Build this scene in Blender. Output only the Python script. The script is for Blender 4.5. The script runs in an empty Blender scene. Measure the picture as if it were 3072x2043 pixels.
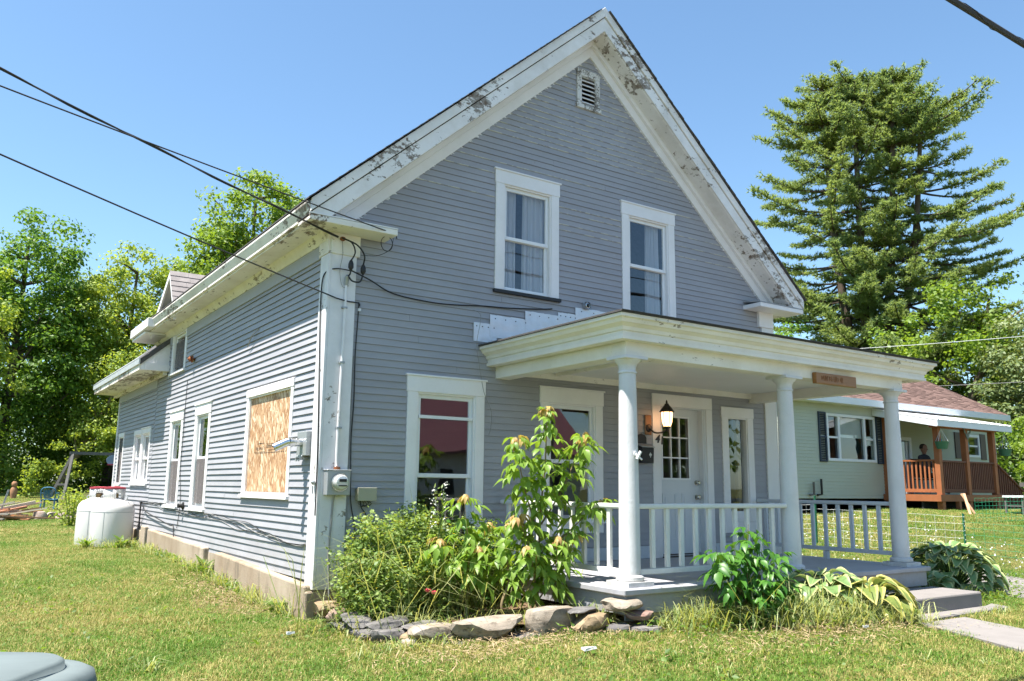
import bpy, bmesh, math, random
import numpy as np
from mathutils import Vector, Matrix, Euler

random.seed(11)
rng = np.random.default_rng(11)
scene = bpy.context.scene
COL = scene.collection
rad = math.radians

# ------------------------------------------------------------------ camera
CAM = np.array([-3.286, -8.434, 1.611])
YAW, PITCH, ROLL = rad(-33.988), rad(9.956), rad(0.632)
_F = np.array([-math.sin(YAW) * math.cos(PITCH), math.cos(YAW) * math.cos(PITCH), math.sin(PITCH)])
_R = np.array([math.cos(YAW), math.sin(YAW), 0.0])
_U = np.cross(_R, _F)
_R2 = _R * math.cos(ROLL) + _U * math.sin(ROLL)
_U2 = -_R * math.sin(ROLL) + _U * math.cos(ROLL)
cam_data = bpy.data.cameras.new('camera')
cam = bpy.data.objects.new('camera', cam_data)
COL.objects.link(cam)
cam.matrix_world = Matrix(((_R2[0], _U2[0], -_F[0], CAM[0]), (_R2[1], _U2[1], -_F[1], CAM[1]),
                           (_R2[2], _U2[2], -_F[2], CAM[2]), (0, 0, 0, 1)))
cam_data.sensor_width = 36.0
cam_data.lens = 36.0 * 2505.85 / 3072.0
cam_data.clip_start = 0.05
cam_data.clip_end = 2500.0
scene.camera = cam

# ------------------------------------------------------------------ light
SUN_DIR = Vector((-0.365, 0.018, 0.93)).normalized()      # towards the sun
SUN_ELEV = math.asin(SUN_DIR.z)
world = bpy.data.worlds.new('World')
scene.world = world
world.use_nodes = True
wn = world.node_tree
for n_ in list(wn.nodes):
    wn.nodes.remove(n_)
w_out = wn.nodes.new('ShaderNodeOutputWorld')
w_bg = wn.nodes.new('ShaderNodeBackground')
w_sky = wn.nodes.new('ShaderNodeTexSky')
w_sky.sky_type = 'NISHITA'
w_sky.sun_disc = False
w_sky.sun_elevation = SUN_ELEV
w_sky.sun_rotation = math.atan2(SUN_DIR.x, SUN_DIR.y)
w_sky.altitude = 200
w_sky.air_density = 1.0
w_sky.dust_density = 0.6
w_sky.ozone_density = 1.0
w_bg.inputs['Strength'].default_value = 0.057
w_tint = wn.nodes.new('ShaderNodeMix'); w_tint.data_type = 'RGBA'; w_tint.blend_type = 'MULTIPLY'; w_tint.inputs[0].default_value = 1.0
w_tint.inputs[7].default_value = (.88, 1.04, 1.07, 1)      # the clear azure of the day
wn.links.new(w_sky.outputs[0], w_tint.inputs[6]); wn.links.new(w_tint.outputs[2], w_bg.inputs['Color'])
wn.links.new(w_bg.outputs[0], w_out.inputs['Surface'])

sun_data = bpy.data.lights.new('sun', 'SUN')
sun_data.energy = 3.4
sun_data.angle = rad(0.53)
sun_data.color = (1.0, 0.94, 0.86)
sun = bpy.data.objects.new('sun', sun_data)
COL.objects.link(sun)
sun.location = (0, 0, 40)
sun.rotation_euler = SUN_DIR.to_track_quat('Z', 'Y').to_euler()

scene.view_settings.view_transform = 'Standard'
scene.view_settings.look = 'None'
scene.view_settings.exposure = 2.05
scene.view_settings.gamma = 1.0
scene.view_settings.use_curve_mapping = False
scene.cycles.max_bounces = 8
scene.cycles.diffuse_bounces = 4
scene.cycles.glossy_bounces = 3
scene.cycles.transmission_bounces = 4
scene.cycles.transparent_max_bounces = 8
scene.cycles.caustics_reflective = False
scene.cycles.caustics_refractive = False
scene.cycles.use_denoising = True

# ------------------------------------------------------------------ helpers
ORG = {}


def props(o, label=None, cat=None, group=None, kind=None):
    if label: o['label'] = label
    if cat: o['category'] = cat
    if group: o['group'] = group
    if kind: o['kind'] = kind
    return o


def thing(name, label, cat, base=(0, 0, 0), group=None, rotz=0.0, local=False):
    o = bpy.data.objects.new(name, None)
    COL.objects.link(o)
    o.empty_display_size = 0.2
    o.location = base
    o.rotation_euler = (0, 0, rotz)
    ORG[o] = Vector((0, 0, 0)) if local else Vector(base)
    return props(o, label, cat, group)


def setmats(me, mats):
    if not isinstance(mats, (list, tuple)):
        mats = [mats]
    for m_ in mats:
        me.materials.append(m_)


class MB:
    """collects polygons; build() links them as ONE mesh object"""

    def __init__(self, T=None):
        self.v = []; self.f = []; self.m = []; self.T = T

    def _add(self, pts, faces, mi=0):
        b = len(self.v)
        if self.T:
            pts = [self.T(*p_) for p_ in pts]
        self.v += [tuple(p_) for p_ in pts]
        for f_ in faces:
            self.f.append(tuple(i + b for i in f_)); self.m.append(mi)

    def box(self, x0, x1, y0, y1, z0, z1, mi=0):
        self._add([(x0, y0, z0), (x1, y0, z0), (x1, y1, z0), (x0, y1, z0), (x0, y0, z1), (x1, y0, z1), (x1, y1, z1), (x0, y1, z1)],
                  [(0, 3, 2, 1), (4, 5, 6, 7), (0, 1, 5, 4), (1, 2, 6, 5), (2, 3, 7, 6), (3, 0, 4, 7)], mi)
        return self

    def hexa(self, p8, mi=0):
        self._add(p8, [(0, 3, 2, 1), (4, 5, 6, 7), (0, 1, 5, 4), (1, 2, 6, 5), (2, 3, 7, 6), (3, 0, 4, 7)], mi)
        return self

    def obb(self, c, ax, ay, az, mi=0):
        c = Vector(c); ax = Vector(ax); ay = Vector(ay); az = Vector(az)
        P = [c + sx * ax + sy * ay + sz * az for sz in (-1, 1) for sx, sy in ((-1, -1), (1, -1), (1, 1), (-1, 1))]
        return self.hexa([tuple(p_) for p_ in P], mi)

    def bar(self, a, b, w, h, up=(0, 0, 1), mi=0):
        a = Vector(a); b = Vector(b); d = (b - a)
        L = d.length; d.normalize()
        s = d.cross(Vector(up))
        if s.length < 1e-4: s = Vector((1, 0, 0))
        s.normalize(); u = s.cross(d)
        return self.obb((a + b) / 2, d * L / 2, s * w / 2, u * h / 2, mi)

    def tube(self, pts, r, n=8, mi=0, cap=True):
        pts = [Vector(p_) for p_ in pts]
        if not isinstance(r, (list, tuple, np.ndarray)):
            r = [r] * len(pts)
        rings = []
        prev = None
        for i, p_ in enumerate(pts):
            if i == 0: d = pts[1] - pts[0]
            elif i == len(pts) - 1: d = pts[-1] - pts[-2]
            else: d = pts[i + 1] - pts[i - 1]
            d.normalize()
            if prev is None:
                s = d.cross(Vector((0, 0, 1)))
                if s.length < 1e-3: s = d.cross(Vector((0, 1, 0)))
                s.normalize()
            else:
                s = prev - d * prev.dot(d)
                if s.length < 1e-5: s = d.orthogonal()
                s.normalize()
            prev = s
            u = d.cross(s)
            rings.append([p_ + (s * math.cos(2 * math.pi * k / n) + u * math.sin(2 * math.pi * k / n)) * r[i] for k in range(n)])
        V = [tuple(q) for rg in rings for q in rg]
        Fc = []
        for i in range(len(rings) - 1):
            for k in range(n):
                k2 = (k + 1) % n
                Fc.append((i * n + k, i * n + k2, (i + 1) * n + k2, (i + 1) * n + k))
        if cap:
            Fc.append(tuple(range(n - 1, -1, -1)))
            Fc.append(tuple((len(rings) - 1) * n + k for k in range(n)))
        self._add(V, Fc, mi)
        return self

    def lathe(self, prof, n=24, c=(0, 0, 0), ax='z', mi=0, cap=True):
        V = []; Fc = []
        for (r, h) in prof:
            for k in range(n):
                a = 2 * math.pi * k / n
                if ax == 'z': V.append((c[0] + r * math.cos(a), c[1] + r * math.sin(a), c[2] + h))
                elif ax == 'y': V.append((c[0] + r * math.cos(a), c[1] + h, c[2] + r * math.sin(a)))
                else: V.append((c[0] + h, c[1] + r * math.cos(a), c[2] + r * math.sin(a)))
        for i in range(len(prof) - 1):
            for k in range(n):
                k2 = (k + 1) % n
                Fc.append((i * n + k, i * n + k2, (i + 1) * n + k2, (i + 1) * n + k))
        if cap:
            Fc.append(tuple(range(n - 1, -1, -1)))
            Fc.append(tuple((len(prof) - 1) * n + k for k in range(n)))
        self._add(V, Fc, mi)
        return self

    def prism(self, poly, vec, mi=0):
        n = len(poly)
        V = [tuple(p_) for p_ in poly] + [tuple(np.array(p_) + np.array(vec)) for p_ in poly]
        Fc = [tuple(range(n - 1, -1, -1)), tuple(range(n, 2 * n))] + [(i, (i + 1) % n, n + (i + 1) % n, n + i) for i in range(n)]
        self._add(V, Fc, mi)
        return self

    def face(self, pts, mi=0):
        self._add(pts, [tuple(range(len(pts)))], mi)
        return self

    def sweep(self, path, prof, mi=0):
        """path: list of (x, y); prof: list of (out, z), out to the left of travel"""
        n = len(path); P = [Vector(p_) for p_ in path]
        offs = []
        for i in range(n):
            if i == 0: d = (P[1] - P[0]).normalized(); nn = Vector((-d.y, d.x)); k = 1
            elif i == n - 1: d = (P[-1] - P[-2]).normalized(); nn = Vector((-d.y, d.x)); k = 1
            else:
                d1 = (P[i] - P[i - 1]).normalized(); d2 = (P[i + 1] - P[i]).normalized()
                n1 = Vector((-d1.y, d1.x)); n2 = Vector((-d2.y, d2.x))
                nn = (n1 + n2).normalized(); k = 1 / max(.2, nn.dot(n1))
            offs.append(nn * k)
        m = len(prof)
        V = [(P[i].x + offs[i].x * o_, P[i].y + offs[i].y * o_, z_) for i in range(n) for (o_, z_) in prof]
        Fc = []
        for i in range(n - 1):
            for j in range(m):
                j2 = (j + 1) % m
                Fc.append((i * m + j, i * m + j2, (i + 1) * m + j2, (i + 1) * m + j))
        Fc.append(tuple(range(m))); Fc.append(tuple((n - 1) * m + j for j in range(m)))
        self._add(V, Fc, mi)
        return self

    def build(self, name, mats, parent=None, smooth=False, bevel=0.0, base=None, label=None, cat=None, group=None, kind=None, seg=1):
        if parent is not None: org = ORG[parent]
        else: org = Vector(base) if base is not None else Vector((0, 0, 0))
        me = bpy.data.meshes.new(name)
        V = [(a - org.x, b - org.y, c - org.z) for a, b, c in self.v]
        me.from_pydata(V, [], self.f)
        me.polygons.foreach_set('material_index', self.m)
        bm = bmesh.new(); bm.from_mesh(me)
        bmesh.ops.recalc_face_normals(bm, faces=bm.faces)
        bm.to_mesh(me); bm.free()
        if smooth:
            me.polygons.foreach_set('use_smooth', [True] * len(me.polygons))
            try: me.set_sharp_from_angle(angle=rad(40))
            except Exception: pass
        setmats(me, mats)
        o = bpy.data.objects.new(name, me)
        COL.objects.link(o)
        if parent is not None:
            o.parent = parent
        else:
            o.location = org
        ORG[o] = org
        if bevel:
            bv = o.modifiers.new('bevel', 'BEVEL'); bv.width = bevel; bv.segments = seg; bv.limit_method = 'ANGLE'; bv.angle_limit = rad(40)
        return props(o, label, cat, group, kind)


def np_mesh(name, V, T3, mats, parent=None, base=None, mi=None, smooth=False, label=None, cat=None, group=None, kind=None):
    org = ORG[parent] if parent is not None else (Vector(base) if base is not None else Vector((0, 0, 0)))
    V = np.asarray(V, np.float32) - np.array(org, np.float32)
    T3 = np.asarray(T3, np.int32)
    me = bpy.data.meshes.new(name)
    me.vertices.add(len(V)); me.vertices.foreach_set('co', V.ravel())
    me.loops.add(T3.size); me.loops.foreach_set('vertex_index', T3.ravel())
    k = T3.shape[1]
    me.polygons.add(len(T3))
    me.polygons.foreach_set('loop_start', np.arange(0, T3.size, k, dtype=np.int32))
    me.polygons.foreach_set('loop_total', np.full(len(T3), k, np.int32))
    if mi is not None: me.polygons.foreach_set('material_index', np.asarray(mi, np.int32))
    if smooth: me.polygons.foreach_set('use_smooth', [True] * len(T3))
    me.update(calc_edges=True)
    setmats(me, mats)
    o = bpy.data.objects.new(name, me); COL.objects.link(o)
    if parent is not None: o.parent = parent
    else: o.location = org
    ORG[o] = org
    return props(o, label, cat, group, kind)


# ------------------------------------------------------------------ ground height
GA = np.array([(-3.3,-8.4,.16),(0,-6,.18),(3,-6,.18),(0,-3,.24),(2,-4,.24),(0,-1,.27),(-.1,.2,.27),(-.1,1.2,.25),(-.1,2.8,.36),(-.1,5.3,.42),(0,8.6,.43),(-3,2,.32),(-4,8,.4),(-8,0,.28),(0,13,.4),(0,20,.46),(-4,20,.45),(5,33,.62),(-10,35,.5),(0,33,.55),(0,42,.8),(8,42,.9),(0,55,1.05),(8,55,1.1),(20,60,.6),(-20,60,1.0),(1.8,-2.8,.37),(4,-3.1,.34),(5.3,-3.4,.26),(7,-3.3,.25),(8.5,-2.5,.27),(9.5,-1,.28),(9.8,0,.28),(13,-1,.28),(11,-4,.2),(7.3,3,.4),(8,8,.5),(12.5,2,.5),(14.3,4.7,1.0),(17,5,1.12),(25,5,1.15),(17,2.9,1.08),(14,2.6,.78),(17,-2,.6),(20,0,.95),(26,-6,.6),(12,-8,.12),(20,-12,.2),(-15,-10,.1),(0,-15,.05),(0,-30,0),(30,-30,0),(-30,-30,0),(-30,10,.2),(15,12,1.0),(10,14,.7),(40,20,1.8),(50,0,1.5),(50,40,2.5),(30,40,1.5),(0,90,1.5),(60,70,3),(-60,40,.8),(-80,-20,0),(80,-20,1),(60,-60,0),(-50,-60,0),(0,-80,0)])


def _K(r2): return np.where(r2 > 1e-12, 0.5 * r2 * np.log(np.maximum(r2, 1e-12)), 0)


_n = len(GA)
_d2 = ((GA[:, None, :2] - GA[None, :, :2]) ** 2).sum(-1)
_M = np.zeros((_n + 3, _n + 3)); _M[:_n, :_n] = _K(_d2) + np.eye(_n) * 3.0
_P = np.c_[np.ones(_n), GA[:, :2]]; _M[:_n, _n:] = _P; _M[_n:, :_n] = _P.T
_w = np.linalg.solve(_M, np.r_[GA[:, 2], 0, 0, 0])


def ground(x, y):
    x = np.asarray(x, float); y = np.asarray(y, float)
    r = np.hypot(x, y); s = np.where(r > 90, 90 / np.maximum(r, 1), 1); x = x * s; y = y * s
    out = _w[_n] + _w[_n + 1] * x + _w[_n + 2] * y
    for i in range(_n):
        out = out + _w[i] * _K((x - GA[i, 0]) ** 2 + (y - GA[i, 1]) ** 2)
    return np.clip(out, -.3, 4)


def gz(x, y): return float(ground(x, y))


# ------------------------------------------------------------------ materials
class NT:
    def __init__(self, name):
        self.m = bpy.data.materials.new(name); self.m.use_nodes = True
        self.t = self.m.node_tree
        for n_ in list(self.t.nodes): self.t.nodes.remove(n_)
        self.out = self.t.nodes.new('ShaderNodeOutputMaterial')

    def n(self, typ, **kw):
        nd = self.t.nodes.new(typ)
        for k, v_ in kw.items():
            if k in nd.inputs.keys(): pass
            setattr(nd, k, v_)
        return nd

    def l(self, a, b): self.t.links.new(a, b)

    def pos(self, scale=(1, 1, 1)):
        g = self.n('ShaderNodeNewGeometry')
        mp = self.n('ShaderNodeVectorMath', operation='MULTIPLY')
        mp.inputs[1].default_value = scale
        self.l(g.outputs['Position'], mp.inputs[0])
        return mp.outputs[0]

    def noise(self, scale, detail=4, rough=.55, vec=None, stretch=(1, 1, 1)):
        nd = self.n('ShaderNodeTexNoise'); nd.inputs['Scale'].default_value = scale
        nd.inputs['Detail'].default_value = detail; nd.inputs['Roughness'].default_value = rough
        self.l(vec if vec is not None else self.pos(stretch), nd.inputs['Vector'])
        return nd.outputs['Fac']

    def ramp(self, src, lo, hi):
        nd = self.n('ShaderNodeMapRange'); nd.inputs['From Min'].default_value = lo; nd.inputs['From Max'].default_value = hi
        nd.clamp = True
        self.l(src, nd.inputs['Value'])
        return nd.outputs['Result']

    def mix(self, fac, a, b):
        nd = self.n('ShaderNodeMix'); nd.data_type = 'RGBA'
        for s, v_ in ((6, a), (7, b)):
            if isinstance(v_, (tuple, list)): nd.inputs[s].default_value = (*v_[:3], 1)
            else: self.l(v_, nd.inputs[s])
        if isinstance(fac, (int, float)): nd.inputs[0].default_value = fac
        else: self.l(fac, nd.inputs[0])
        return nd.outputs[2]

    def math(self, op, a, b=0.0):
        nd = self.n('ShaderNodeMath', operation=op)
        for i, v_ in enumerate((a, b)):
            if isinstance(v_, (int, float)): nd.inputs[i].default_value = v_
            else: self.l(v_, nd.inputs[i])
        return nd.outputs[0]

    def bsdf(self, color, rough=.6, spec=.3, metal=0.0, bump=None, bstr=.3, bdist=.01):
        b = self.n('ShaderNodeBsdfPrincipled')
        if isinstance(color, (tuple, list)): b.inputs['Base Color'].default_value = (*color[:3], 1)
        else: self.l(color, b.inputs['Base Color'])
        if isinstance(rough, (int, float)): b.inputs['Roughness'].default_value = rough
        else: self.l(rough, b.inputs['Roughness'])
        b.inputs['Specular IOR Level'].default_value = spec
        b.inputs['Metallic'].default_value = metal
        if bump is not None:
            bp_ = self.n('ShaderNodeBump'); bp_.inputs['Strength'].default_value = bstr; bp_.inputs['Distance'].default_value = bdist
            self.l(bump, bp_.inputs['Height']); self.l(bp_.outputs[0], b.inputs['Normal'])
        return b.outputs[0]

    def done(self, sh):
        self.l(sh, self.out.inputs['Surface']); return self.m


def m_simple(name, color, rough=.6, spec=.3, metal=0.0, var=.12, vs=6.0, bstr=.15, bdist=.004, bs=40.0, stretch=(1, 1, 1)):
    t = NT(name)
    dark = tuple(c * (1 - var) for c in color); lite = tuple(min(1, c * (1 + var)) for c in color)
    c = t.mix(t.noise(vs, 5, .6, stretch=stretch), dark, lite)
    return t.done(t.bsdf(c, rough, spec, metal, bump=t.noise(bs, 3, stretch=stretch) if bstr else None, bstr=bstr, bdist=bdist))


def low_dirt(t, c, z0, z1, amt, col=(.22, .18, .12)):
    """splashed soil and grime, strongest near the ground, broken up by noise"""
    g = t.n('ShaderNodeNewGeometry'); s = t.n('ShaderNodeSeparateXYZ'); t.l(g.outputs['Position'], s.inputs[0])
    h = t.ramp(s.outputs[2], z1, z0)
    f = t.math('MULTIPLY', t.math('MULTIPLY', h, h), t.ramp(t.noise(5.5, 7, .7), .36, .62))
    return t.mix(t.math('MULTIPLY', f, amt), c, col)


def m_paint(name, base, dirt=(.45, .42, .36), dirt_amt=.35, peel=None, peel_lo=.62, peel_hi=.64, peel_scale=5.0, stretch=(1, 1, 1), rough=.55, peel_stretch=(1, 1, 1), grain=(1, 1, 1)):
    t = NT(name)
    f1 = t.ramp(t.noise(1.7, 6, .65, stretch=stretch), .42, .75)
    c = t.mix(t.math('MULTIPLY', f1, dirt_amt), base, dirt)
    f2 = t.ramp(t.noise(38, 3, .6, stretch=grain), .35, .8)
    c = t.mix(t.math('MULTIPLY', f2, .10), c, tuple(b * .72 for b in base))
    bumpsrc = t.noise(60, 4, .6, stretch=grain)
    c = low_dirt(t, c, .5, 1.3, .45)
    if peel is not None:
        big = t.noise(peel_scale * .32, 4, .6, stretch=peel_stretch)
        fine = t.noise(peel_scale * 3.0, 9, .72, stretch=peel_stretch)
        pn = t.math('ADD', t.math('MULTIPLY', big, .5), t.math('MULTIPLY', fine, .5))
        pf = t.ramp(pn, peel_lo, peel_hi)
        pc = t.mix(t.ramp(t.noise(17, 5), .35, .65), peel, (.36, .34, .31))
        c = t.mix(pf, c, pc)
        bumpsrc = t.math('SUBTRACT', bumpsrc, t.math('MULTIPLY', pf, 1.5))
    return t.done(t.bsdf(c, rough, .3, bump=bumpsrc, bstr=.25, bdist=.003))


WHITE = (.80, .785, .785)
SID = (.335, .337, .362)
M = {}
M['trim'] = m_paint('white_trim_paint', WHITE, dirt_amt=.22)
M['trim_new'] = m_paint('fresh_white_paint', (.74, .74, .73), dirt_amt=.08)
M['rake'] = m_paint('peeling_rake_paint', (.80, .78, .77), dirt=(.42, .37, .30), dirt_amt=.5, peel=(.15, .10, .065), peel_lo=.548, peel_hi=.562, peel_scale=3.2, peel_stretch=(1, 1, 1.6))
M['eave'] = m_paint('cream_eave_paint', (.80, .77, .70), dirt=(.44, .36, .26), dirt_amt=.5, peel=(.16, .10, .055), peel_lo=.532, peel_hi=.545, peel_scale=3.6, peel_stretch=(1.5, .5, 1.5))
M['corner'] = m_paint('corner_board_paint', (.76, .75, .77), dirt=(.40, .40, .39), dirt_amt=.5, peel=(.20, .17, .14), peel_lo=.575, peel_hi=.59, peel_scale=6, grain=(6, 6, .4))
M['porch_trim'] = m_paint('porch_cornice_paint', (.80, .775, .72), dirt=(.46, .41, .30), dirt_amt=.4, peel=(.20, .16, .11), peel_lo=.605, peel_hi=.62, peel_scale=5, peel_stretch=(.6, .6, 1.5))
M['vent_trim'] = m_paint('flaking_vent_paint', (.66, .65, .63), dirt_amt=.3, peel=(.10, .08, .06), peel_lo=.495, peel_hi=.51, peel_scale=14)


def siding(name, base, cream_edges=False):
    t = NT(name)
    v1 = t.ramp(t.noise(.9, 5, .6, stretch=(1, 1, 3)), .3, .75)
    c = t.mix(v1, tuple(b * .88 for b in base), tuple(b * 1.08 for b in base))
    f2 = t.ramp(t.noise(9, 6, .7, stretch=(.6, .6, 3)), .58, .8)
    c = t.mix(t.math('MULTIPLY', f2, .35), c, tuple(b * 1.45 for b in base))
    f3 = t.ramp(t.noise(14, 6, .7, stretch=(.5, .5, 2)), .70, .72)
    c = t.mix(t.math('MULTIPLY', f3, .6), c, (.45, .46, .44))
    c = low_dirt(t, c, .55, 1.5, .30)
    return t.done(t.bsdf(c, .55, .3, bump=t.noise(50, 4, .6, stretch=(.3, .3, 3)), bstr=.15, bdist=.002))


M['siding'] = siding('blue_grey_clapboard_paint', SID)
t = NT('clapboard_butt_cream')
cf = t.ramp(t.noise(5.0, 7, .7, stretch=(1.4, 1, 6)), .47, .53)
M['butt_cream'] = t.done(t.bsdf(t.mix(cf, SID, (.62, .61, .53)), .7, .2))
M['butt'] = m_simple('clapboard_butt_shade', tuple(b * .62 for b in SID), .8)  # board undersides coloured darker than the siding to deepen the shadow lines
M['frieze_grey'] = m_paint('grey_frieze_paint', tuple(b * 1.08 for b in SID), dirt=(.33, .35, .33), dirt_amt=.5, grain=(4, .5, 4))
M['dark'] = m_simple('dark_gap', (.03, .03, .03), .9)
M['inside'] = m_simple('interior_plaster', (.22, .19, .16), .9)
M['sheath'] = m_simple('old_sheathing', (.16, .14, .12), .9)
M['shingle'] = m_simple('asphalt_shingle', (.105, .10, .10), .95, .1, var=.45, vs=14, bstr=.6, bs=140, bdist=.006)
M['shingle_grey'] = m_simple('weathered_grey_shingle', (.24, .22, .215), .95, .1, var=.35, vs=7, bstr=.6, bs=120, bdist=.006)
M['flash'] = m_simple('aluminium_flashing', (.66, .66, .68), .38, .5, .55, var=.18, vs=7, bstr=.8, bs=9, bdist=.01)
M['floor'] = m_paint('porch_floor_paint', (.36, .37, .41), dirt=(.42, .40, .38), dirt_amt=.4, stretch=(1, .5, 1))
M['floor_edge'] = m_paint('porch_skirt_paint', (.33, .345, .38), dirt=(.20, .18, .17), dirt_amt=.4)
M['rail'] = m_paint('railing_paint', (.70, .70, .68), dirt=(.45, .42, .34), dirt_amt=.35)
M['rail_grey'] = m_paint('pale_blue_railing_paint', (.56, .60, .65), dirt=(.45, .42, .34), dirt_amt=.15)

# column: lumpy thick white paint
t = NT('thick_column_paint')
c = t.mix(t.ramp(t.noise(2.0, 5), .4, .75), (.66, .66, .67), (.56, .56, .56))
c = low_dirt(t, c, .68, 1.2, .55)
M['column'] = t.done(t.bsdf(c, .45, .4, bump=t.noise(55, 5, .7, stretch=(1, 1, .6)), bstr=.55, bdist=.008))

# OSB: angular flakes
t = NT('oriented_strand_board')
mp = t.pos((1, 18, 9))
vo = t.n('ShaderNodeTexVoronoi'); vo.inputs['Scale'].default_value = 2.2; vo.inputs['Randomness'].default_value = 1.0
rotv = t.n('ShaderNodeVectorRotate'); rotv.inputs['Axis'].default_value = (1, 0, 0); rotv.inputs['Angle'].default_value = rad(62)
g_ = t.n('ShaderNodeNewGeometry'); t.l(g_.outputs['Position'], rotv.inputs['Vector'])
mp1 = t.n('ShaderNodeVectorMath', operation='MULTIPLY'); mp1.inputs[1].default_value = (1, 6, 20); t.l(rotv.outputs[0], mp1.inputs[0]); t.l(mp1.outputs[0], vo.inputs['Vector'])
vo2 = t.n('ShaderNodeTexVoronoi'); vo2.inputs['Scale'].default_value = 1.6
rot2 = t.n('ShaderNodeVectorRotate'); rot2.inputs['Axis'].default_value = (1, 0, 0); rot2.inputs['Angle'].default_value = rad(118)
t.l(g_.outputs['Position'], rot2.inputs['Vector'])
mp2 = t.n('ShaderNodeVectorMath', operation='MULTIPLY'); mp2.inputs[1].default_value = (1, 7, 22); t.l(rot2.outputs[0], mp2.inputs[0]); t.l(mp2.outputs[0], vo2.inputs['Vector'])
s1 = t.n('ShaderNodeSeparateColor'); t.l(vo.outputs['Color'], s1.inputs[0])
s2 = t.n('ShaderNodeSeparateColor'); t.l(vo2.outputs['Color'], s2.inputs[0])
c = t.mix(s1.outputs[0], (.30, .155, .075), (.54, .35, .20))
c2 = t.mix(s2.outputs[0], (.42, .24, .12), (.78, .62, .44))
c = t.mix(t.ramp(s2.outputs[1], .45, .5), c, c2)
c = t.mix(t.ramp(s1.outputs[1], .90, .93), c, (.30, .15, .07))
M['osb'] = t.done(t.bsdf(c, .6, .3, bump=s1.outputs[2], bstr=.5, bdist=.004))

t = NT('concrete_foundation')
c = t.mix(t.ramp(t.noise(1.2, 6, .65, stretch=(1, 1, .6)), .3, .75), (.25, .185, .125), (.47, .395, .31))
c = t.mix(t.ramp(t.noise(3.0, 6, .7, stretch=(1, 1.4, .35)), .55, .75), c, (.17, .14, .105))
M['concrete'] = t.done(t.bsdf(c, .9, .15, bump=t.noise(30, 6, .7), bstr=.5, bdist=.01))
M['concrete_path'] = m_simple('concrete_walk', (.21, .195, .185), .9, .15, var=.18, vs=5, bstr=.4, bs=90, bdist=.004)
t = NT('driveway_gravel')
vo = t.n('ShaderNodeTexVoronoi'); vo.inputs['Scale'].default_value = 38; t.l(t.pos(), vo.inputs['Vector'])
s1 = t.n('ShaderNodeSeparateColor'); t.l(vo.outputs['Color'], s1.inputs[0])
M['gravel'] = t.done(t.bsdf(t.mix(s1.outputs[0], (.11, .10, .095), (.30, .28, .26)), .95, .1, bump=vo.outputs['Distance'], bstr=.8, bdist=.02))


def m_stone(name, a, b):
    t = NT(name)
    c = t.mix(t.ramp(t.noise(4, 6, .65, stretch=(1, 1, 2.5)), .35, .7), a, b)
    c = t.mix(t.ramp(t.noise(14, 6, .75), .52, .72), c, tuple(x * .4 for x in a))
    return t.done(t.bsdf(c, .85, .2, bump=t.noise(18, 6, .7, stretch=(1, 1, 2)), bstr=.6, bdist=.015))


M['stone_tan'] = m_stone('tan_fieldstone', (.20, .165, .125), (.38, .33, .27))
M['stone_brown'] = m_stone('brown_fieldstone', (.22, .155, .09), (.36, .28, .18))
M['stone_slate'] = m_stone('dark_slate', (.10, .095, .095), (.20, .19, .18))
M['stone_red'] = m_stone('reddish_stone', (.21, .13, .105), (.33, .24, .20))
M['glass'] = None
t = NT('window_glass')
fr = t.n('ShaderNodeFresnel'); fr.inputs['IOR'].default_value = 1.65
gl = t.n('ShaderNodeBsdfGlossy'); gl.inputs['Roughness'].default_value = .012; gl.inputs['Color'].default_value = (.95, .97, 1, 1)
tr = t.n('ShaderNodeBsdfTransparent'); tr.inputs['Color'].default_value = (.95, .96, .96, 1)
nb = t.n('ShaderNodeBump'); nb.inputs['Strength'].default_value = .05; nb.inputs['Distance'].default_value = .02; t.l(t.noise(2.2, 1), nb.inputs['Height']); t.l(nb.outputs[0], gl.inputs['Normal'])
ms = t.n('ShaderNodeMixShader'); gb = t.n('ShaderNodeNewGeometry'); t.l(t.math('MULTIPLY', t.math('MINIMUM', t.math('ADD', t.math('MULTIPLY', fr.outputs[0], 1.15), .035), 1.0), t.math('SUBTRACT', 1.0, gb.outputs['Backfacing'])), ms.inputs[0])
t.l(tr.outputs[0], ms.inputs[1]); t.l(gl.outputs[0], ms.inputs[2])
M['glass'] = t.done(ms.outputs[0])
t = NT('insect_screen')
df = t.n('ShaderNodeBsdfDiffuse'); df.inputs['Color'].default_value = (.20, .18, .18, 1)
tr = t.n('ShaderNodeBsdfTransparent'); ms = t.n('ShaderNodeMixShader'); ms.inputs[0].default_value = .62
t.l(tr.outputs[0], ms.inputs[1]); t.l(df.outputs[0], ms.inputs[2]); M['screen'] = t.done(ms.outputs[0])
t = NT('sheer_curtain')
df = t.n('ShaderNodeBsdfDiffuse'); df.inputs['Color'].default_value = (.62, .62, .65, 1)
tl = t.n('ShaderNodeBsdfTranslucent'); tl.inputs['Color'].default_value = (.5, .5, .55, 1)
tr = t.n('ShaderNodeBsdfTransparent')
a1 = t.n('ShaderNodeMixShader'); a1.inputs[0].default_value = .12; t.l(df.outputs[0], a1.inputs[1]); t.l(tl.outputs[0], a1.inputs[2])
a2 = t.n('ShaderNodeMixShader'); a2.inputs[0].default_value = .08; t.l(a1.outputs[0], a2.inputs[1]); t.l(tr.outputs[0], a2.inputs[2])
M['curtain'] = t.done(a2.outputs[0])
M['vinyl'] = m_simple('white_vinyl_sash', (.76, .77, .78), .4, .4, var=.03, bstr=0)
M['door'] = m_simple('white_door_paint', (.64, .66, .68), .45, .4, var=.04, bstr=.05)
M['black'] = m_simple('black_plastic', (.02, .02, .022), .45, .4, bstr=0)
M['black_metal'] = m_simple('black_sheet_metal', (.012, .011, .011), .6, .5, bstr=0)
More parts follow.
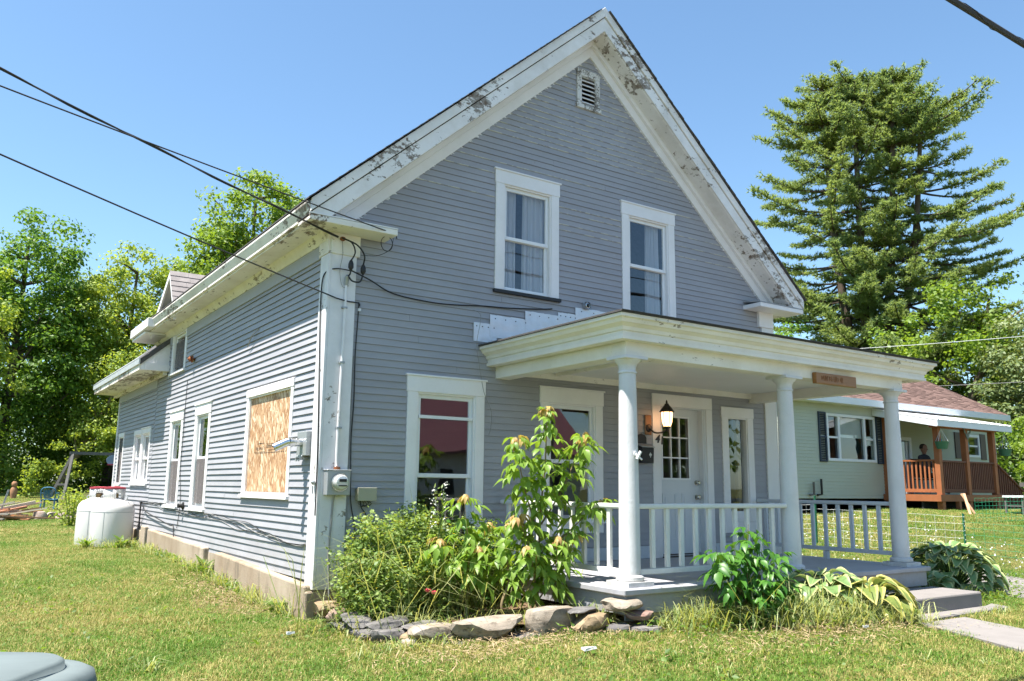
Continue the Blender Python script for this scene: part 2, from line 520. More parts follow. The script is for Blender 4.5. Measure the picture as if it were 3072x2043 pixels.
M['cable'] = m_simple('weathered_cable', (.03, .03, .032), .6, .3, bstr=0)
M['cable_grey'] = m_simple('grey_cable', (.30, .29, .28), .6, .3, bstr=0)
M['chrome'] = m_simple('galvanised_pipe', (.62, .63, .64), .22, .5, 1.0, var=.1, bstr=.1, bs=20)
M['galv'] = m_simple('grey_meter_box', (.36, .38, .39), .45, .5, .4, var=.12, bstr=.05)
M['meter_glass'] = m_simple('meter_face', (.55, .56, .56), .08, .6, .2, var=.2, vs=25, bstr=0)
M['beige_box'] = m_simple('beige_plastic', (.36, .35, .27), .6, bstr=.05)
M['white_plastic'] = m_simple('white_plastic', (.72, .72, .72), .4, bstr=0)
M['rust'] = m_simple('rust', (.25, .09, .04), .9, var=.4, vs=20)
M['brass'] = m_simple('aged_brass', (.28, .20, .10), .35, .5, .8, bstr=.1)
M['bronze'] = m_simple('dark_bronze', (.045, .035, .028), .45, .5, .5, bstr=.1)
M['nickel'] = m_simple('satin_nickel', (.5, .48, .44), .25, .5, 1.0, bstr=0)
M['sign_wood'] = m_simple('varnished_sign_wood', (.27, .115, .03), .4, .5, var=.4, vs=7, stretch=(.6, 1, 8), bstr=.3, bs=12)
M['sign_dark'] = m_simple('sign_end_grain', (.10, .045, .018), .5, .4)
M['sign_groove'] = m_simple('routed_letters', (.20, .075, .025), .6)
M['tank'] = m_simple('white_tank_enamel', (.66, .65, .64), .38, .5, var=.06, vs=3, bstr=.05)
M['tank_red'] = m_simple('red_collar_lid', (.38, .05, .07), .5, var=.2, bstr=0)
M['chair_blue'] = m_simple('faded_blue_plastic', (.05, .15, .24), .5, var=.12, bstr=0)
M['lumber'] = m_simple('bare_lumber', (.55, .33, .20), .7, var=.35, vs=3, stretch=(2, 2, 2))
M['lumber_dark'] = m_simple('weathered_lumber', (.30, .16, .09), .8, var=.4, vs=3)
M['grey_wood'] = m_simple('weathered_grey_wood', (.13, .125, .12), .85, var=.3, vs=6)
M['bin'] = m_simple('grey_green_bin_plastic', (.14, .17, .17), .66, .3, var=.28, vs=5, bstr=.35, bs=30, bdist=.003, stretch=(.4, 1, 1))
M['bark'] = m_simple('tree_bark', (.115, .09, .07), .95, .1, var=.35, vs=5, bstr=.8, bs=12, bdist=.04, stretch=(1, 1, .3))
M['bark_light'] = m_simple('pale_bark', (.30, .235, .15), .95, .1, var=.3, vs=5, bstr=.6, bs=12, bdist=.03, stretch=(1, 1, .3))
M['twig'] = m_simple('twig', (.20, .15, .08), .8)
M['stem_green'] = m_simple('green_stem', (.12, .19, .05), .7)
M['green_metal'] = m_simple('green_post_enamel', (.015, .14, .07), .5, bstr=0)
M['green_wire'] = m_simple('green_coated_wire', (.03, .28, .15), .5, bstr=0)
M['pale_wire'] = m_simple('galvanised_wire', (.60, .62, .60), .5, bstr=0)
# neighbour
M['n_siding'] = m_simple('sage_vinyl_siding', (.44, .475, .40), .6, var=.06, vs=2, bstr=.05)
M['n_trim'] = m_simple('neighbour_white_trim', (.70, .73, .76), .5, var=.04, bstr=0)
M['n_shingle'] = m_simple('red_brown_shingle', (.16, .105, .09), .95, .1, var=.35, vs=9, bstr=.4, bs=60)
M['n_shutter'] = m_simple('slate_blue_shutter', (.035, .05, .075), .6, bstr=0)
M['n_metal'] = m_simple('white_metal_roofing', (.78, .79, .79), .35, .5, bstr=0, var=.03)
M['cedar'] = m_simple('orange_stained_cedar', (.33, .12, .05), .6, var=.3, vs=4)
M['cedar_dark'] = m_simple('dark_stained_cedar', (.16, .065, .04), .7, var=.3, vs=4)
M['lattice'] = m_simple('white_lattice', (.66, .66, .62), .6, bstr=0)
M['skin'] = m_simple('skin', (.22, .11, .07), .5, bstr=0, var=.1)
M['dark_cloth'] = m_simple('dark_clothing', (.035, .035, .04), .9)
M['denim'] = m_simple('blue_jeans', (.07, .10, .16), .9)
M['hair'] = m_simple('short_dark_hair', (.03, .02, .015), .8)
M['terracotta'] = m_simple('terracotta', (.34, .18, .10), .8)
M['planter'] = m_simple('green_planter', (.06, .17, .11), .5)
M['rubble'] = m_stone('broken_masonry', (.34, .26, .22), (.52, .43, .38))
M['red_roof'] = m_simple('red_metal_roofing', (.19, .085, .095), .45, .4, var=.08, bstr=0)
M['white_clap'] = m_simple('white_clapboard', (.66, .66, .64), .6, bstr=0)


def m_emit(name, color, strength):
    t = NT(name)
    e = t.n('ShaderNodeEmission'); e.inputs['Color'].default_value = (*color, 1); e.inputs['Strength'].default_value = strength
    return t.done(e.outputs[0])


M['lamp_glow'] = m_emit('lit_amber_glass', (1.0, .50, .22), 1.6)
M['bulb'] = m_emit('lit_candle_bulb', (1.0, .36, .12), 3.0)


def m_leaf(name, c1, c2, c3=None, trans=.45, rough=.5, patch=.25, spec=.35):
    """c1/c2 per-leaf range, c3 tint in broad patches"""
    t = NT(name)
    g = t.n('ShaderNodeNewGeometry')
    c = t.mix(g.outputs['Random Per Island'], c1, c2)
    if c3 is not None:
        c = t.mix(t.math('MULTIPLY', t.ramp(t.noise(patch, 4, .6), .42, .62), .75), c, c3)
    b = t.bsdf(c, rough, spec)
    tl = t.n('ShaderNodeBsdfTranslucent')
    ct = t.mix(.5, c, (c2[0] * 2.2, c2[1] * 2.0, c2[2] * .6))
    t.l(ct, tl.inputs['Color'])
    ms = t.n('ShaderNodeMixShader'); ms.inputs[0].default_value = trans
    t.l(b, ms.inputs[1]); t.l(tl.outputs[0], ms.inputs[2])
    return t.done(ms.outputs[0])


M['leaf_dark'] = m_leaf('dark_maple_leaves', (.065, .145, .02), (.13, .24, .035), (.12, .22, .03))
M['leaf_mid'] = m_leaf('mid_green_leaves', (.10, .185, .025), (.19, .29, .04), (.22, .30, .045))
M['leaf_yellow'] = m_leaf('yellow_green_leaves', (.17, .26, .035), (.31, .38, .07), (.15, .25, .04))
M['leaf_silver'] = m_leaf('silvery_green_leaves', (.12, .17, .06), (.25, .30, .14), (.06, .11, .03), trans=.25)
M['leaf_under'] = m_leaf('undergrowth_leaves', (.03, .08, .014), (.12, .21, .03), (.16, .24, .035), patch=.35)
M['needle'] = m_leaf('pine_needles', (.115, .195, .08), (.225, .30, .13), (.28, .34, .11), trans=.5, rough=.6, patch=.3)
M['leaf_box'] = m_leaf('boxelder_leaves', (.12, .23, .03), (.22, .34, .05), None, trans=.4, rough=.42)
M['leaf_new'] = m_leaf('pink_new_leaves', (.42, .26, .12), (.45, .36, .12), None, trans=.35)
M['leaf_shrub'] = m_leaf('deep_green_shrub_leaves', (.035, .13, .016), (.09, .22, .03), None, trans=.3, rough=.4)
M['leaf_bush'] = m_leaf('celandine_leaves', (.14, .22, .055), (.26, .35, .09), (.10, .18, .04), trans=.35, patch=3)
M['leaf_weed'] = m_leaf('weed_leaves', (.06, .13, .02), (.15, .24, .04), None)
M['petal_yellow'] = m_simple('yellow_petals', (.72, .58, .03), .6, bstr=0, var=.1)
M['petal_white'] = m_simple('white_petals', (.75, .75, .70), .6, bstr=0, var=.05)
M['petal_red'] = m_simple('red_petals', (.55, .06, .08), .6, bstr=0)

# hosta: green centre with pale margin, from the leaf's own generated width
def m_hosta(name, cen, rim):
    t = NT(name)
    uv = t.n('ShaderNodeAttribute'); uv.attribute_name = 'rim'
    c = t.mix(t.ramp(uv.outputs['Fac'], .62, .80), cen, rim)
    b = t.bsdf(c, .38, .4, bump=t.noise(30, 2), bstr=.2, bdist=.004)
    tl = t.n('ShaderNodeBsdfTranslucent'); t.l(t.mix(.3, c, (.3, .4, .05)), tl.inputs['Color'])
    ms = t.n('ShaderNodeMixShader'); ms.inputs[0].default_value = .22
    t.l(b, ms.inputs[1]); t.l(tl.outputs[0], ms.inputs[2])
    return t.done(ms.outputs[0])


M['hosta'] = m_hosta('hosta_leaf', (.15, .25, .085), (.44, .46, .20))
M['hosta_yellow'] = m_hosta('sunburnt_hosta_leaf', (.16, .21, .05), (.52, .46, .14))

# lawn colours: dry and green patches by place
def lawn_color(t, green1, green2, dry1, dry2, useisland=True):
    n1 = t.noise(.42, 5, .6)
    n2 = t.noise(2.3, 4, .6)
    f = t.math('ADD', t.math('MULTIPLY', n1, .6), t.math('MULTIPLY', n2, .4))
    dryf = t.ramp(f, .40, .60)
    if useisland:
        g = t.n('ShaderNodeNewGeometry'); ri = g.outputs['Random Per Island']
        rj = t.math('FRACT', t.math('MULTIPLY', ri, 7.31))
        gr = t.mix(ri, green1, green2); dr = t.mix(ri, dry1, dry2)
        f2 = t.math('GREATER_THAN', t.math('ADD', t.math('MULTIPLY', dryf, .68), .10), rj)
        return t.mix(f2, gr, dr)
    gr = t.mix(n2, green1, green2); dr = t.mix(n2, dry1, dry2)
    return t.mix(t.math('MULTIPLY', dryf, .75), gr, dr)


t = NT('lawn_blades')
c = lawn_color(t, (.075, .17, .016), (.155, .255, .035), (.27, .235, .06), (.45, .39, .15))
b = t.bsdf(c, .55, .25)
tl = t.n('ShaderNodeBsdfTranslucent'); t.l(c, tl.inputs['Color'])
ms = t.n('ShaderNodeMixShader'); ms.inputs[0].default_value = .3
t.l(b, ms.inputs[1]); t.l(tl.outputs[0], ms.inputs[2])
M['blades'] = t.done(ms.outputs[0])
t = NT('lawn_ground')
c = lawn_color(t, (.06, .10, .02), (.12, .16, .035), (.17, .14, .065), (.28, .235, .12), False)
c = t.mix(t.ramp(t.noise(60, 3), .3, .8), tuple([.05, .055, .02]), c)
M['ground'] = t.done(t.bsdf(c, .95, .05, bump=t.noise(45, 5, .7), bstr=.7, bdist=.03))
M['tall_grass'] = m_leaf('tall_grass_blades', (.06, .14, .02), (.40, .42, .20), None, trans=.35)
M['soil'] = m_simple('bed_soil_and_litter', (.155, .105, .065), .95, .1, var=.5, vs=14, bstr=.9, bs=60, bdist=.02)
M['litter'] = m_simple('dry_litter', (.34, .25, .15), .9, var=.4, vs=20, bstr=0)

# ================================================================== ground, walks
def make_ground():
    a = np.sinh(np.linspace(-5.2, 5.2, 241)); a = a / a.max()
    xs = 3 + a * 900; ys = 2 + a * 900
    X, Y = np.meshgrid(xs, ys, indexing='ij')
    Z = ground(X, Y)
    n = len(xs)
    V = np.stack([X, Y, Z], -1).reshape(-1, 3)
    I = np.arange(n * n).reshape(n, n)
    Q = np.stack([I[:-1, :-1], I[1:, :-1], I[1:, 1:], I[:-1, 1:]], -1).reshape(-1, 4)
    np_mesh('ground', V, Q, M['ground'], smooth=True, kind='structure')


make_ground()


def draped(name, poly, mat, lift=.012, step=.12, kind='structure', jit=0.0, thick=.0):
    """polygon sheet following the terrain, triangulated on a grid and clipped by polygon"""
    bm = bmesh.new()
    vs = [bm.verts.new((x, y, 0)) for x, y in poly]
    bm.faces.new(vs)
    xs = [p_[0] for p_ in poly]; ys = [p_[1] for p_ in poly]
    k = math.ceil(min(xs) / step)
    while k * step < max(xs):
        geom = bm.verts[:] + bm.edges[:] + bm.faces[:]
        bmesh.ops.bisect_plane(bm, geom=geom, plane_co=(k * step, 0, 0), plane_no=(1, 0, 0)); k += 1
    k = math.ceil(min(ys) / step)
    while k * step < max(ys):
        geom = bm.verts[:] + bm.edges[:] + bm.faces[:]
        bmesh.ops.bisect_plane(bm, geom=geom, plane_co=(0, k * step, 0), plane_no=(0, 1, 0)); k += 1
    if thick:
        ret = bmesh.ops.extrude_face_region(bm, geom=bm.faces[:])
        top = {g for g in ret['geom'] if isinstance(g, bmesh.types.BMVert)}
        for v in bm.verts: v.co.z = gz(v.co.x, v.co.y) + (lift if v in top else lift - thick)
    else:
        for v in bm.verts:
            v.co.z = gz(v.co.x, v.co.y) + lift + (random.uniform(-jit, jit) if jit else 0)
    bmesh.ops.recalc_face_normals(bm, faces=bm.faces)
    me = bpy.data.meshes.new(name); bm.to_mesh(me); bm.free(); setmats(me, mat)
    o = bpy.data.objects.new(name, me); COL.objects.link(o)
    return props(o, kind=kind)


draped('path', [(5.05, -3.47), (6.0, -3.42), (5.85, -4.2), (5.2, -5.6), (4.2, -9.5), (2.9, -9.5), (4.0, -6.5), (4.66, -4.6)], M['concrete_path'], lift=.03, thick=.09)
draped('driveway', [(8.5, -2.35), (8.46, -2.95), (7.8, -6), (7.0, -14), (10.5, -14), (10.9, -5), (11.3, -1.6), (11.65, -.8), (11.2, -.2), (9.6, -.3)], M['gravel'], lift=.02)
draped('garden_soil', [(.02, -1.62), (.45, -1.72), (.72, -1.9), (1.35, -2.0), (1.6, -2.25), (2.0, -2.5), (2.3, -2.4), (2.3, -.02), (.0, -.02)], M['soil'], lift=.055, jit=.02)
draped('bare_soil_patch', [(-.9, 1.0), (-.45, .5), (-.13, .9), (-.13, 3.2), (-.3, 3.4), (-.55, 2.4), (-.8, 1.8)], M['soil'], lift=.012, jit=.006)

# ================================================================== the grey house
W = 7.3
D = 8.5
ZAP = 8.14; SL = .893


def zt(x): return ZAP - SL * abs(x - 3.65)


house = thing('clapboard_house', 'blue-grey clapboard farmhouse with peeling white trim, steep gable and columned front porch', 'house', (0, 0, .3))


def TF(u, w, z): return (u, -w, z)          # facade: u along x, w outwards


def TL(u, w, z): return (-w, u, z)          # left wall: u along y, w outwards


def strip_pieces(z0, z1, ext, openings):
    zm = (z0 + z1) / 2
    b0, b1 = ext(z0); t0, t1 = ext(z1)
    ops = sorted([(a, b) for a, b, c, d in openings if c < zm < d])
    cuts = []; cur = None
    segs = []
    s_b, s_t = b0, t0
    for a, b in ops:
        if a > max(s_b, s_t) + .02:
            segs.append((s_b, a, s_t, a))
        s_b = s_t = max(b, s_b)
    if b1 > s_b + .02 and t1 > s_t:
        segs.append((s_b, b1, s_t, t1))
    return segs


def backing(mb, zs, ext, openings, w0, w1):
    for z0, z1 in zip(zs[:-1], zs[1:]):
        for (a, b, c, d) in strip_pieces(z0, z1, ext, openings):
            mb.hexa([(a, w0, z0), (b, w0, z0), (b, w1, z0), (a, w1, z0), (c, w0, z1), (d, w0, z1), (d, w1, z1), (c, w1, z1)])


def courses(parent, T, z0, z1, E, ext, openings, cream_above=99, butt=.012, name='clapboard', split=0.0, warp=1.0):
    z = z0; k = 0
    while z < z1 - .01:
        e = min(E, z1 - z)
        for (a, b, c, d) in strip_pieces(z, z + e, ext, openings):
            cutsx = [a]
            if split and b - a > 2.2 and random.random() < split:
                cutsx.append(random.uniform(a + .8, b - .8))
            cutsx.append(b)
            for q in range(len(cutsx) - 1):
                aa, bb = cutsx[q], cutsx[q + 1]
                cc = c if q == 0 else aa; dd = d if q == len(cutsx) - 2 else bb
                g = .001 if len(cutsx) > 2 else 0
                j0 = random.uniform(-.0025, .0025); j1 = random.uniform(-.0025, .0025)
                wj = random.uniform(-.0015, .002)
                cream = (z > cream_above and random.random() < .9) or (z > cream_above - 1.2 and random.random() < .25)
                mb = MB(T)
                zb0, zb1 = z + j0, z + j1
                ov = .012
                nseg = max(1, int((bb - aa) / 1.6))
                P = []
                for s in range(nseg + 1):
                    f = s / nseg
                    u = aa + g + (bb - aa - 2 * g) * f; ut = cc + g + (dd - cc - 2 * g) * f
                    zz = zb0 + (zb1 - zb0) * f + (random.uniform(-.0018, .0018) * warp if 0 < s < nseg else 0)
                    ww = wj + (random.uniform(-.0015, .0015) * warp if 0 < s < nseg else 0)
                    P.append([(u, 0.0, zz), (u, butt + .004 + ww, zz), (ut, .003, z + e + ov), (ut, 0.0, z + e + ov)])
                for s in range(nseg):
                    p_, q_ = P[s], P[s + 1]
                    mb.face([p_[1], q_[1], q_[2], p_[2]], 0)
                    if cream: mb.face([(a_[0], a_[1] + .0012, a_[2] + e_) for a_, e_ in ((p_[1], -.001), (q_[1], -.001), (q_[1], .006), (p_[1], .006))], 1)
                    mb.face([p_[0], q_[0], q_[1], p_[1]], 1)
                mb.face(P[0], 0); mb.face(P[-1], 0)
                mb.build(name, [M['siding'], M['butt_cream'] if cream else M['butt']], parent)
        z += E


# openings (outer casing a bit smaller)
F_OPEN = [(2.18, 3.05, 4.02, 5.46), (4.27, 5.16, 4.02, 5.46), (1.06, 1.92, .95, 2.72), (2.91, 3.76, 1.25, 2.72), (4.84, 5.80, .70, 2.80), (6.2, 6.7, 1.22, 2.70), (3.48, 3.76, 6.86, 7.22)]
L_OPEN = [(.96, 2.58, 1.52, 2.74), (4.5, 5.3, 1.28, 2.74), (6.22, 7.05, 1.28, 2.74), (6.42, 7.38, 3.6, 4.3), (8.8, 10.3, 1.62, 2.62), (11.62, 12.1, 1.6, 2.64)]
fw = MB(TF)
brk = sorted(set([.5, 4.3] + [z for o_ in F_OPEN for z in o_[2:]] + [z / 10 for z in range(43, 79, 5)] + [7.7]))


def ext_f(z):
    if z <= 4.42: return (0.0, W)
    h = max(.02, (7.78 - z) / SL)
    return (max(0.0, 3.65 - h), min(W, 3.65 + h))


backing(fw, brk, ext_f, F_OPEN, -.10, 0.0)
front_wall = fw.build('front_wall', M['sheath'], house)
courses(front_wall, TF, .56, 7.62, .0785, lambda z: ext_f(z), F_OPEN, cream_above=6.0, split=.8)
lw = MB(TL)
brk = sorted(set([.6, 4.34] + [z for o_ in L_OPEN for z in o_[2:]]))
backing(lw, brk, lambda z: (.1, D), L_OPEN, -.10, 0.0)
left_wall = lw.build('left_wall', M['sheath'], house)
courses(left_wall, TL, .64, 4.10, .079, lambda z: (.0, D - .02), L_OPEN, butt=.017, split=.8, warp=2.2)
# other walls (plain boards)
ow = MB()
ow.box(W - .1, W, .1, D, .6, 4.34)
ow.box(0.1, W - .1, D - .1, D, .6, 4.34)
ow.prism([(0.1, D - .1, 4.34), (W - .1, D - .1, 4.34), (3.65, D - .1, 7.6)], (0, .1, 0))
ow.build('rear_wall', M['siding'], house)
fl = MB(); fl.box(.1, W - .1, .1, D - .1, .60, .70); fl.box(.1, W - .1, .1, D - .1, 3.25, 3.35)
fl.build('inner_floor', M['inside'], house)

# ---- ell behind
E0, E1 = D, 12.55
ew = MB(TL)
brk = sorted(set([.7, 3.64] + [z for o_ in L_OPEN for z in o_[2:] if o_[0] > 8 and z < 3.6]))
backing(ew, brk, lambda z: (E0, E1), [o_ for o_ in L_OPEN if o_[0] > 8], -.10, -.003)
ell_wall = ew.build('ell_wall', M['sheath'], house)
courses(ell_wall, TL, .72, 3.40, .08, lambda z: (E0 - .02, E1), [o_ for o_ in L_OPEN if o_[0] > 8], butt=.019, split=.5)
eo = MB(); eo.box(.1, 5, E1 - .1, E1, .7, 3.64); eo.box(4.9, 5, E0, E1 - .1, .7, 3.64)
eo.prism([(.1, E1 - .1, 3.64), (4.9, E1 - .1, 3.64), (2.5, E1 - .1, 5.9)], (0, .1, 0)); eo.build('ell_rear_wall', M['siding'], house)
eb = MB(TL); eb.box(E0 - .02, E1 + .02, .006, .028, 3.40, 3.62); eb.build('ell_frieze_board', M['frieze_grey'], house, bevel=.003)
eb = MB(); eb.box(-.03, .0, E1, E1 + .02, .72, 3.62); eb.box(-.03, .1, E1 - .1, E1 + .004, .72, 3.40); eb.build('ell_corner_board', M['corner'], house)
# ell roof: slab with cream boxed soffit, aluminium drip edge, front end triangle
er = MB()
y0, y1 = 7.62, 13.0
er.prism([(-.52, y0, 3.80), (2.5, y0, 6.5), (2.5, y0, 6.42), (-.50, y0, 3.72)], (0, y1 - y0, 0))
er.prism([(5.5, y0 + 1, 3.80), (2.5, y0 + 1, 6.5), (2.5, y0 + 1, 6.42), (5.5, y0 + 1, 3.72)], (0, y1 - y0 - 1, 0))
er.build('ell_roof', M['shingle'], house)
em = MB(); em.box(-.54, -.515, y0 - .02, y1 + .01, 3.72, 3.82); em.prism([(-.545, y0 - .02, 3.825), (-.40, y0 - .02, 3.95), (-.40, y0 - .02, 3.96), (-.545, y0 - .02, 3.835)], (0, y1 - y0 + .03, 0))
em.build('ell_drip_edge', M['flash'], house)
em = MB(); em.box(-.515, -.0, y0 + .03, y1 - .03, 3.62, 3.645); em.box(-.515, -.49, y0 + .03, y1 - .03, 3.645, 3.72); em.box(-.10, -.03, y0 + .05, y1 - .05, 3.56, 3.62)
em.build('ell_eave', M['eave'], house)
em = MB(); em.prism([(-.49, y0 + .02, 3.63), (0, y0 + .02, 3.63), (0, y0 + .02, 4.18), (-.49, y0 + .02, 3.735)], (0, .03, 0)); em.box(-.42, 0, y0 - .03, y0 + .02, 3.62, 3.74)
em.build('ell_end_board', M['trim'], house)

# ---- foundation
cb = MB(); cb.hexa([(-.10, .02, .1), (.02, .02, .1), (.02, 3.4, .15), (-.10, 3.4, .15), (-.10, .02, .60), (.02, .02, .60), (.02, 3.4, .70), (-.10, 3.4, .70)]); cb.box(-.10, W, -.02, .02, .1, .545)
cb.build('foundation_block', M['concrete'], house, bevel=.02, seg=2)
cb = MB(); cb.box(-.018, .02, 3.4, 4.05, .2, .66); cb.build('foundation_infill', M['concrete'], house)
cb = MB(); cb.hexa([(-.09, 4.05, .15), (.02, 4.05, .15), (.02, 7.95, .15), (-.09, 7.95, .15), (-.09, 4.05, .72), (.02, 4.05, .72), (.02, 7.95, .80), (-.09, 7.95, .80)]); cb.build('foundation_block', M['concrete'], house, bevel=.02, seg=2)
cb = MB(); cb.box(-.02, .02, 7.95, 8.25, .2, .69); cb.build('foundation_infill', M['dark'], house)
cb = MB(); cb.box(-.08, .02, 8.25, 8.62, .2, .83); cb.box(-.05, .02, 8.62, 12.5, .2, .74); cb.build('foundation_block', M['concrete'], house, bevel=.02, seg=2)
cb = MB(); cb.box(-.012, .05, .03, 8.4, .56, .645); cb.build('sill_beam', M['dark'], house)

# ---- main roof
R0, R1 = -.325, D + .42
rf = MB()
XL = -.40; ZL = zt(XL)
rf.prism([(XL, R0, ZL + .02), (3.65, R0, ZAP + .02), (3.65, R0, ZAP - .06), (XL + .02, R0, ZL - .05)], (0, R1 - R0, 0))
rf.prism([(W - XL, R0, ZL + .02), (3.65, R0, ZAP + .02), (3.65, R0, ZAP - .06), (W - XL - .02, R0, ZL - .05)], (0, R1 - R0, 0))
main_roof = rf.build('roof', M['shingle'], house)
sh = MB()
L = 4.05 * math.hypot(1, SL); nrow = int(L / .14)
for sgn in (-1, 1):
    for k in range(nrow):
        f0 = k * .14 / L; f1 = min(1, (k * .14 + .17) / L)
        xa = 3.65 + sgn * 4.07 * (1 - f0); xb = 3.65 + sgn * 4.07 * (1 - f1)
        za = ZL + .02 + (ZAP - ZL) * f0; zb = ZL + .02 + (ZAP - ZL) * f1
        yj = R0 - .065 - random.uniform(0, .012)
        sh.hexa([(xa, yj, za + .002), (xa, R1 + .01, za + .002), (xb, R1 + .01, zb + .002), (xb, yj, zb + .002),
                 (xa, yj, za + .018), (xa, R1 + .01, za + .018), (xb, R1 + .01, zb + .006), (xb, yj, zb + .006)])
sh.build('shingle_rows', M['shingle'], main_roof, kind='stuff')


def rake(name, o0, o1, y0, y1, m, xe=.38, parts=None, taper=0):
    for s in (-1, 1):
        x = 3.65 + s * (3.65 + xe)
        zl = zt(x)
        mb = MB()
        zmin = 4.402
        xa = x if zl - o0 >= zmin else 3.65 + s * (ZAP - o0 - zmin) / SL
        poly = [(xa, y0, zt(xa) - o0), (3.65 - s * .001, y0, ZAP - o0), (3.65 - s * .001, y0, ZAP - o1)]
        if zl - o1 < zmin and xe > .1:
            xc = 3.65 + s * (ZAP - o1 - zmin) / SL
            poly += [(xc, y0, zmin)]
            if zl - o0 > zmin: poly += [(x, y0, zmin)]
        else: poly += [(x, y0, zl - o1)]
        mb.prism(poly, (0, y1 - y0, 0))
        mb.build(name, m, house, bevel=.004)


rake('rake_crown', -.018, .122, -.365, -.327, M['rake'])
rake('rake_gap', .122, .137, -.336, -.31, M['dark'])
rake('rake_fascia', .137, .335, -.345, -.31, M['rake'])
rake('rake_soffit', .315, .345, -.312, -.0, M['rake'], xe=.36)
rake('rake_bed_moulding', .345, .43, -.085, -.0, M['trim'], xe=.0)
rake('rake_frieze', .43, .585, -.04, -.0, M['trim'], xe=-.05)
# ragged paint edge where the trim white runs over the clapboard ends
mb = MB(TF); random.seed(9)
z = 4.45
while z < 7.5:
    for s in (-1, 1):
        for q in range(2):
            zz = z + random.uniform(0, .07); h = (7.556 - zz) / SL; x = 3.65 + s * h
            if h < .1: continue
            wdt = random.uniform(.01, .055); hh = random.uniform(.012, .035)
            mb.face([(x + s * .02, .0185, zz), (x - s * wdt, .0185, zz + random.uniform(-.004, .004)), (x - s * wdt * random.uniform(.3, .9), .0185, zz + hh), (x + s * .02, .0185, zz + hh + .02)])
    z += .0785
mb.build('paint_edge', M['trim'], front_wall, kind='stuff')
# left and right eaves
for s in (0, 1):
    def X(x): return x if s == 0 else W - x
    def bx(mb, xa, xb, ya, yb, za, zb): mb.box(min(X(xa), X(xb)), max(X(xa), X(xb)), ya, yb, za, zb)
    mb = MB(); bx(mb, -.385, -.35, -.33, R1 - .03, 4.37, 4.52)
    mb.prism([(X(-.385), -.335, 4.40), (X(-.385), -.335, 4.52), (X(-.425), -.335, 4.525), (X(-.425), -.335, 4.50)], (0, R1 + .3, 0))
    mb.build('eave_fascia', M['eave'], house, bevel=.004)
    mb = MB(); bx(mb, -.352, .0, -.31, R1 - .04, 4.345, 4.372); mb.build('eave_soffit', M['eave'], house)
    mb = MB()
    mb.prism([(X(0), .02, 4.345), (X(-.11), .02, 4.345), (X(-.04), .02, 4.245), (X(0), .02, 4.245)], (0, R1 - .1, 0))
    mb.build('eave_bed_moulding', M['eave'], house)
    mb = MB()
    if s == 0:
        mb.box(-.03, -.003, .20, 6.38, 4.09, 4.25); mb.box(-.03, -.003, 7.42, D, 4.09, 4.25)
    else:
        mb.box(W + .003, W + .03, .02, D, 4.09, 4.25)
    mb.build('frieze_board', M['frieze_grey'], house, bevel=.003)
# cornice returns
for s in (0, 1):
    def X(x): return x if s == 0 else W - x
    xa, xb = sorted((X(-.385), X(.63)))
    mb = MB(); mb.box(xa, xb, -.345, -.0, 4.335, 4.40); mb.build('cornice_return', M['eave'] if s == 0 else M['trim'], house, bevel=.004)
    mb = MB(); mb.prism([(xa, -.35, 4.402), (xb, -.35, 4.402), (xb, -.0, 4.45), (xa, -.0, 4.45)], (0, 0, .012)); mb.build('return_flashing', M['trim'] if s == 0 else M['frieze_grey'], house)
    xa, xb = sorted((X(-.015), X(.32)))
    mb = MB(); mb.box(xa, xb, -.055, .0, 4.10, 4.335); mb.box(xa + .0, xa + .03 if s == 0 else xb, .001, .22, 4.10, 4.335) if s == 0 else None
    mb.build('corner_cap_block', M['eave'] if s == 0 else M['trim'], house, bevel=.004)
mb = MB(); mb.box(-.045, -.0, -.03, .24, 4.10, 4.34); mb.build('corner_cap_side', M['eave'], house, bevel=.004)
# corner boards
mb = MB(); mb.box(.0, .29, -.036, -.0, .56, 4.10); mb.box(-.0, .02, -.0365, -.036, .56, 4.1)
mb.build('corner_board', M['corner'], house, bevel=.004)
mb = MB(); mb.box(-.034, -.0, -.036, .20, .56, 4.10); mb.build('corner_board', M['corner'], house, bevel=.004)
mb = MB(); mb.box(W - .24, W, -.034, .0, .56, 4.10); mb.build('corner_board', M['trim_new'], house, bevel=.004, label='wide white corner board at the right end of the porch wall')
mb = MB(); mb.box(W, W + .03, -.034, .2, .56, 4.10); mb.build('corner_board', M['trim_new'], house, bevel=.004)
# water table / base boards on the facade
mb = MB(); mb.box(2.3, 4.72, -.03, -.0, .702, .86); mb.box(5.9, 7.05, -.03, -.0, .702, .86); mb.build('base_board', M['rail_grey'], house, bevel=.003)

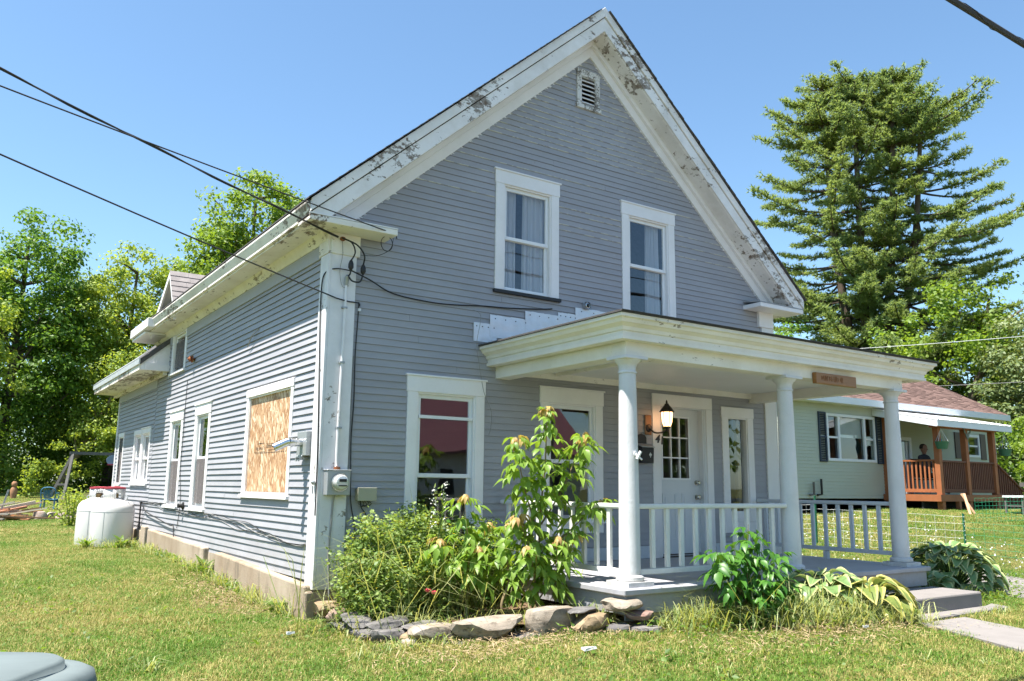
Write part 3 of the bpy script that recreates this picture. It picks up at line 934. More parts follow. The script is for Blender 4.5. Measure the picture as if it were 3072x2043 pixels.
# ---- cross gable above the left eave
dg = MB()
yp, zp = 6.62, 5.26
xr = 2.0
near = [(yp, zp), (6.02, 4.42)]; far = [(yp, zp), (7.9, 4.36)]
for pr_ in (near, far):
    (ya, za), (yb, zb) = pr_
    dg.hexa([(-.33, ya, za - .05), (xr, ya, za - .05), (xr, yb, zb - .05), (-.33, yb, zb - .05), (-.33, ya, za), (xr, ya, za), (xr, yb, zb), (-.33, yb, zb)])
droof = dg.build('cross_gable_roof', M['shingle_grey'], house)
(ya, za), (yb, zb) = near
n = 8
for k in range(n):
    f0 = k / n; f1 = min(1, (k + 1.1) / n)
    # f=0 at the eave
    Ya, Za = yb + (ya - yb) * f0, zb + (za - zb) * f0
    Yb, Zb = yb + (ya - yb) * f1, zb + (za - zb) * f1
    nx = Vector((0, -(za - zb), (ya - yb))).normalized()
    xs_ = [-.345]
    while xs_[-1] < xr:
        xs_.append(min(xr, xs_[-1] + random.uniform(.25, .34)))
    for q in range(len(xs_) - 1):
        th = .016 + random.uniform(-.003, .004)
        mb = MB()
        lo0 = Vector((0, Ya, Za)) + nx * .002; lo1 = Vector((0, Yb, Zb)) + nx * .002
        hi0 = Vector((0, Ya, Za)) + nx * th; hi1 = Vector((0, Yb, Zb)) + nx * .006
        A_, B_ = xs_[q] + .002, xs_[q + 1] - .002
        mb.hexa([(A_, lo0.y, lo0.z), (B_, lo0.y, lo0.z), (B_, lo1.y, lo1.z), (A_, lo1.y, lo1.z), (A_, hi0.y, hi0.z), (B_, hi0.y, hi0.z), (B_, hi1.y, hi1.z), (A_, hi1.y, hi1.z)])
        mb.build('shingle', M['shingle_grey'], droof)
mb = MB(); mb.prism([(-.05, 6.05, 4.38), (-.05, yp, zp - .06), (-.05, 7.8, 4.36)], (.06, 0, 0)); mb.build('gable_wall', M['trim'], house)
for pr_ in (near, far):
    (ya, za), (yb, zb) = pr_
    mb = MB(); mb.hexa([(-.335, ya, za - .12), (-.30, ya, za - .12), (-.30, yb, zb - .12), (-.335, yb, zb - .12), (-.335, ya, za - .005), (-.30, ya, za - .005), (-.30, yb, zb - .005), (-.335, yb, zb - .005)])
    mb.hexa([(-.30, ya, za - .075), (-.05, ya, za - .075), (-.05, yb, zb - .075), (-.30, yb, zb - .075), (-.30, ya, za - .055), (-.05, ya, za - .055), (-.05, yb, zb - .055), (-.30, yb, zb - .055)])
    mb.build('gable_rake_board', M['trim'], house)
# hood box where the far eave steps out past the ell
mb = MB(); mb.box(-.50, -.386, 7.3, 8.95, 4.36, 4.52); mb.box(-.46, -.0, 7.75, 8.95, 4.30, 4.344); mb.build('eave_return', M['trim'], house, bevel=.004)


# ================================================================== windows
def casing_window(T, name, a0, a1, z0, z1, cw=.125, head=.17, sill='flat', rail_at=.5, label=None, sash_m='vinyl', inset=.055,
                  screens=(), horns=True, bars=(), apron=False, cover=None, deep=.09, curtains=None, storm=False):
    """casing outer box a0..a1, z0..z1 on wall frame T(u, w, z)"""
    mb = MB(T)
    jb = z0 + (.05 if sill else cw)
    mb.box(a0, a0 + cw, -.0, .026, z0, z1 - head)
    mb.box(a1 - cw, a1, -.0, .026, z0, z1 - head)
    mb.box(a0 - .012, a1 + .012, -.0, .031, z1 - head, z1)
    if horns: mb.box(a0 - .03, a1 + .03, -.0, .045, z1, z1 + .022)
    if not sill: mb.box(a0 + cw, a1 - cw, -.0, .026, z0, z0 + cw)
    w = mb.build(name, M['trim'], house, bevel=.003, label=label)
    i0, i1 = a0 + cw, a1 - cw
    zi0 = z0 + (.03 if sill else cw); zi1 = z1 - head
    # reveal
    mb = MB(T)
    mb.box(i0, i0 + .02, -deep, .012, zi0, zi1); mb.box(i1 - .02, i1, -deep, .012, zi0, zi1)
    mb.box(i0 + .02, i1 - .02, -deep, .012, zi1 - .02, zi1); mb.box(i0 + .02, i1 - .02, -deep, .012, zi0, zi0 + .02)
    mb.build('jamb', M['trim'], w)
    if sill:
        mb = MB(T); mb.box(a0 - .02, a1 + .02, -.0, .055, z0 - .012, z0 + .03)
        if apron: mb.box(a0, a1, -.0, .024, z0 - .13, z0 - .012)
        mb.build('sill', M['trim'] if sill == 'flat' else M['black'], w, bevel=.003)
    i0 += .02; i1 -= .02; zi0 += .02; zi1 -= .02
    if cover is not None:
        return w, (i0, i1, zi0, zi1)
    zm = zi0 + (zi1 - zi0) * rail_at
    fwid = .045
    for k, (za, zb, wd) in enumerate(((zi0, zm + .02, -.045), (zm - .02, zi1, -.02))):
        mb = MB(T)
        mb.box(i0, i0 + fwid, wd - .03, wd, za, zb); mb.box(i1 - fwid, i1, wd - .03, wd, za, zb)
        mb.box(i0 + fwid, i1 - fwid, wd - .03, wd, za, za + fwid); mb.box(i0 + fwid, i1 - fwid, wd - .03, wd, zb - fwid, zb)
        s = mb.build('sash', M[sash_m], w, bevel=.003)
        mb = MB(T); mb.box(i0 + fwid, i1 - fwid, wd - .018, wd - .014, za + fwid, zb - fwid)
        mb.build('pane', M['glass'], w)
    for zb_ in bars:
        mb = MB(T); mb.box(i0 + .01, i1 - .01, -.018, .008, zb_ - .018, zb_ + .018); mb.build('glazing_bar', M['vinyl'], w)
    for (za, zb) in screens:
        mb = MB(T); mb.box(i0 + fwid * .5, i1 - fwid * .5, -.012, -.010, za, zb); mb.build('insect_screen', M['screen'], w)
    if curtains:
        for (ca, cb_) in curtains:
            N = 60; V = []; Fq = []
            for s in range(N + 1):
                u = ca + (cb_ - ca) * s / N
                wv = -.175 + .020 * math.sin(s * 1.25 + ca * 9) + .014 * math.sin(s * .47)
                for (zz, am) in ((zi0 - .05, 1.3), (zi0 * .5 + zi1 * .5, 1.0), (zi1 + .02, .7)):
                    V.append(T(u + (random.uniform(-.003, .003)), -.092 + (wv + .16) * am, zz))
            for s in range(N):
                for r_ in range(2):
                    i = s * 3 + r_; Fq.append((i, i + 3, i + 4, i + 1))
            np_mesh('curtain', V, Fq, M['curtain'], w, smooth=True)
    return w, (i0, i1, zi0, zi1)


casing_window(TF, 'window', 2.12, 3.11, 3.98, 5.56, sill='dark', label='upper left double-hung window with white curtains over a dark missing sill', curtains=[(2.2, 2.50), (2.62, 3.02)])
casing_window(TF, 'window', 4.21, 5.22, 3.95, 5.56, label='upper right double-hung window with a curtain on its right side', curtains=[(4.76, 5.0)])
casing_window(TF, 'window', .98, 2.0, .90, 2.845, head=.18, rail_at=.46, bars=(2.39,), label='lower left window above the flowering bush, reflecting a red roof')
casing_window(TF, 'window', 2.83, 3.835, 1.18, 2.845, head=.18, apron=True, label='window on the porch behind the young tree')
# tall sidelight
w_, (i0, i1, z0_, z1_) = casing_window(TF, 'window', 6.10, 6.78, 1.15, 2.81, cw=.13, head=.15, sill=None, horns=False, cover=1, label='narrow tall window right of the front door')
mb = MB(TF); mb.box(i0, i1, -.05, -.046, z0_, z1_); mb.build('pane', M['glass'], w_)
mb = MB(TF); mb.box(i0 + .30, i0 + .37, -.16, -.1, z0_, z1_); mb.build('inner_post', M['bark_light'], w_)
mb = MB(TF); mb.box(6.10, 6.78, 0, .026, 1.0, 1.149); mb.build('apron', M['trim'], w_)
# left wall windows
casing_window(TL, 'window', 4.434, 5.36, 1.215, 2.825, cw=.12, head=.16, screens=((1.32, 1.99),), label='side window with half screen, right one of the narrow pair', rail_at=.53)
casing_window(TL, 'window', 6.169, 7.108, 1.215, 2.825, cw=.12, head=.16, screens=((1.32, 1.99),), label='side window with half screen, left one of the narrow pair', rail_at=.53)
casing_window(TL, 'window', 6.36, 7.44, 3.52, 4.336, cw=.11, head=.10, horns=False, screens=((3.62, 4.1),), label='small upper window tucked under the left eave')
casing_window(TL, 'window', 8.74, 9.57, 1.575, 2.67, cw=.09, head=.10, label='right half of the paired window in the rear wing')
casing_window(TL, 'window', 9.56, 10.37, 1.575, 2.67, cw=.09, head=.10, horns=False, label='left half of the paired window in the rear wing')
casing_window(TL, 'window', 11.55, 12.2, 1.56, 2.70, cw=.08, head=.09, horns=False, screens=((1.6, 2.6),), label='narrow screened window at the far end of the rear wing')
# boarded window: frame + board
w_, (i0, i1, z0_, z1_) = casing_window(TL, 'window', .88, 2.655, 1.455, 2.83, cw=.085, head=.10, cover=1, horns=False, label='wide side window boarded over with strand board')
mb = MB(TL); mb.box(i0, i1, -.03, -.012, z0_, z1_)
osb = mb.build('strand_board', M['osb'], w_)
ink = MB(TL)
random.seed(5)
for (ua, ub, zc, hh, step) in ((1.02, 1.50, 2.12, .012, .03), (1.02, 1.50, 2.085, .010, .026), (1.04, 1.46, 2.055, .010, .03), (1.55, 1.84, 2.10, .01, .03), (1.55, 1.84, 2.08, .01, .4), (1.55, 1.84, 2.063, .01, .4), (1.90, 2.22, 2.055, .030, .05),
                               (1.92, 2.20, 2.115, .010, .03), (1.1, 2.28, 1.995, .010, .035), (1.2, 1.8, 2.025, .008, .03), (1.9, 2.3, 2.01, .006, .03)):
    u = ua
    while u < ub:
        L_ = step * random.uniform(.45, .9)
        if step < .1:
            for q in range(random.choice((1, 2, 3))):
                du = random.uniform(0, L_ * .6)
                ink.box(u + du, u + du + random.choice((L_ * .5, .008)), -.012, -.0105, zc - hh * random.uniform(.2, 1), zc + hh * random.uniform(.2, 1))
        else: ink.box(u, ub, -.012, -.0105, zc - hh * .3, zc + hh * .3)
        u += step
ink.build('stamped_ink', M['black'], w_)
random.seed(21)

# front door
mb = MB(TF)
mb.box(4.72, 4.87, 0, .026, .70, 2.74); mb.box(5.77, 5.895, 0, .026, .70, 2.74); mb.box(4.72, 5.895, 0, .028, 2.742, 2.91)
dcas = mb.build('door_frame', M['trim'], house, bevel=.003)
mb = MB(TF); mb.box(4.87, 4.885, -.12, .01, .70, 2.74); mb.box(5.70, 5.77, -.12, .012, .70, 2.74); mb.box(5.725, 5.74, .012, .02, .70, 2.74); mb.box(4.885, 5.70, -.12, .01, 2.725, 2.74); mb.box(4.86, 5.78, -.12, .05, .66, .715, 1)
mb.build('jamb', [M['door'], M['bronze']], dcas)
dx0, dx1, dz0, dz1, dw = 4.885, 5.70, .735, 2.725, -.075
g0, g1, h0, h1 = 4.985, 5.49, 1.76, 2.60
mb = MB(TF)
mb.box(dx0, g0, dw - .04, dw, dz0, dz1); mb.box(g1, dx1, dw - .04, dw, dz0, dz1)
mb.box(g0, g1, dw - .04, dw, dz0, h0); mb.box(g0, g1, dw - .04, dw, h1, dz1)
door = mb.build('front_door', M['door'], house, label='white front door with nine small panes')
mb = MB(TF)
for (xa, xb) in ((4.97, 5.22), (5.34, 5.60)):
    for (za, zb) in ((.92, 1.55),):
        mb.box(xa, xb, dw, dw + .008, za, za + .015); mb.box(xa, xb, dw, dw + .008, zb - .015, zb)
        mb.box(xa, xa + .015, dw, dw + .008, za + .015, zb - .015); mb.box(xb - .015, xb, dw, dw + .008, za + .015, zb - .015)
        mb.box(xa + .05, xb - .05, dw, dw + .006, za + .05, zb - .05)
mb.build('panel_moulding', M['door'], door)
mb = MB(TF)
mb.box(g0 - .025, g0, dw - .02, dw + .012, h0 - .025, h1 + .025); mb.box(g1, g1 + .025, dw - .02, dw + .012, h0 - .025, h1 + .025)
mb.box(g0, g1, dw - .02, dw + .012, h0 - .025, h0); mb.box(g0, g1, dw - .02, dw + .012, h1, h1 + .025)
for k in (1, 2):
    xx = g0 + (g1 - g0) * k / 3; mb.box(xx - .009, xx + .009, dw - .02, dw + .006, h0, h1)
    zz = h0 + (h1 - h0) * k / 3
    for q in range(3): mb.box(g0 + (g1 - g0) * q / 3 + .009, g0 + (g1 - g0) * (q + 1) / 3 - .009, dw - .02, dw + .006, zz - .009, zz + .009)
mb.build('muntin_grid', M['vinyl'], door)
for i in range(3):
    for j in range(3):
        mb = MB(TF); mb.box(g0 + (g1 - g0) * i / 3 + .005, g0 + (g1 - g0) * (i + 1) / 3 - .005, dw - .024, dw - .021, h0 + (h1 - h0) * j / 3 + .005, h0 + (h1 - h0) * (j + 1) / 3 - .005)
        mb.build('pane', M['glass'], door)
for zz, r_ in ((1.70, .03), (1.50, .033)):
    mb = MB(); mb.lathe([(r_ * 1.1, 0), (r_ * 1.1, -.012), (r_ * .45, -.014), (r_ * .45, -.035), (r_ * .95, -.045), (r_, -.06), (r_ * .6, -.072)], 16, (5.63, -dw, zz), 'y')
    mb.build('door_knob' if zz < 1.6 else 'deadbolt', M['nickel'], door, smooth=True)

# gable vent
mb = MB(TF)
mb.box(3.42, 3.50, 0, .03, 6.82, 7.24); mb.box(3.74, 3.82, 0, .03, 6.82, 7.24); mb.box(3.42, 3.82, 0, .032, 7.242, 7.34); mb.box(3.40, 3.84, 0, .04, 6.76, 6.818)
vent = mb.build('gable_vent', M['vent_trim'], house, bevel=.003)
for k in range(6):
    z = 6.85 + k * .064
    mb = MB(TF); mb.hexa([(3.50, .015, z), (3.74, .015, z), (3.74, .02, z + .006), (3.50, .02, z + .006), (3.50, -.03, z + .045), (3.74, -.03, z + .045), (3.74, -.025, z + .05), (3.50, -.025, z + .05)])
    mb.build('slat', M['trim'], vent)

# step flashing on the wall above the porch roof
mb_specs = [(1.83, 2.16, 3.33, 3.56), (2.06, 2.66, 3.40, 3.68), (2.58, 3.16, 3.46, 3.79), (3.10, 3.42, 3.52, 3.84), (3.38, 4.2, 3.55, 3.94), (4.2, 4.75, 3.6, 3.935), (4.7, 5.22, 3.6, 3.93), (5.22, 5.55, 3.6, 3.97), (5.24, 5.38, 3.9, 4.02)]
for k, (a, b, za, zb) in enumerate(mb_specs):
    mb = MB(TF); w0 = .018 + .0025 * (k % 3)
    nU = 6
    for s in range(nU):
        u0, u1 = a + (b - a) * s / nU, a + (b - a) * (s + 1) / nU
        d0, d1 = (random.uniform(-.004, .004), random.uniform(-.004, .004))
        mb.hexa([(u0, w0, za), (u1, w0, za), (u1, w0 + .004, za), (u0, w0 + .004, za), (u0, w0, zb + d0), (u1, w0, zb + d1), (u1, w0 + .004, zb + d1), (u0, w0 + .004, zb + d0)])
    fo = mb.build('flashing_sheet', M['flash'], house)
    mb = MB(TF)
    for q in range(4):
        u = a + (b - a) * (q + .5) / 4; mb.box(u - .006, u + .006, w0 + .004, w0 + .008, zb - .05, zb - .038)
    mb.build('nail_heads', M['dark'], fo)

# ================================================================== porch
PY = -2.25
mb = MB(); mb.box(1.98, 7.02, -2.5, -.036, .645, .70); pf = mb.build('porch_floor', M['floor'], house, bevel=.008)
mb = MB(); mb.box(2.03, 6.98, -2.46, -2.43, .47, .644); mb.box(2.03, 2.06, -2.43, -.036, .47, .644); mb.box(6.95, 6.98, -2.43, -.036, .47, .644); mb.build('porch_skirt', M['floor_edge'], house, bevel=.003)
mb = MB(); mb.box(2.08, 6.9, -2.40, -2.37, .2, .468); mb.build('porch_lower_board', M['floor_edge'], house)
mb = MB(); mb.box(2.0, 7.1, -.0355, -.0, .48, .70); mb.build('porch_ledger', M['floor_edge'], house)
for x in (2.4, 4.4, 6.6):
    mb = MB(); mb.box(x - .15, x + .15, -2.34, -2.1, .15, .47); mb.build('porch_pier', M['concrete'], house)


def column(x):
    mb = MB()
    prof = []
    for k in range(13):
        f = k / 12; r_ = .104 - .019 * f ** 1.4
        prof.append((r_, .80 + f * 1.93))
    mb.lathe(prof, 28, (x, PY, 0))
    c = mb.build('column', M['column'], house, smooth=True)
    mb = MB(); mb.box(x - .16, x + .16, PY - .16, PY + .16, .70, .745); mb.lathe([(.125, .745), (.135, .755), (.135, .785), (.118, .80), (.106, .803)], 28, (x, PY, 0)); mb.build('column_base', M['column'], c, smooth=True)
    mb = MB(); mb.lathe([(.084, 2.73), (.096, 2.735), (.096, 2.75), (.085, 2.755), (.086, 2.80), (.10, 2.83), (.13, 2.855), (.135, 2.87)], 28, (x, PY, 0)); mb.box(x - .145, x + .145, PY - .145, PY + .145, 2.87, 2.90); mb.build('capital', M['column'], c, smooth=True)
    return c


cols = [column(x) for x in (2.27, 4.68, 6.80)]

# beams
for (xa, xb, ya, yb) in ((2.16, 6.92, PY - .10, PY + .10), (2.16, 2.36, PY + .10, -.0), (6.72, 6.92, PY + .10, -.0)):
    mb = MB(); mb.box(xa, xb, ya, yb, 2.90, 3.055); mb.build('porch_beam', M['porch_trim'], house, bevel=.004)
mb = MB(); mb.box(2.36, 6.72, PY + .10, -.0, 3.03, 3.05)
for k in range(1, 12): pass
mb.build('porch_ceiling', m_paint('porch_ceiling_paint', (.78, .78, .76), dirt_amt=.15), house)
mb = MB(); mb.box(2.36, 6.72, -.06, -.018, 2.955, 3.03); mb.build('ceiling_moulding', M['porch_trim'], house)
mb = MB(); mb.box(3.0, 3.06, PY + .1, -.1, 2.99, 3.03); mb.build('ceiling_batten', M['porch_trim'], house)
mb = MB()
mb.sweep([(2.13, -.002), (2.13, -2.36), (7.2, -2.36), (7.2, -.002)][::-1], [(-.02, 3.04), (.10, 3.04), (.10, 3.075), (-.02, 3.075)])
mb.box(6.92, 7.2, -2.36, -.01, 3.055, 3.075); mb.build('porch_soffit', M['porch_trim'], house)
path_ = [(2.13, -.002), (2.13, -2.36), (7.2, -2.36), (7.2, -.002)][::-1]
mb = MB(); mb.sweep(path_, [(.0, 3.077), (.085, 3.077), (.09, 3.12), (.105, 3.125), (.115, 3.16), (.15, 3.185), (.165, 3.19), (.18, 3.225), (.205, 3.235), (.205, 3.27), (.0, 3.27)][::-1])
mb.build('porch_cornice', M['porch_trim'], house, bevel=.002)
# hip roof
ex0, ex1, ey = 1.905, 7.425, -2.585
zt0 = 3.272
rr = MB()
P_ = dict(a=(ex0, -.005, zt0), b=(ex0, ey, zt0), c=(ex1, ey, zt0), d=(ex1, -.005, zt0), e=(3.5, -.005, 3.60), f=(5.8, -.005, 3.60))
dz = .008
for tri in (('a', 'b', 'e'), ('b', 'c', 'f', 'e'), ('c', 'd', 'f')):
    rr.prism([P_[k] for k in tri], (0, 0, dz))
proof = rr.build('porch_roof', M['shingle'], house)
sr = MB()
for k in range(18):
    f0 = k / 18; f1 = (k + 1.15) / 18
    def lerp(a, b, f): return tuple(np.array(a) + (np.array(b) - np.array(a)) * f)
    a0 = lerp(P_['b'], P_['e'], f0); b0 = lerp(P_['c'], P_['f'], f0); a1 = lerp(P_['b'], P_['e'], min(1, f1)); b1 = lerp(P_['c'], P_['f'], min(1, f1))
    up = np.array((0, 0, dz + .002)); th = np.array((0, 0, .007 + random.uniform(0, .005)))
    off = np.array((0, -.012 - random.uniform(0, .008), 0)) if k == 0 else np.zeros(3)
    sr.hexa([tuple(np.array(a0) + up + off), tuple(np.array(b0) + up + off), tuple(np.array(b1) + up), tuple(np.array(a1) + up),
             tuple(np.array(a0) + up + th + off), tuple(np.array(b0) + up + th + off), tuple(np.array(b1) + up + th * .3), tuple(np.array(a1) + up + th * .3)])
    a0 = lerp(P_['a'], P_['e'], f0); a1 = lerp(P_['a'], P_['e'], min(1, f1)); c0 = lerp(P_['b'], P_['e'], f0); c1 = lerp(P_['b'], P_['e'], min(1, f1))
    sr.hexa([tuple(np.array(q) + up) for q in (a0, c0, c1, a1)] + [tuple(np.array(q) + up + th) for q in (a0, c0)] + [tuple(np.array(q) + up + th * .3) for q in (c1, a1)])
sr.build('shingle_rows', M['shingle'], proof, kind='stuff')

# railings
def railing(p0, p1, xs_, m, label=None, zb=.80, zt_=1.465, post=False):
    p0 = Vector(p0); p1 = Vector(p1); d = (p1 - p0).normalized()
    mb = MB(); a = (p0.x, p0.y, zt_ - .025); b = (p1.x, p1.y, zt_ - .025)
    mb.bar(a, b, .075, .05)
    r = mb.build('railing', m, house, bevel=.016, label=label, seg=2)
    mb = MB(); mb.bar((p0.x, p0.y, zb + .02), (p1.x, p1.y, zb + .02), .055, .05); mb.build('bottom_rail', m, r, bevel=.003)
    for q in xs_:
        mb = MB(); c = p0 + d * q
        mb.obb((c.x, c.y, (zb + zt_) / 2), d * .024, Vector((-d.y, d.x, 0)) * .018, (0, 0, (zt_ - zb) / 2 - .048)); mb.build('baluster', m, r, bevel=.002)
    return r


railing((2.37, PY, 0), (4.60, PY, 0), [x - 2.37 for x in (2.57, 2.767, 2.965, 3.17, 3.37, 3.57, 3.765, 3.955, 4.155, 4.36)], M['rail'], 'front porch railing between the first two columns')
railing((2.26, -.04, 0), (2.26, PY + .09, 0), [.14 + .199 * k for k in range(10)], M['rail'], 'left porch railing behind the young tree')
railing((6.80, -.04, 0), (6.80, PY + .08, 0), [.14 + .2 * k for k in range(10)], M['rail_grey'], 'right porch railing seen through to the neighbour lawn', zb=.82, zt_=1.48)
mb = MB(); mb.box(6.77, 6.83, -1.2, -1.14, .70, .81); mb.build('railing_foot', M['rail_grey'], house)

# steps
mb = MB(); mb.box(5.18, 6.98, -3.12, -2.505, .16, .465)
st = mb.build('concrete_step', M['concrete_path'], None, base=(6.1, -2.8, .2), bevel=.02, seg=2, label='thick grey concrete step below the open side of the porch', cat='step')
mb = MB(); mb.prism([(5.2, -3.34, .2), (7.2, -3.3, .2), (7.3, -3.05, .2), (7.0, -3.125, .2), (5.2, -3.125, .2)], (0, 0, .105))
mb.build('paving_slab', M['concrete_path'], None, base=(6.1, -3.25, .2), bevel=.012, label='thin concrete slab lying at the foot of the porch step', cat='slab')


# ================================================================== things fixed to the house
def catenary(a, b, sag, n=24):
    a = np.array(a, float); b = np.array(b, float); out = []
    for k in range(n + 1):
        f = k / n; p_ = a + (b - a) * f; p_[2] -= 4 * sag * f * (1 - f); out.append(tuple(p_))
    return out


def smooth_path(pts, n=6):
    P = [np.array(p_, float) for p_ in pts]; out = []
    for i in range(len(P) - 1):
        p0 = P[max(0, i - 1)]; p1 = P[i]; p2 = P[i + 1]; p3 = P[min(len(P) - 1, i + 2)]
        for k in range(n):
            t_ = k / n
            out.append(tuple(.5 * ((2 * p1) + (-p0 + p2) * t_ + (2 * p0 - 5 * p1 + 4 * p2 - p3) * t_ ** 2 + (-p0 + 3 * p1 - 3 * p2 + p3) * t_ ** 3)))
    out.append(tuple(P[-1])); return out


def wire(name, pts, r, m, label, cat='wire', group=None, extra=None):
    mb = MB(); mb.tube(pts, r, 6)
    if extra: extra(mb)
    b = tuple(np.array(pts[-1]))
    return mb.build(name, m, None, base=b, smooth=True, label=label, cat=cat, group=group)


# electric meter
t_ = thing('electric_meter', 'grey electric meter box with round glass dial on the front corner board', 'meter', (.155, -.036, 1.5))
mb = MB(); mb.box(.03, .285, -.14, -.037, 1.51, 1.76); mb.box(.022, .293, -.148, -.037, 1.76, 1.772); mb.build('box', M['galv'], t_, bevel=.004)
mb = MB(); mb.lathe([(.088, -.14), (.088, -.155), (.08, -.158), (.078, -.20), (.065, -.222), (.02, -.23), (.001, -.23)], 28, (.165, 0, 1.64), 'y', cap=False); mb.build('glass_dial', M['meter_glass'], t_, smooth=True)
mb = MB(); mb.lathe([(.094, -.14), (.094, -.16), (.084, -.16), (.084, -.14)], 28, (.165, 0, 1.64), 'y', cap=False); mb.build('dial_ring', M['chrome'], t_, smooth=True)
mb = MB(); mb.box(.125, .205, -.232, -.2305, 1.645, 1.675); mb.box(.12, .21, -.232, -.2305, 1.60, 1.612); mb.build('dial_plate', M['black'], t_)
mb = MB(); mb.tube([(.15, -.09, 1.77), (.15, -.09, 1.80)], .035, 12); mb.build('conduit_hub', M['rust'], t_)
# conduit up the corner board + weatherhead
t_ = thing('service_conduit', 'painted service conduit running up the corner board to black insulated connectors', 'conduit', (.15, -.06, 1.8))
mb = MB(); mb.tube(smooth_path([(.15, -.085, 1.80), (.15, -.062, 1.86), (.155, -.058, 2.4), (.165, -.058, 3.2), (.17, -.058, 3.78)]), .016, 8); mb.build('pipe', M['corner'], t_, smooth=True)
for z in (2.2, 2.9, 3.5):
    mb = MB(); mb.box(.135, .19, -.078, -.037, z, z + .02); mb.build('strap', M['galv'], t_)
mb = MB(); mb.tube([(.17, -.06, 3.76), (.17, -.075, 3.84), (.17, -.10, 3.86)], [.02, .028, .02], 10); mb.build('weatherhead', M['galv'], t_, smooth=True)
for (x, y, z) in ((.19, -.12, 3.97), (.33, -.13, 3.94)):
    mb = MB(); mb.lathe([(.006, .07), (.02, .05), (.03, .02), (.03, -.02), (.018, -.04), (.006, -.06)], 10, (x, y, z)); mb.build('connector_boot', M['black'], t_, smooth=True)
mb = MB(); mb.tube(smooth_path([(.08, -.1, 4.27), (.17, -.16, 4.22), (.22, -.15, 4.12), (.19, -.12, 4.03)]), .009, 6)
mb.tube(smooth_path([(.08, -.1, 4.27), (.22, -.18, 4.2), (.32, -.17, 4.1), (.33, -.13, 4.0)]), .009, 6)
mb.tube(smooth_path([(.33, -.13, 3.89), (.29, -.15, 3.80), (.21, -.13, 3.80), (.17, -.1, 3.86)]), .009, 6)
mb.tube(smooth_path([(.19, -.12, 3.91), (.185, -.12, 3.88), (.175, -.1, 3.86)]), .009, 6)
mb.build('drip_loop', M['cable'], t_, smooth=True)
mb = MB(); mb.tube(smooth_path([(.10, -.06, 4.26), (.11, -.07, 4.1), (.09, -.06, 3.9), (.13, -.06, 3.74), (.2, -.06, 3.76)]), .0035, 5); mb.build('ground_wire', M['cable_grey'], t_, smooth=True)
mb = MB(); mb.lathe([(.02, 0), (.032, .01), (.03, .03), (.018, .04)], 10, (.10, -.075, 4.25)); mb.build('insulator', M['rust'], t_, smooth=True)
wire('cable', smooth_path([(.14, -.10, 1.51), (.14, -.055, 1.45), (.13, -.045, 1.2), (.12, -.045, .9), (.15, -.045, .45)]), .011, M['cable_grey'], 'grey cable dropping from the meter box down the corner board', 'cable')
# junction box with cables
t_ = thing('junction_box', 'small beige utility box on the siding right of the electric meter', 'utility box', (.5, -.02, 1.45))
mb = MB(); mb.box(.395, .60, -.10, -.017, 1.455, 1.585); mb.build('box', M['beige_box'], t_, bevel=.006)
mb = MB(); mb.box(.388, .607, -.112, -.10, 1.45, 1.59); mb.build('lid', M['beige_box'], t_, bevel=.003)
mb = MB()
for k in range(6):
    mb.tube(smooth_path([(.43 + .02 * k, -.05, 1.455), (.42 + .03 * k, -.06, 1.42), (.50 + random.uniform(-.06, .06), -.06, 1.39), (.45 + .02 * k, -.05, 1.40)]), .003, 4)
mb.tube(smooth_path([(.44, -.05, 1.455), (.46, -.05, 1.38), (.52, -.04, 1.3), (.53, -.03, 1.2)]), .007, 5)
mb.build('cable_tails', M['cable'], t_)
wire('cable', smooth_path([(.34, -.03, 3.60), (.34, -.022, 3.4), (.325, -.028, 3.0), (.335, -.022, 2.5), (.32, -.028, 2.1), (.335, -.026, 1.7), (.34, -.03, 1.5), (.36, -.03, 1.36), (.4, -.03, 1.2), (.41, -.02, 1.0)]), .006, M['cable'],
     'thin black cable running down the siding beside the front corner board', 'cable')
wire('cable', smooth_path([(.31, -.02, 3.0), (.305, -.022, 2.6), (.315, -.02, 2.2), (.305, -.022, 1.9), (.318, -.02, 1.2), (.31, -.02, .9)]), .003, M['cable_grey'],
     'very thin grey wire lying against the front corner board edge', 'cable')
# cable across the facade from the connectors
wire('cable', smooth_path([(.19, -.12, 3.92), (.45, -.06, 3.86), (.75, -.03, 3.755), (1.2, -.03, 3.72), (1.55, -.03, 3.73), (1.95, -.025, 3.77), (2.3, -.025, 3.79), (2.8, -.025, 3.84), (3.0, -.025, 3.87)]), .008, M['cable'],
     'black cable sagging across the facade below the upper left window', 'cable')
wire('cable', smooth_path([(-.05, -.05, 1.3), (-.045, -.02, 2.0), (-.048, .06, 3.0), (-.048, .10, 3.5), (-.05, .08, 3.80), (-.03, .02, 3.90), (.05, -.06, 3.93), (.19, -.10, 3.92)]), .0075, M['cable'],
     'black cable bending around the corner and down the side corner board', 'cable')
wire('cable', smooth_path([(1.82, -.03, 3.70), (1.88, -.10, 3.62), (1.86, -.05, 3.3), (1.90, -.05, 3.05), (1.98, -.04, 2.72), (2.06, -.08, 2.5), (2.07, -.06, 2.3), (2.05, -.05, 2.22)]), .003, M['cable_grey'],
     'thin loose wire dangling beside the left end of the porch roof', 'cable')

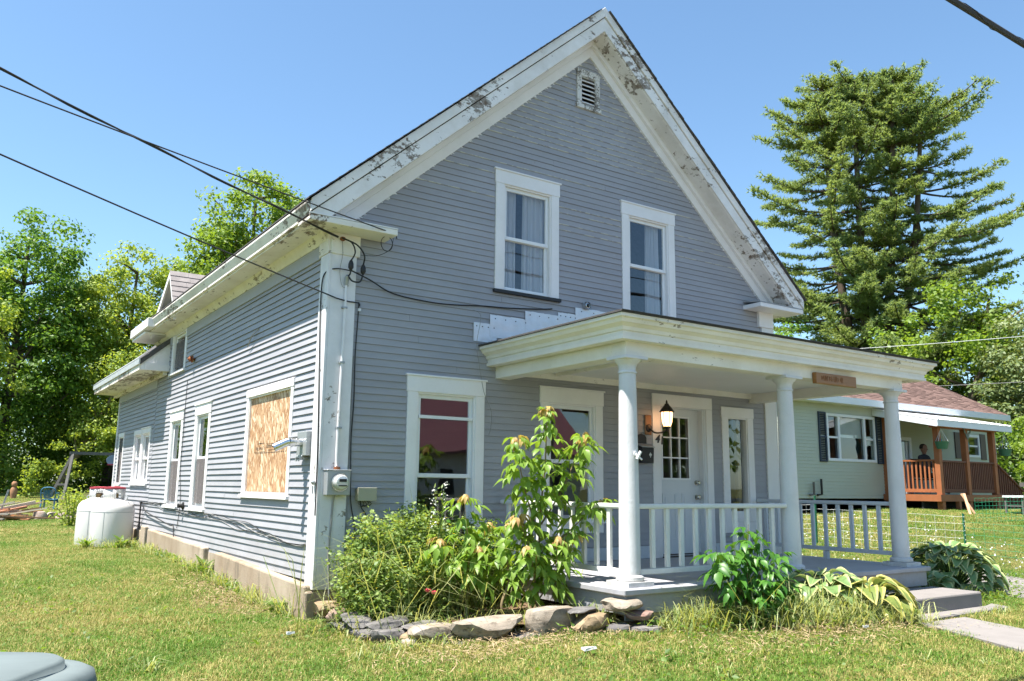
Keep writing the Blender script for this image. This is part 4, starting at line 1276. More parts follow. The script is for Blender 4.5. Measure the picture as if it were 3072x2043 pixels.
# utility wires coming in from the upper left
def far(p_): return p_
WA = dict(group='overhead wires reaching the front corner of the house')
wire('overhead_wire', catenary((-16.5, -5.0, 5.95), (.63, -.30, 4.36), .22) + [(.66, -.26, 4.33)], .0065, M['cable'], 'thin overhead wire ending at the tip of the left cornice return', **WA)
def twist(mb):
    pts = catenary((-16.5, -5.2, 8.4), (.03, -.12, 4.27), .45, 90); q = []
    for k, p_ in enumerate(pts): q.append((p_[0], p_[1] + .012 * math.cos(k * .9), p_[2] + .012 * math.sin(k * .9)))
    mb.tube(q, .007, 5)
wire('overhead_wire', catenary((-16.5, -5.2, 8.4), (.03, -.12, 4.27), .45), .008, M['cable'], 'thick twisted overhead power wire ending above the corner connectors', extra=twist, **WA)
wire('overhead_wire', catenary((-16.5, -5.0, 7.35), (.0, -.06, 3.62), .30) + smooth_path([(.06, -.07, 3.60), (.2, -.06, 3.585), (.33, -.045, 3.585), (.345, -.04, 3.55)]), .0075, M['cable'], 'lowest overhead wire crossing in front of the side wall to a clip on the corner', **WA)
mb = MB(); mb.tube([(.56 + .07 * math.cos(a), -.22, 4.26 + .085 * math.sin(a)) for a in np.linspace(0, 2 * math.pi * 2, 50)], .004, 5); mb.tube(smooth_path([(.63, -.24, 4.33), (.6, -.22, 4.2), (.5, -.1, 4.14), (.33, -.05, 4.13)]), .003, 4)
mb.build('wire_coil', M['cable'], None, base=(.56, -.22, 4.34), smooth=True, label='small coil of spare wire hanging under the left cornice return', cat='wire coil')
mb = MB(); mb.box(.335, .365, -.04, -.018, 3.50, 3.53); mb.build('wire_clip', M['white_plastic'], None, base=(.35, -.03, 3.5), label='tiny white wire clip on the siding right of the corner board', cat='clip')
# heavy cable bundle, upper right, along the road
def lash(mb):
    q = []
    for k in range(240):
        f = k / 239; x = -6 + 40 * f; q.append((x, -5 + .034 * math.cos(k * 1.1), zc(x) + .034 * math.sin(k * 1.1)))
    mb.tube(q, .0035, 4, 0)
def zc(x): return 6.0 - .15 * math.sin(max(0, min(1, (x + 6) / 40)) * math.pi) + .03 * (x - 5) / 6
wire('cable_bundle', [(x, -5.0, zc(x)) for x in np.linspace(-6, 34, 30)], .030, M['cable'], 'thick lashed black cable bundle crossing the upper right corner of the sky', 'cable', extra=lash)
wire('cable', [(x, -5.1, zc(x) + .42) for x in np.linspace(-6, 34, 30)], .012, M['cable'], 'single dark cable above the thick bundle at the top right corner', 'cable')

# side wall items
t_ = thing('exhaust_vent', 'shiny metal exhaust pipe elbow on a grey box beside the boarded window', 'vent pipe', (-.02, .36, 1.9))
mb = MB(TL); mb.box(.22, .50, .0, .085, 1.92, 2.18); mb.box(.30, .46, .085, .10, 1.90, 1.925); mb.build('wall_box', M['galv'], t_, bevel=.004)
mb = MB(); mb.tube([(-.08, .36, 2.06), (-.22, .36, 2.065)], .045, 20); mb.tube([(-.14, .36, 2.063), (-.155, .36, 2.063)], .049, 20); mb.tube([(-.21, .36, 2.065), (-.222, .36, 2.065)], .049, 20); mb.build('straight_pipe', M['chrome'], t_, smooth=True)
mb = MB(); mb.tube([(-.218, .36, 2.065), (-.245, .365, 2.06), (-.37, .40, 1.995)], .044, 20, cap=False); mb.tube([(-.368, .40, 1.996), (-.25, .366, 2.058)], .040, 20, cap=True, mi=1); mb.build('elbow', [M['chrome'], M['dark']], t_, smooth=True)
mb = MB(TL)
for u in (.32, .40): mb.box(u, u + .03, .01, .12, 1.885, 1.905); mb.box(u, u + .03, .11, .12, 1.86, 1.89)
mb.build('bracket', M['galv'], t_)
t_ = thing('side_insulator', 'old round wall insulator on the side wall near the small upper window', 'insulator', (0, 5.72, 3.60))
mb = MB(); mb.lathe([(.012, -.01), (.012, -.04), (.06, -.05), (.06, -.065), (.035, -.07), (.05, -.09), (.05, -.10), (.02, -.115), (.012, -.13)], 14, (0, 5.72, 3.62), 'x'); mb.build('ceramic_rings', M['rust'], t_, smooth=True)
mb = MB(); mb.lathe([(.045, -.012), (.045, -.018), (.03, -.03)], 14, (0, 5.78, 3.62), 'x'); mb.build('base_plate', M['galv'], t_)
t_ = thing('round_vent', 'small round dryer vent with a dark throat high on the facade between the upper windows', 'vent', (3.56, -.02, 3.98))
mb = MB(TF); mb.box(3.505, 3.615, .016, .026, 3.93, 4.03); mb.build('plate', M['galv'], t_)
mb = MB(); mb.lathe([(.052, -.026), (.055, -.05), (.047, -.07), (.047, -.045), (.036, -.04), (.036, -.065), (.028, -.068)], 20, (3.56, 0, 3.98), 'y', cap=False); mb.build('collar', M['chrome'], t_, smooth=True)
mb = MB(); mb.lathe([(.026, -.045), (.020, -.078)], 14, (3.56, 0, 3.98), 'y'); mb.build('throat', M['black'], t_)
t_ = thing('hose_bib', 'round black outlet fitting low on the side wall between the narrow windows', 'wall fitting', (0, 5.75, 1.25))
mb = MB(); mb.lathe([(.06, -.015), (.062, -.03), (.03, -.05), (.03, -.09), (.045, -.10), (.02, -.11)], 14, (0, 5.72, 1.26), 'x'); mb.build('body', M['black_metal'], t_, smooth=True)
t_ = thing('corner_cable_hook', 'little metal hook with knotted cable on the side corner board', 'hook', (-.04, .04, 1.62))
mb = MB(); mb.lathe([(.008, -.035), (.03, -.05), (.03, -.06), (.01, -.08)], 10, (0, .03, 1.64), 'x'); mb.tube([(-.06, .03, 1.60), (-.06, .03, 1.52)], .008, 6); mb.build('hook', M['galv'], t_)
for k in range(4):
    ph = k * 1.7
    pts = []
    for s in range(60):
        y = .02 + 9.2 * s / 59
        z = 1.02 + .024 * y + .035 * math.sin(y * 1.7 + ph * .5) + .02 * math.sin(y * 4.1 + ph) + .014 * k - (0.10 * math.exp(-((y - .6) / .8) ** 2))
        pts.append((-.020 - .003 * k, y, z))
    wire('side_cable', pts, .0042, [M['cable_grey'], M['cable'], M['cable_grey'], M['cable']][k], ['pale cable, lowest of the loose bundle along the side wall', 'black cable, second lowest of the loose bundle along the side wall', 'pale cable, second highest of the loose bundle along the side wall', 'black cable, topmost of the loose bundle along the side wall'][k], 'cable', 'loose cables along the side wall')
wire('gas_line', smooth_path([(-.4, 9.5, 1.35), (-.2, 9.0, 1.2), (-.06, 8.7, 1.18), (-.05, 8.5, 1.1), (-.05, 7.6, 1.02), (-.05, 6.4, .93), (-.045, 6.2, .94), (-.045, 6.1, .72)]), .009, M['cable'], 'thin dark gas pipe from the tanks along the side wall', 'gas pipe')
wire('gas_riser', smooth_path([(-.06, 8.9, .75), (-.06, 8.9, 1.22), (-.06, 8.8, 1.25)]), .014, M['black_metal'], 'short black gas riser pipe behind the propane tanks', 'gas pipe')
wire('side_wire', smooth_path([(-.03, 6.05, 3.3), (-.025, 6.08, 2.9), (-.03, 6.05, 2.4), (-.027, 6.07, 1.8), (-.03, 5.9, 1.3), (-.03, 6.0, .9)]), .005, M['cable'], 'thin dark wire hanging straight down the side wall between two windows', 'wire')
mb = MB(); mb.tube([(-.02, 2.35, 3.62), (-.06, 2.5, 3.55), (-.05, 2.7, 3.42)], .007, 6); mb.build('stray_stick', M['cable_grey'], None, base=(-.03, 2.6, 3.4), label='bent stray wire stub sticking out of the shaded side wall', cat='wire stub')

# lantern
t_ = thing('wall_lantern', 'lit bronze carriage lantern left of the front door', 'lantern', (4.62, -.03, 2.4))
mb = MB(TF); mb.box(4.57, 4.69, .016, .04, 2.33, 2.60); mb.build('wall_block', M['lumber_dark'], t_, bevel=.01)
mb = MB(); mb.lathe([(.055, -.04), (.05, -.055), (.02, -.065)], 14, (4.63, 0, 2.42), 'y'); mb.tube(smooth_path([(4.63, -.06, 2.42), (4.66, -.12, 2.36), (4.72, -.2, 2.36), (4.78, -.24, 2.42), (4.78, -.24, 2.47)]), .011, 8); mb.build('arm', M['bronze'], t_, smooth=True)
cx, cy = 4.78, -.24
mb = MB(); mb.lathe([(.004, 2.36), (.012, 2.385), (.02, 2.41), (.045, 2.425), (.05, 2.44)], 14, (cx, cy, 0)); mb.build('base_cup', M['bronze'], t_, smooth=True)
mb = MB(); mb.lathe([(.046, 2.44), (.068, 2.50), (.078, 2.60), (.076, 2.63)], 12, (cx, cy, 0), cap=False); mb.build('amber_glass', M['lamp_glow'], t_, smooth=True)
mb = MB()
for k in range(6):
    a = k * math.pi / 3 + .2; mb.tube([(cx + r_ * math.cos(a), cy + r_ * math.sin(a), z) for r_, z in ((.049, 2.44), (.071, 2.50), (.081, 2.60), (.079, 2.635))], .004, 5)
mb.build('cage', M['bronze'], t_)
mb = MB(); mb.lathe([(.10, 2.635), (.10, 2.645), (.055, 2.705), (.03, 2.735), (.03, 2.745), (.012, 2.755), (.015, 2.77), (.004, 2.80)], 14, (cx, cy, 0)); mb.build('roof', M['bronze'], t_, smooth=True)
mb = MB(); mb.lathe([(.02, 2.45), (.03, 2.5), (.02, 2.56), (.004, 2.585)], 10, (cx, cy, 0)); mb.build('bulb', m_emit('lantern_bulb', (1.0, .72, .4), 9.0), t_, smooth=True)


def text_mesh(s, size, name, m, T, u, w, z, parent=None, ext=.004, spacing=1.0, shear=0.0, **kw):
    cu = bpy.data.curves.new(name, 'FONT'); cu.body = s; cu.size = size; cu.extrude = ext; cu.resolution_u = 3; cu.space_character = spacing; cu.shear = shear; cu.offset = .005 if size > .1 else 0
    tmp = bpy.data.objects.new('tmp_text', cu); COL.objects.link(tmp)
    dg_ = bpy.context.evaluated_depsgraph_get()
    me = bpy.data.meshes.new_from_object(tmp.evaluated_get(dg_))
    bpy.data.objects.remove(tmp)
    org = ORG[parent] if parent is not None else Vector(kw.pop('base', (0, 0, 0)))
    for v in me.vertices:
        p_ = T(u + v.co.x, w + v.co.z, z + v.co.y); v.co = Vector(p_) - org
    me.materials.clear(); me.materials.append(m)
    o = bpy.data.objects.new(name, me); COL.objects.link(o)
    if parent is not None: o.parent = parent
    else: o.location = org
    ORG[o] = org
    return props(o, **kw)


t_ = thing('house_number', 'black metal house number 41 on the door frame under the lantern', 'house number', (4.83, -.03, 2.2))
text_mesh('4', .15, 'digit', M['black'], TF, 4.755, .033, 2.235, t_, shear=.25)
text_mesh('1', .15, 'digit', M['black'], TF, 4.845, .033, 2.215, t_, shear=.1)
# mailbox
t_ = thing('mailbox', 'black wall mailbox with a silver emblem left of the front door', 'mailbox', (4.52, -.03, 1.95))
mb = MB(); mb.prism([(4.42, -.018, 1.95), (4.42, -.12, 1.95), (4.42, -.13, 2.15), (4.42, -.018, 2.19)], (.22, 0, 0)); mb.build('box', M['black_metal'], t_, bevel=.005)
mb = MB(); mb.prism([(4.415, -.012, 2.20), (4.415, -.14, 2.155), (4.415, -.14, 2.165), (4.415, -.012, 2.215)], (.23, 0, 0)); mb.build('lid', M['galv'], t_)
mb = MB(TF); mb.prism([(4.42, .018, 2.18), (4.60, .018, 2.18), (4.60, .018, 2.29), (4.57, .018, 2.325), (4.51, .018, 2.345), (4.45, .018, 2.325), (4.42, .018, 2.29)], (0, .006, 0)); mb.build('back_plate', M['black_metal'], t_)
mb = MB(TF)
def dia(mb, u, z, du, dz, w): mb.prism([(u - du, w, z), (u, w, z - dz), (u + du, w, z), (u, w, z + dz)], (0, .003, 0))
dia(mb, 4.57, 2.065, .010, .026, .128); dia(mb, 4.553, 2.06, .008, .013, .128); dia(mb, 4.587, 2.06, .008, .013, .128); mb.box(4.553, 4.587, .128, .131, 2.043, 2.049); dia(mb, 4.57, 2.032, .007, .013, .128)
mb.build('emblem', M['white_plastic'], t_)
# camera / bracket on the first column
t_ = thing('column_bracket', 'small white camera bracket on the first porch column', 'bracket', (2.34, -2.35, 1.93))
mb = MB(); mb.lathe([(.025, 0), (.025, -.012)], 12, (2.27, -2.345, 1.94), 'y'); mb.tube([(2.27, -2.35, 1.94), (2.28, -2.39, 1.91)], .010, 8); mb.build('base', M['white_plastic'], t_)
mb = MB(); mb.tube([(2.265, -2.38, 1.89), (2.295, -2.40, 1.965)], .015, 12); mb.tube([(2.28, -2.39, 1.91), (2.31, -2.40, 1.885)], .009, 8); mb.build('arm', M['white_plastic'], t_, smooth=True)
# wooden sign on the beam
t_ = thing('wooden_sign', 'small varnished wooden plank sign with faint carved letters on the porch fascia', 'sign', (5.45, -2.36, 2.85))
mb = MB(); mb.box(5.06, 5.84, -2.41, -2.352, 2.845, 2.975)
mb.build('plank', [M['sign_wood']], t_, bevel=.008, seg=2)
random.seed(3)
mb = MB(); u = 5.16
while u < 5.58:
    h = random.uniform(.018, .036); s_ = random.uniform(-.01, .01)
    mb.bar((u, -2.4115, 2.915 - h), (u + s_, -2.4115, 2.915 + h), .006, .003, up=(0, 1, 0))
    if random.random() < .6: mb.bar((u, -2.4115, 2.915 + random.uniform(-h, h)), (u + .022, -2.4115, 2.915 + random.uniform(-h, h)), .005, .003, up=(0, 1, 0))
    u += random.uniform(.018, .034)
mb.build('carved_letters', M['sign_groove'], t_, kind='stuff')
random.seed(22)
# ceiling-end stains and small nails skipped; bulbs seen in the upper left window
t_ = thing('chandelier', 'small lit candle bulbs glowing behind the upper left window', 'chandelier', (2.55, .9, 5.6))
mb = MB(); mb.tube([(2.55, .9, 5.62), (2.55, .9, 4.85)], .012, 6); mb.lathe([(.01, 4.80), (.05, 4.83), (.01, 4.87)], 12, (2.55, .9, 0))
for k in range(5):
    a = k * 2 * math.pi / 5 + .5; mb.tube(smooth_path([(2.55, .9, 4.84), (2.55 + .12 * math.cos(a), .9 + .12 * math.sin(a), 4.80), (2.55 + .2 * math.cos(a), .9 + .2 * math.sin(a), 4.86)]), .007, 5)
mb.build('frame', M['brass'], t_)
for k in range(5):
    a = k * 2 * math.pi / 5 + .5; mb = MB(); mb.lathe([(.012, 0), (.022, .03), (.014, .07), (.003, .095)], 10, (2.55 + .2 * math.cos(a), .9 + .2 * math.sin(a), 4.87)); mb.build('bulb', M['bulb'], t_, smooth=True)

# ================================================================== yard things, left
def tank(x, y, label, ry=0.0):
    z = gz(x, y) - .06
    t_ = thing('propane_tank', label, 'propane tank', (x, y, z), 'propane tanks beside the house')
    R_ = .375
    mb = MB(); mb.lathe([(R_ * .80, z), (R_ * .84, z + .03), (R_ * .98, z + .05), (R_, z + .08), (R_, z + .72), (R_ * .985, z + .78), (R_ * .93, z + .84), (R_ * .80, z + .895), (R_ * .55, z + .935), (R_ * .2, z + .95)], 40, (x, y, 0)); mb.build('shell', M['tank'], t_, smooth=True)
    mb = MB(); mb.lathe([(R_ * 1.003, z + .70), (R_ * 1.006, z + .705), (R_ * 1.003, z + .71)], 40, (x, y, 0), cap=False); mb.build('weld_seam', M['galv'], t_)
    mb = MB()
    rc = .175; n = 36
    for k in range(n):
        a0, a1 = 2 * math.pi * k / n, 2 * math.pi * (k + 1) / n
        holes = [(z + .93, z + 1.14)]
        ph = math.degrees(a0 + ry) % 90
        if 22 <= (math.degrees(a0 + ry) % 120) < 58: holes = [(z + .93, z + .965), (z + 1.055, z + 1.14)]
        for za, zb in holes:
            mb.face([(x + rc * math.cos(a0), y + rc * math.sin(a0), za), (x + rc * math.cos(a1), y + rc * math.sin(a1), za), (x + rc * math.cos(a1), y + rc * math.sin(a1), zb), (x + rc * math.cos(a0), y + rc * math.sin(a0), zb)])
    c = mb.build('collar', M['tank'], t_, smooth=True); so = c.modifiers.new('solid', 'SOLIDIFY'); so.thickness = .008
    mb = MB(); mb.lathe([(rc + .012, z + 1.135), (rc + .014, z + 1.165), (rc * .6, z + 1.175), (.01, z + 1.178)], 36, (x, y, 0)); mb.build('lid', M['tank_red'], t_, smooth=True)
    mb = MB()
    for s in (-1, 1):
        cx, cy, cz = x + s * .27 * math.cos(-.9), y + s * .27 * math.sin(-.9), z + .97
        mb.tube([(cx + .035 * math.cos(a) * math.cos(-.9), cy + .035 * math.cos(a) * math.sin(-.9), cz + .035 * math.sin(a)) for a in np.linspace(0, 2 * math.pi, 16)], .009, 6)
    mb.build('lifting_eye', M['galv'], t_, smooth=True)
    mb = MB(); a_ = rad(238); px_, py_ = x + R_ * 1.001 * math.cos(a_), y + R_ * 1.001 * math.sin(a_); mb.obb((px_, py_, z + .40), (.002 * math.cos(a_), .002 * math.sin(a_), 0), (-.0035 * math.sin(a_), .0035 * math.cos(a_), 0), (0, 0, .31)); mb.build('vertical_seam', M['galv'], t_)
    mb = MB(); mb.box(x - .06, x + .06, y - .06, y + .06, z + .95, z + 1.04); mb.build('valve', M['brass'], t_)
    return t_


tank(-.49, 9.15, 'front white propane tank with a red-rimmed collar lid beside the side wall')
tank(-.62, 10.05, 'rear white propane tank half hidden behind the front one', .4)

# plastic chair
def plastic_chair(x, y, rz):
    z = gz(x, y)
    t_ = thing('plastic_chair', 'faded blue plastic garden chair standing on the back lawn', 'chair', (x, y, z), rotz=rz, local=True)
    m = M['chair_blue']
    mb = MB(); mb.prism([(-.25, -.22, .41), (.25, -.22, .41), (.22, .22, .39), (-.22, .22, .39)], (0, 0, .03)); mb.prism([(-.25, -.24, .34), (.25, -.24, .34), (.25, -.21, .34), (-.25, -.21, .34)], (0, 0, .1)); mb.build('seat', m, t_, bevel=.01)
    for k in range(7):
        u = -.15 + .05 * k; mb = MB(); mb.hexa([(u * .8 - .014, .21, .43), (u * .8 + .014, .21, .43), (u * .8 + .014, .235, .43), (u * .8 - .014, .235, .43), (u * 1.15 - .017, .29, .80), (u * 1.15 + .017, .29, .80), (u * 1.15 + .017, .31, .80), (u * 1.15 - .017, .31, .80)]); mb.build('back_slat', m, t_)
    mb = MB(); P = [(-.24, .24, .43), (-.265, .27, .62), (-.25, .30, .78), (-.16, .315, .86), (0, .32, .885), (.16, .315, .86), (.25, .30, .78), (.265, .27, .62), (.24, .24, .43)]
    mb.tube(smooth_path(P, 4), .026, 8); mb.build('back_rim', m, t_, smooth=True)
    for s in (-1, 1):
        mb = MB(); mb.tube(smooth_path([(s * .26, .27, .64), (s * .29, .1, .66), (s * .29, -.15, .65), (s * .27, -.22, .60), (s * .255, -.24, .42)], 5), .024, 8); mb.build('armrest', m, t_, smooth=True)
        for (ya, yb) in ((-.21, -.27), (.2, .30)):
            mb = MB(); mb.hexa([(s * .25 - .02, yb - .015, 0), (s * .25 + .02, yb - .015, 0), (s * .25 + .02, yb + .015, 0), (s * .25 - .02, yb + .015, 0), (s * .23 - .03, ya - .025, .41), (s * .23 + .03, ya - .025, .41), (s * .23 + .03, ya + .025, .41), (s * .23 - .03, ya + .025, .41)]); mb.build('leg', m, t_)


plastic_chair(.45, 29.9, rad(160))

# lumber pile: every stick a thing
random.seed(8)
tones = ['bare_lumber', 'lumber_dark']
LBL = ['pale two-by-four lying across the top of the lumber heap', 'reddish plank near the bottom of the lumber heap']
LEN = ['long', 'short', 'stubby', 'very long', 'narrow', 'thick']; TONE = ['pale', 'reddish', 'bleached', 'brown', 'grey-edged', 'orange']
piles = []
TM = [m_simple('scrap_wood_%s' % n_, c_, .75, var=.25, vs=4, bstr=.2) for n_, c_ in zip(TONE, ((.55, .40, .27), (.42, .20, .12), (.60, .52, .42), (.24, .14, .08), (.36, .32, .28), (.52, .27, .11)))]
for k in range(58):
    kl, kt = k % 6, (k // 6) % 6
    L_ = (1.9, 1.1, .7, 2.4, 1.6, 1.5)[kl]; w_, h_ = ((.09, .04), (.04, .09), (.12, .03), (.09, .04), (.035, .03), (.12, .09))[kl]
    a = rad(random.gauss(-16, 22)); x = random.uniform(-3.3, -1.35); y = random.uniform(20.6, 22.2); lay = random.random() ** 1.3
    z = gz(x, y) + .07 + lay * .50 * (1 - abs(x + 2.4) / 1.9) * (1 - abs(y - 21.4) / 1.2)
    dxy = Vector((math.cos(a), math.sin(a), random.uniform(-.06, .04) if k < 36 else random.choice((-1, 1)) * random.uniform(.16, .26))).normalized()
    c = Vector((x, y, z + (.1 if k >= 36 else 0)))
    mb = MB(); mb.bar(c - dxy * L_ / 2, c + dxy * L_ / 2, w_, h_)
    mb.build('board', TM[kt], None, base=tuple(c), label='%s %s%s scrap board in the lumber heap, %s' % (LEN[kl], 'tilted ' if k >= 36 else '', TONE[kt], 'left end' if x < -2.5 else 'right end' if x > -1.9 else 'middle'), cat='board', group='scrap boards in the lumber heap')
for k, (x, y) in enumerate(((-2.35, 21.0), (-1.65, 21.2))):
    mb = MB(); z = gz(x, y); mb.bar((x, y, z + .3), (x + .14, y, z + .92), .05, .05); mb.build('stake', M['galv'], None, base=(x, y, z + .3), label=('pale metal stake, left one poking out of the lumber heap', 'pale metal stake, right one poking out of the lumber heap')[k], cat='stake')


def rock(name, x, y, sx, sy, sz, m, label=None, parent=None, rz=0, seed=0, z=None, tilt=0, cat='stone', group=None, flat=.5, sub=3):
    bm = bmesh.new(); bmesh.ops.create_icosphere(bm, subdivisions=sub, radius=1)
    r_ = random.Random(seed)
    pls = []
    for k in range(9):
        n_ = Vector((r_.gauss(0, 1), r_.gauss(0, 1), r_.gauss(0, .8))).normalized(); pls.append((n_, r_.uniform(.55, .85)))
    pls.append((Vector((0, 0, 1)), flat)); pls.append((Vector((0, 0, -1)), .7))
    for v in bm.verts:
        for n_, d_ in pls:
            q = v.co.dot(n_)
            if q > d_: v.co -= n_ * (q - d_) * .93
        nn = math.sin(v.co.x * 5 + seed) * math.sin(v.co.y * 4.3 + seed * 2) * math.sin(v.co.z * 6 + 1)
        v.co *= 1 + .05 * nn + r_.uniform(-.012, .012)
    mat_ = Matrix.Rotation(rz, 4, 'Z') @ Matrix.Rotation(tilt, 4, 'Y') @ Matrix.Diagonal((sx / 1.5, sy / 1.5, sz / 1.3, 1))
    bm.transform(mat_)
    zb = min(v.co.z for v in bm.verts)
    if z is None: z = gz(x, y) - .02
    bm.transform(Matrix.Translation((0, 0, -zb)))
    org = ORG[parent] if parent is not None else Vector((x, y, z))
    bm.transform(Matrix.Translation(Vector((x, y, z)) - org))
    me = bpy.data.meshes.new(name); bm.to_mesh(me); bm.free(); setmats(me, m)
    me.polygons.foreach_set('use_smooth', [True] * len(me.polygons))
    try: me.set_sharp_from_angle(angle=rad(28))
    except Exception: pass
    o = bpy.data.objects.new(name, me); COL.objects.link(o)
    if parent is not None: o.parent = parent
    else: o.location = org
    ORG[o] = org
    return props(o, label, cat if parent is None else None, group)


for k in range(16):
    x = -.75 + 1.45 * (k + random.random() * .5) / 16; y = 21.6 + random.uniform(-.35, .35)
    rock('rubble', x, y, random.uniform(.2, .42), random.uniform(.2, .3), random.uniform(.12, .30), M['rubble'] if k % 3 else M['stone_tan'], 'chunk of broken pinkish masonry in the rubble row right of the lumber heap', seed=k, rz=random.random() * 3, cat='rubble', group='broken masonry chunks on the back lawn', sub=2)

# play frame
t_ = thing('swing_frame', 'weathered wooden swing frame with a small basketball backboard on the back lawn', 'swing frame', (2.06, 40.2, gz(2.06, 40.2)))
z0 = gz(2.1, 40.2); zt_ = 3.05
for (xa, ya, xb, yb) in ((2.0, 39.8, 2.35, 40.6), (1.5, 41.2, 2.35, 40.6), (7.6, 39.8, 7.2, 40.6), (7.8, 41.2, 7.2, 40.6)):
    mb = MB(); mb.bar((xa, ya, z0 - .1), (xb, yb, zt_), .13, .13); mb.build('post', M['grey_wood'], t_)
mb = MB(); mb.bar((2.2, 40.6, zt_ + .06), (7.4, 40.6, zt_ + .06), .12, .15); mb.build('top_beam', M['grey_wood'], t_)
mb = MB(); mb.bar((1.75, 40.5, 1.5), (2.2, 40.2, 1.5), .06, .1); mb.build('cross_brace', M['grey_wood'], t_)
mb = MB(); V = [(4.35 + .42 * math.cos(a), 40.45, 2.78 + .30 * math.sin(a)) for a in np.linspace(0, 2 * math.pi, 20)[:-1]]; mb.prism(V, (0, .04, 0)); mb.build('backboard', m_simple('grey_blue_board', (.20, .26, .36), .5, bstr=0), t_)
mb = MB(); mb.box(4.0, 4.7, 40.42, 40.45, 2.52, 2.58); mb.build('red_rim', M['tank_red'], t_)
t_ = thing('garden_figure', 'small terracotta pot figure standing left of the leaning tree trunk', 'ornament', (-.1, 41, gz(-.1, 41)))
mb = MB(); z0 = gz(-.1, 41); mb.lathe([(.13, z0), (.15, z0 + .2), (.17, z0 + .4), (.12, z0 + .55), (.08, z0 + .57), (.13, z0 + .66), (.13, z0 + .78), (.07, z0 + .86)], 14, (-.1, 41, 0)); mb.build('pot_body', M['terracotta'], t_, smooth=True)

# wheelie bin, only its lid in frame
RV = Vector((.829, -.559, 0)); FV = Vector((.559, .829, 0))
bc = Vector((-3.31, -6.24, 0)); zg = gz(bc.x, bc.y)
t_ = thing('wheelie_bin', 'grey-green wheeled rubbish bin with a domed lid at the bottom left', 'bin', (bc.x, bc.y, zg))
mb = MB()
def bp3(a, b, z): return tuple(bc + RV * a + FV * b + Vector((0, 0, z)))
mb.hexa([bp3(-.21, -.25, zg + .03), bp3(.21, -.25, zg + .03), bp3(.21, .22, zg + .03), bp3(-.21, .22, zg + .03), bp3(-.27, -.31, 1.160), bp3(.27, -.31, 1.160), bp3(.27, .27, 1.160), bp3(-.27, .27, 1.160)])
mb.build('body', M['bin'], t_, bevel=.02, seg=2)
# lid: rounded plan outline with curved edge profile
def lid_outline(s, n=10):
    P = []
    hw, b0, b1, rr_ = .31 * s, -.34 * s, .29 * s, .13 * s
    P.append((-hw, b1))
    for k in range(n + 1):
        a = math.pi / 2 - math.pi / 2 * k / n; P.append((hw - rr_ + rr_ * math.cos(a), b1 - rr_ + rr_ * math.sin(a)))
    for k in range(n + 1):
        a = -math.pi / 2 * k / n; P.append((hw - rr_ + rr_ * math.cos(a), b0 + rr_ + rr_ * math.sin(a)))
    P.append((-hw, b0)); return P
V = []; Fq = []
lv = [(1.0, 1.135), (1.0, 1.165), (.985, 1.185), (.94, 1.193), (.86, 1.195), (.82, 1.196), (.81, 1.212), (.79, 1.216), (.5, 1.222), (.2, 1.226), (.01, 1.227)]
n_ = len(lid_outline(1))
for s, z in lv:
    for a, b in lid_outline(s): V.append(bp3(a, b, z))
for i in range(len(lv) - 1):
    for k in range(n_):
        k2 = (k + 1) % n_; Fq.append((i * n_ + k, i * n_ + k2, (i + 1) * n_ + k2, (i + 1) * n_ + k))
o = np_mesh('lid', V, Fq, M['bin'], t_, smooth=True)
o.modifiers.new('s', 'SOLIDIFY').thickness = .006
mb = MB()
for a in (-.22, -.12, -.19): pass
mb.tube([bp3(-.30, .30, 1.185), bp3(-.14, .30, 1.185)], .028, 12); mb.build('hinge', M['bin'], t_, smooth=True)
mb = MB(); mb.tube([bp3(-.27, .30, 1.140), bp3(.20, .30, 1.140)], .014, 8); mb.build('axle_bar', M['bin'], t_, smooth=True)
for s in (-1, 1):
    mb = MB(); mb.tube([bp3(s * .22, .24, zg + .1), bp3(s * .27, .24, zg + .1)], .1, 20); mb.build('wheel', M['black'], t_, smooth=False)
mb = MB(); mb.tube([bp3(-.26, -.05, 1.243), bp3(-.20, -.03, 1.270), bp3(-.14, -.05, 1.250)], .010, 8); mb.build('lid_handle', M['bin'], t_, smooth=True)

# ================================================================== neighbour's house
nh = thing('ranch_house', 'single-storey sage green ranch house with red-brown shingle roof beyond the lawn', 'house', (14, 5, 1.0))
nx0, nx1, ny0, ny1 = 13.98, 24.15, 5.0, 12.0
nz0, nzt = 1.42, 3.86
NO = [(15.66, 17.70, 2.42, 3.54), (22.2, 23.15, 2.72, 3.25), (18.6, 19.4, 1.62, 3.1)]


def TN(u, w, z): return (u, ny0 - w, z)


def TNL(u, w, z): return (nx0 - w, u, z)


def lap(T, ext0, ext1, z0, z1, ops, E=.085):
    mb = MB(T); z = z0
    while z < z1:
        e = min(E, z1 - z)
        for (a, b, c, d) in strip_pieces(z, z + e, lambda q: (ext0, ext1), ops):
            mb.face([(a, .016, z), (b, .016, z), (b, .004, z + e), (a, .004, z + e)]); mb.face([(a, 0, z), (b, 0, z), (b, .016, z), (a, .016, z)])
        z += E
    return mb


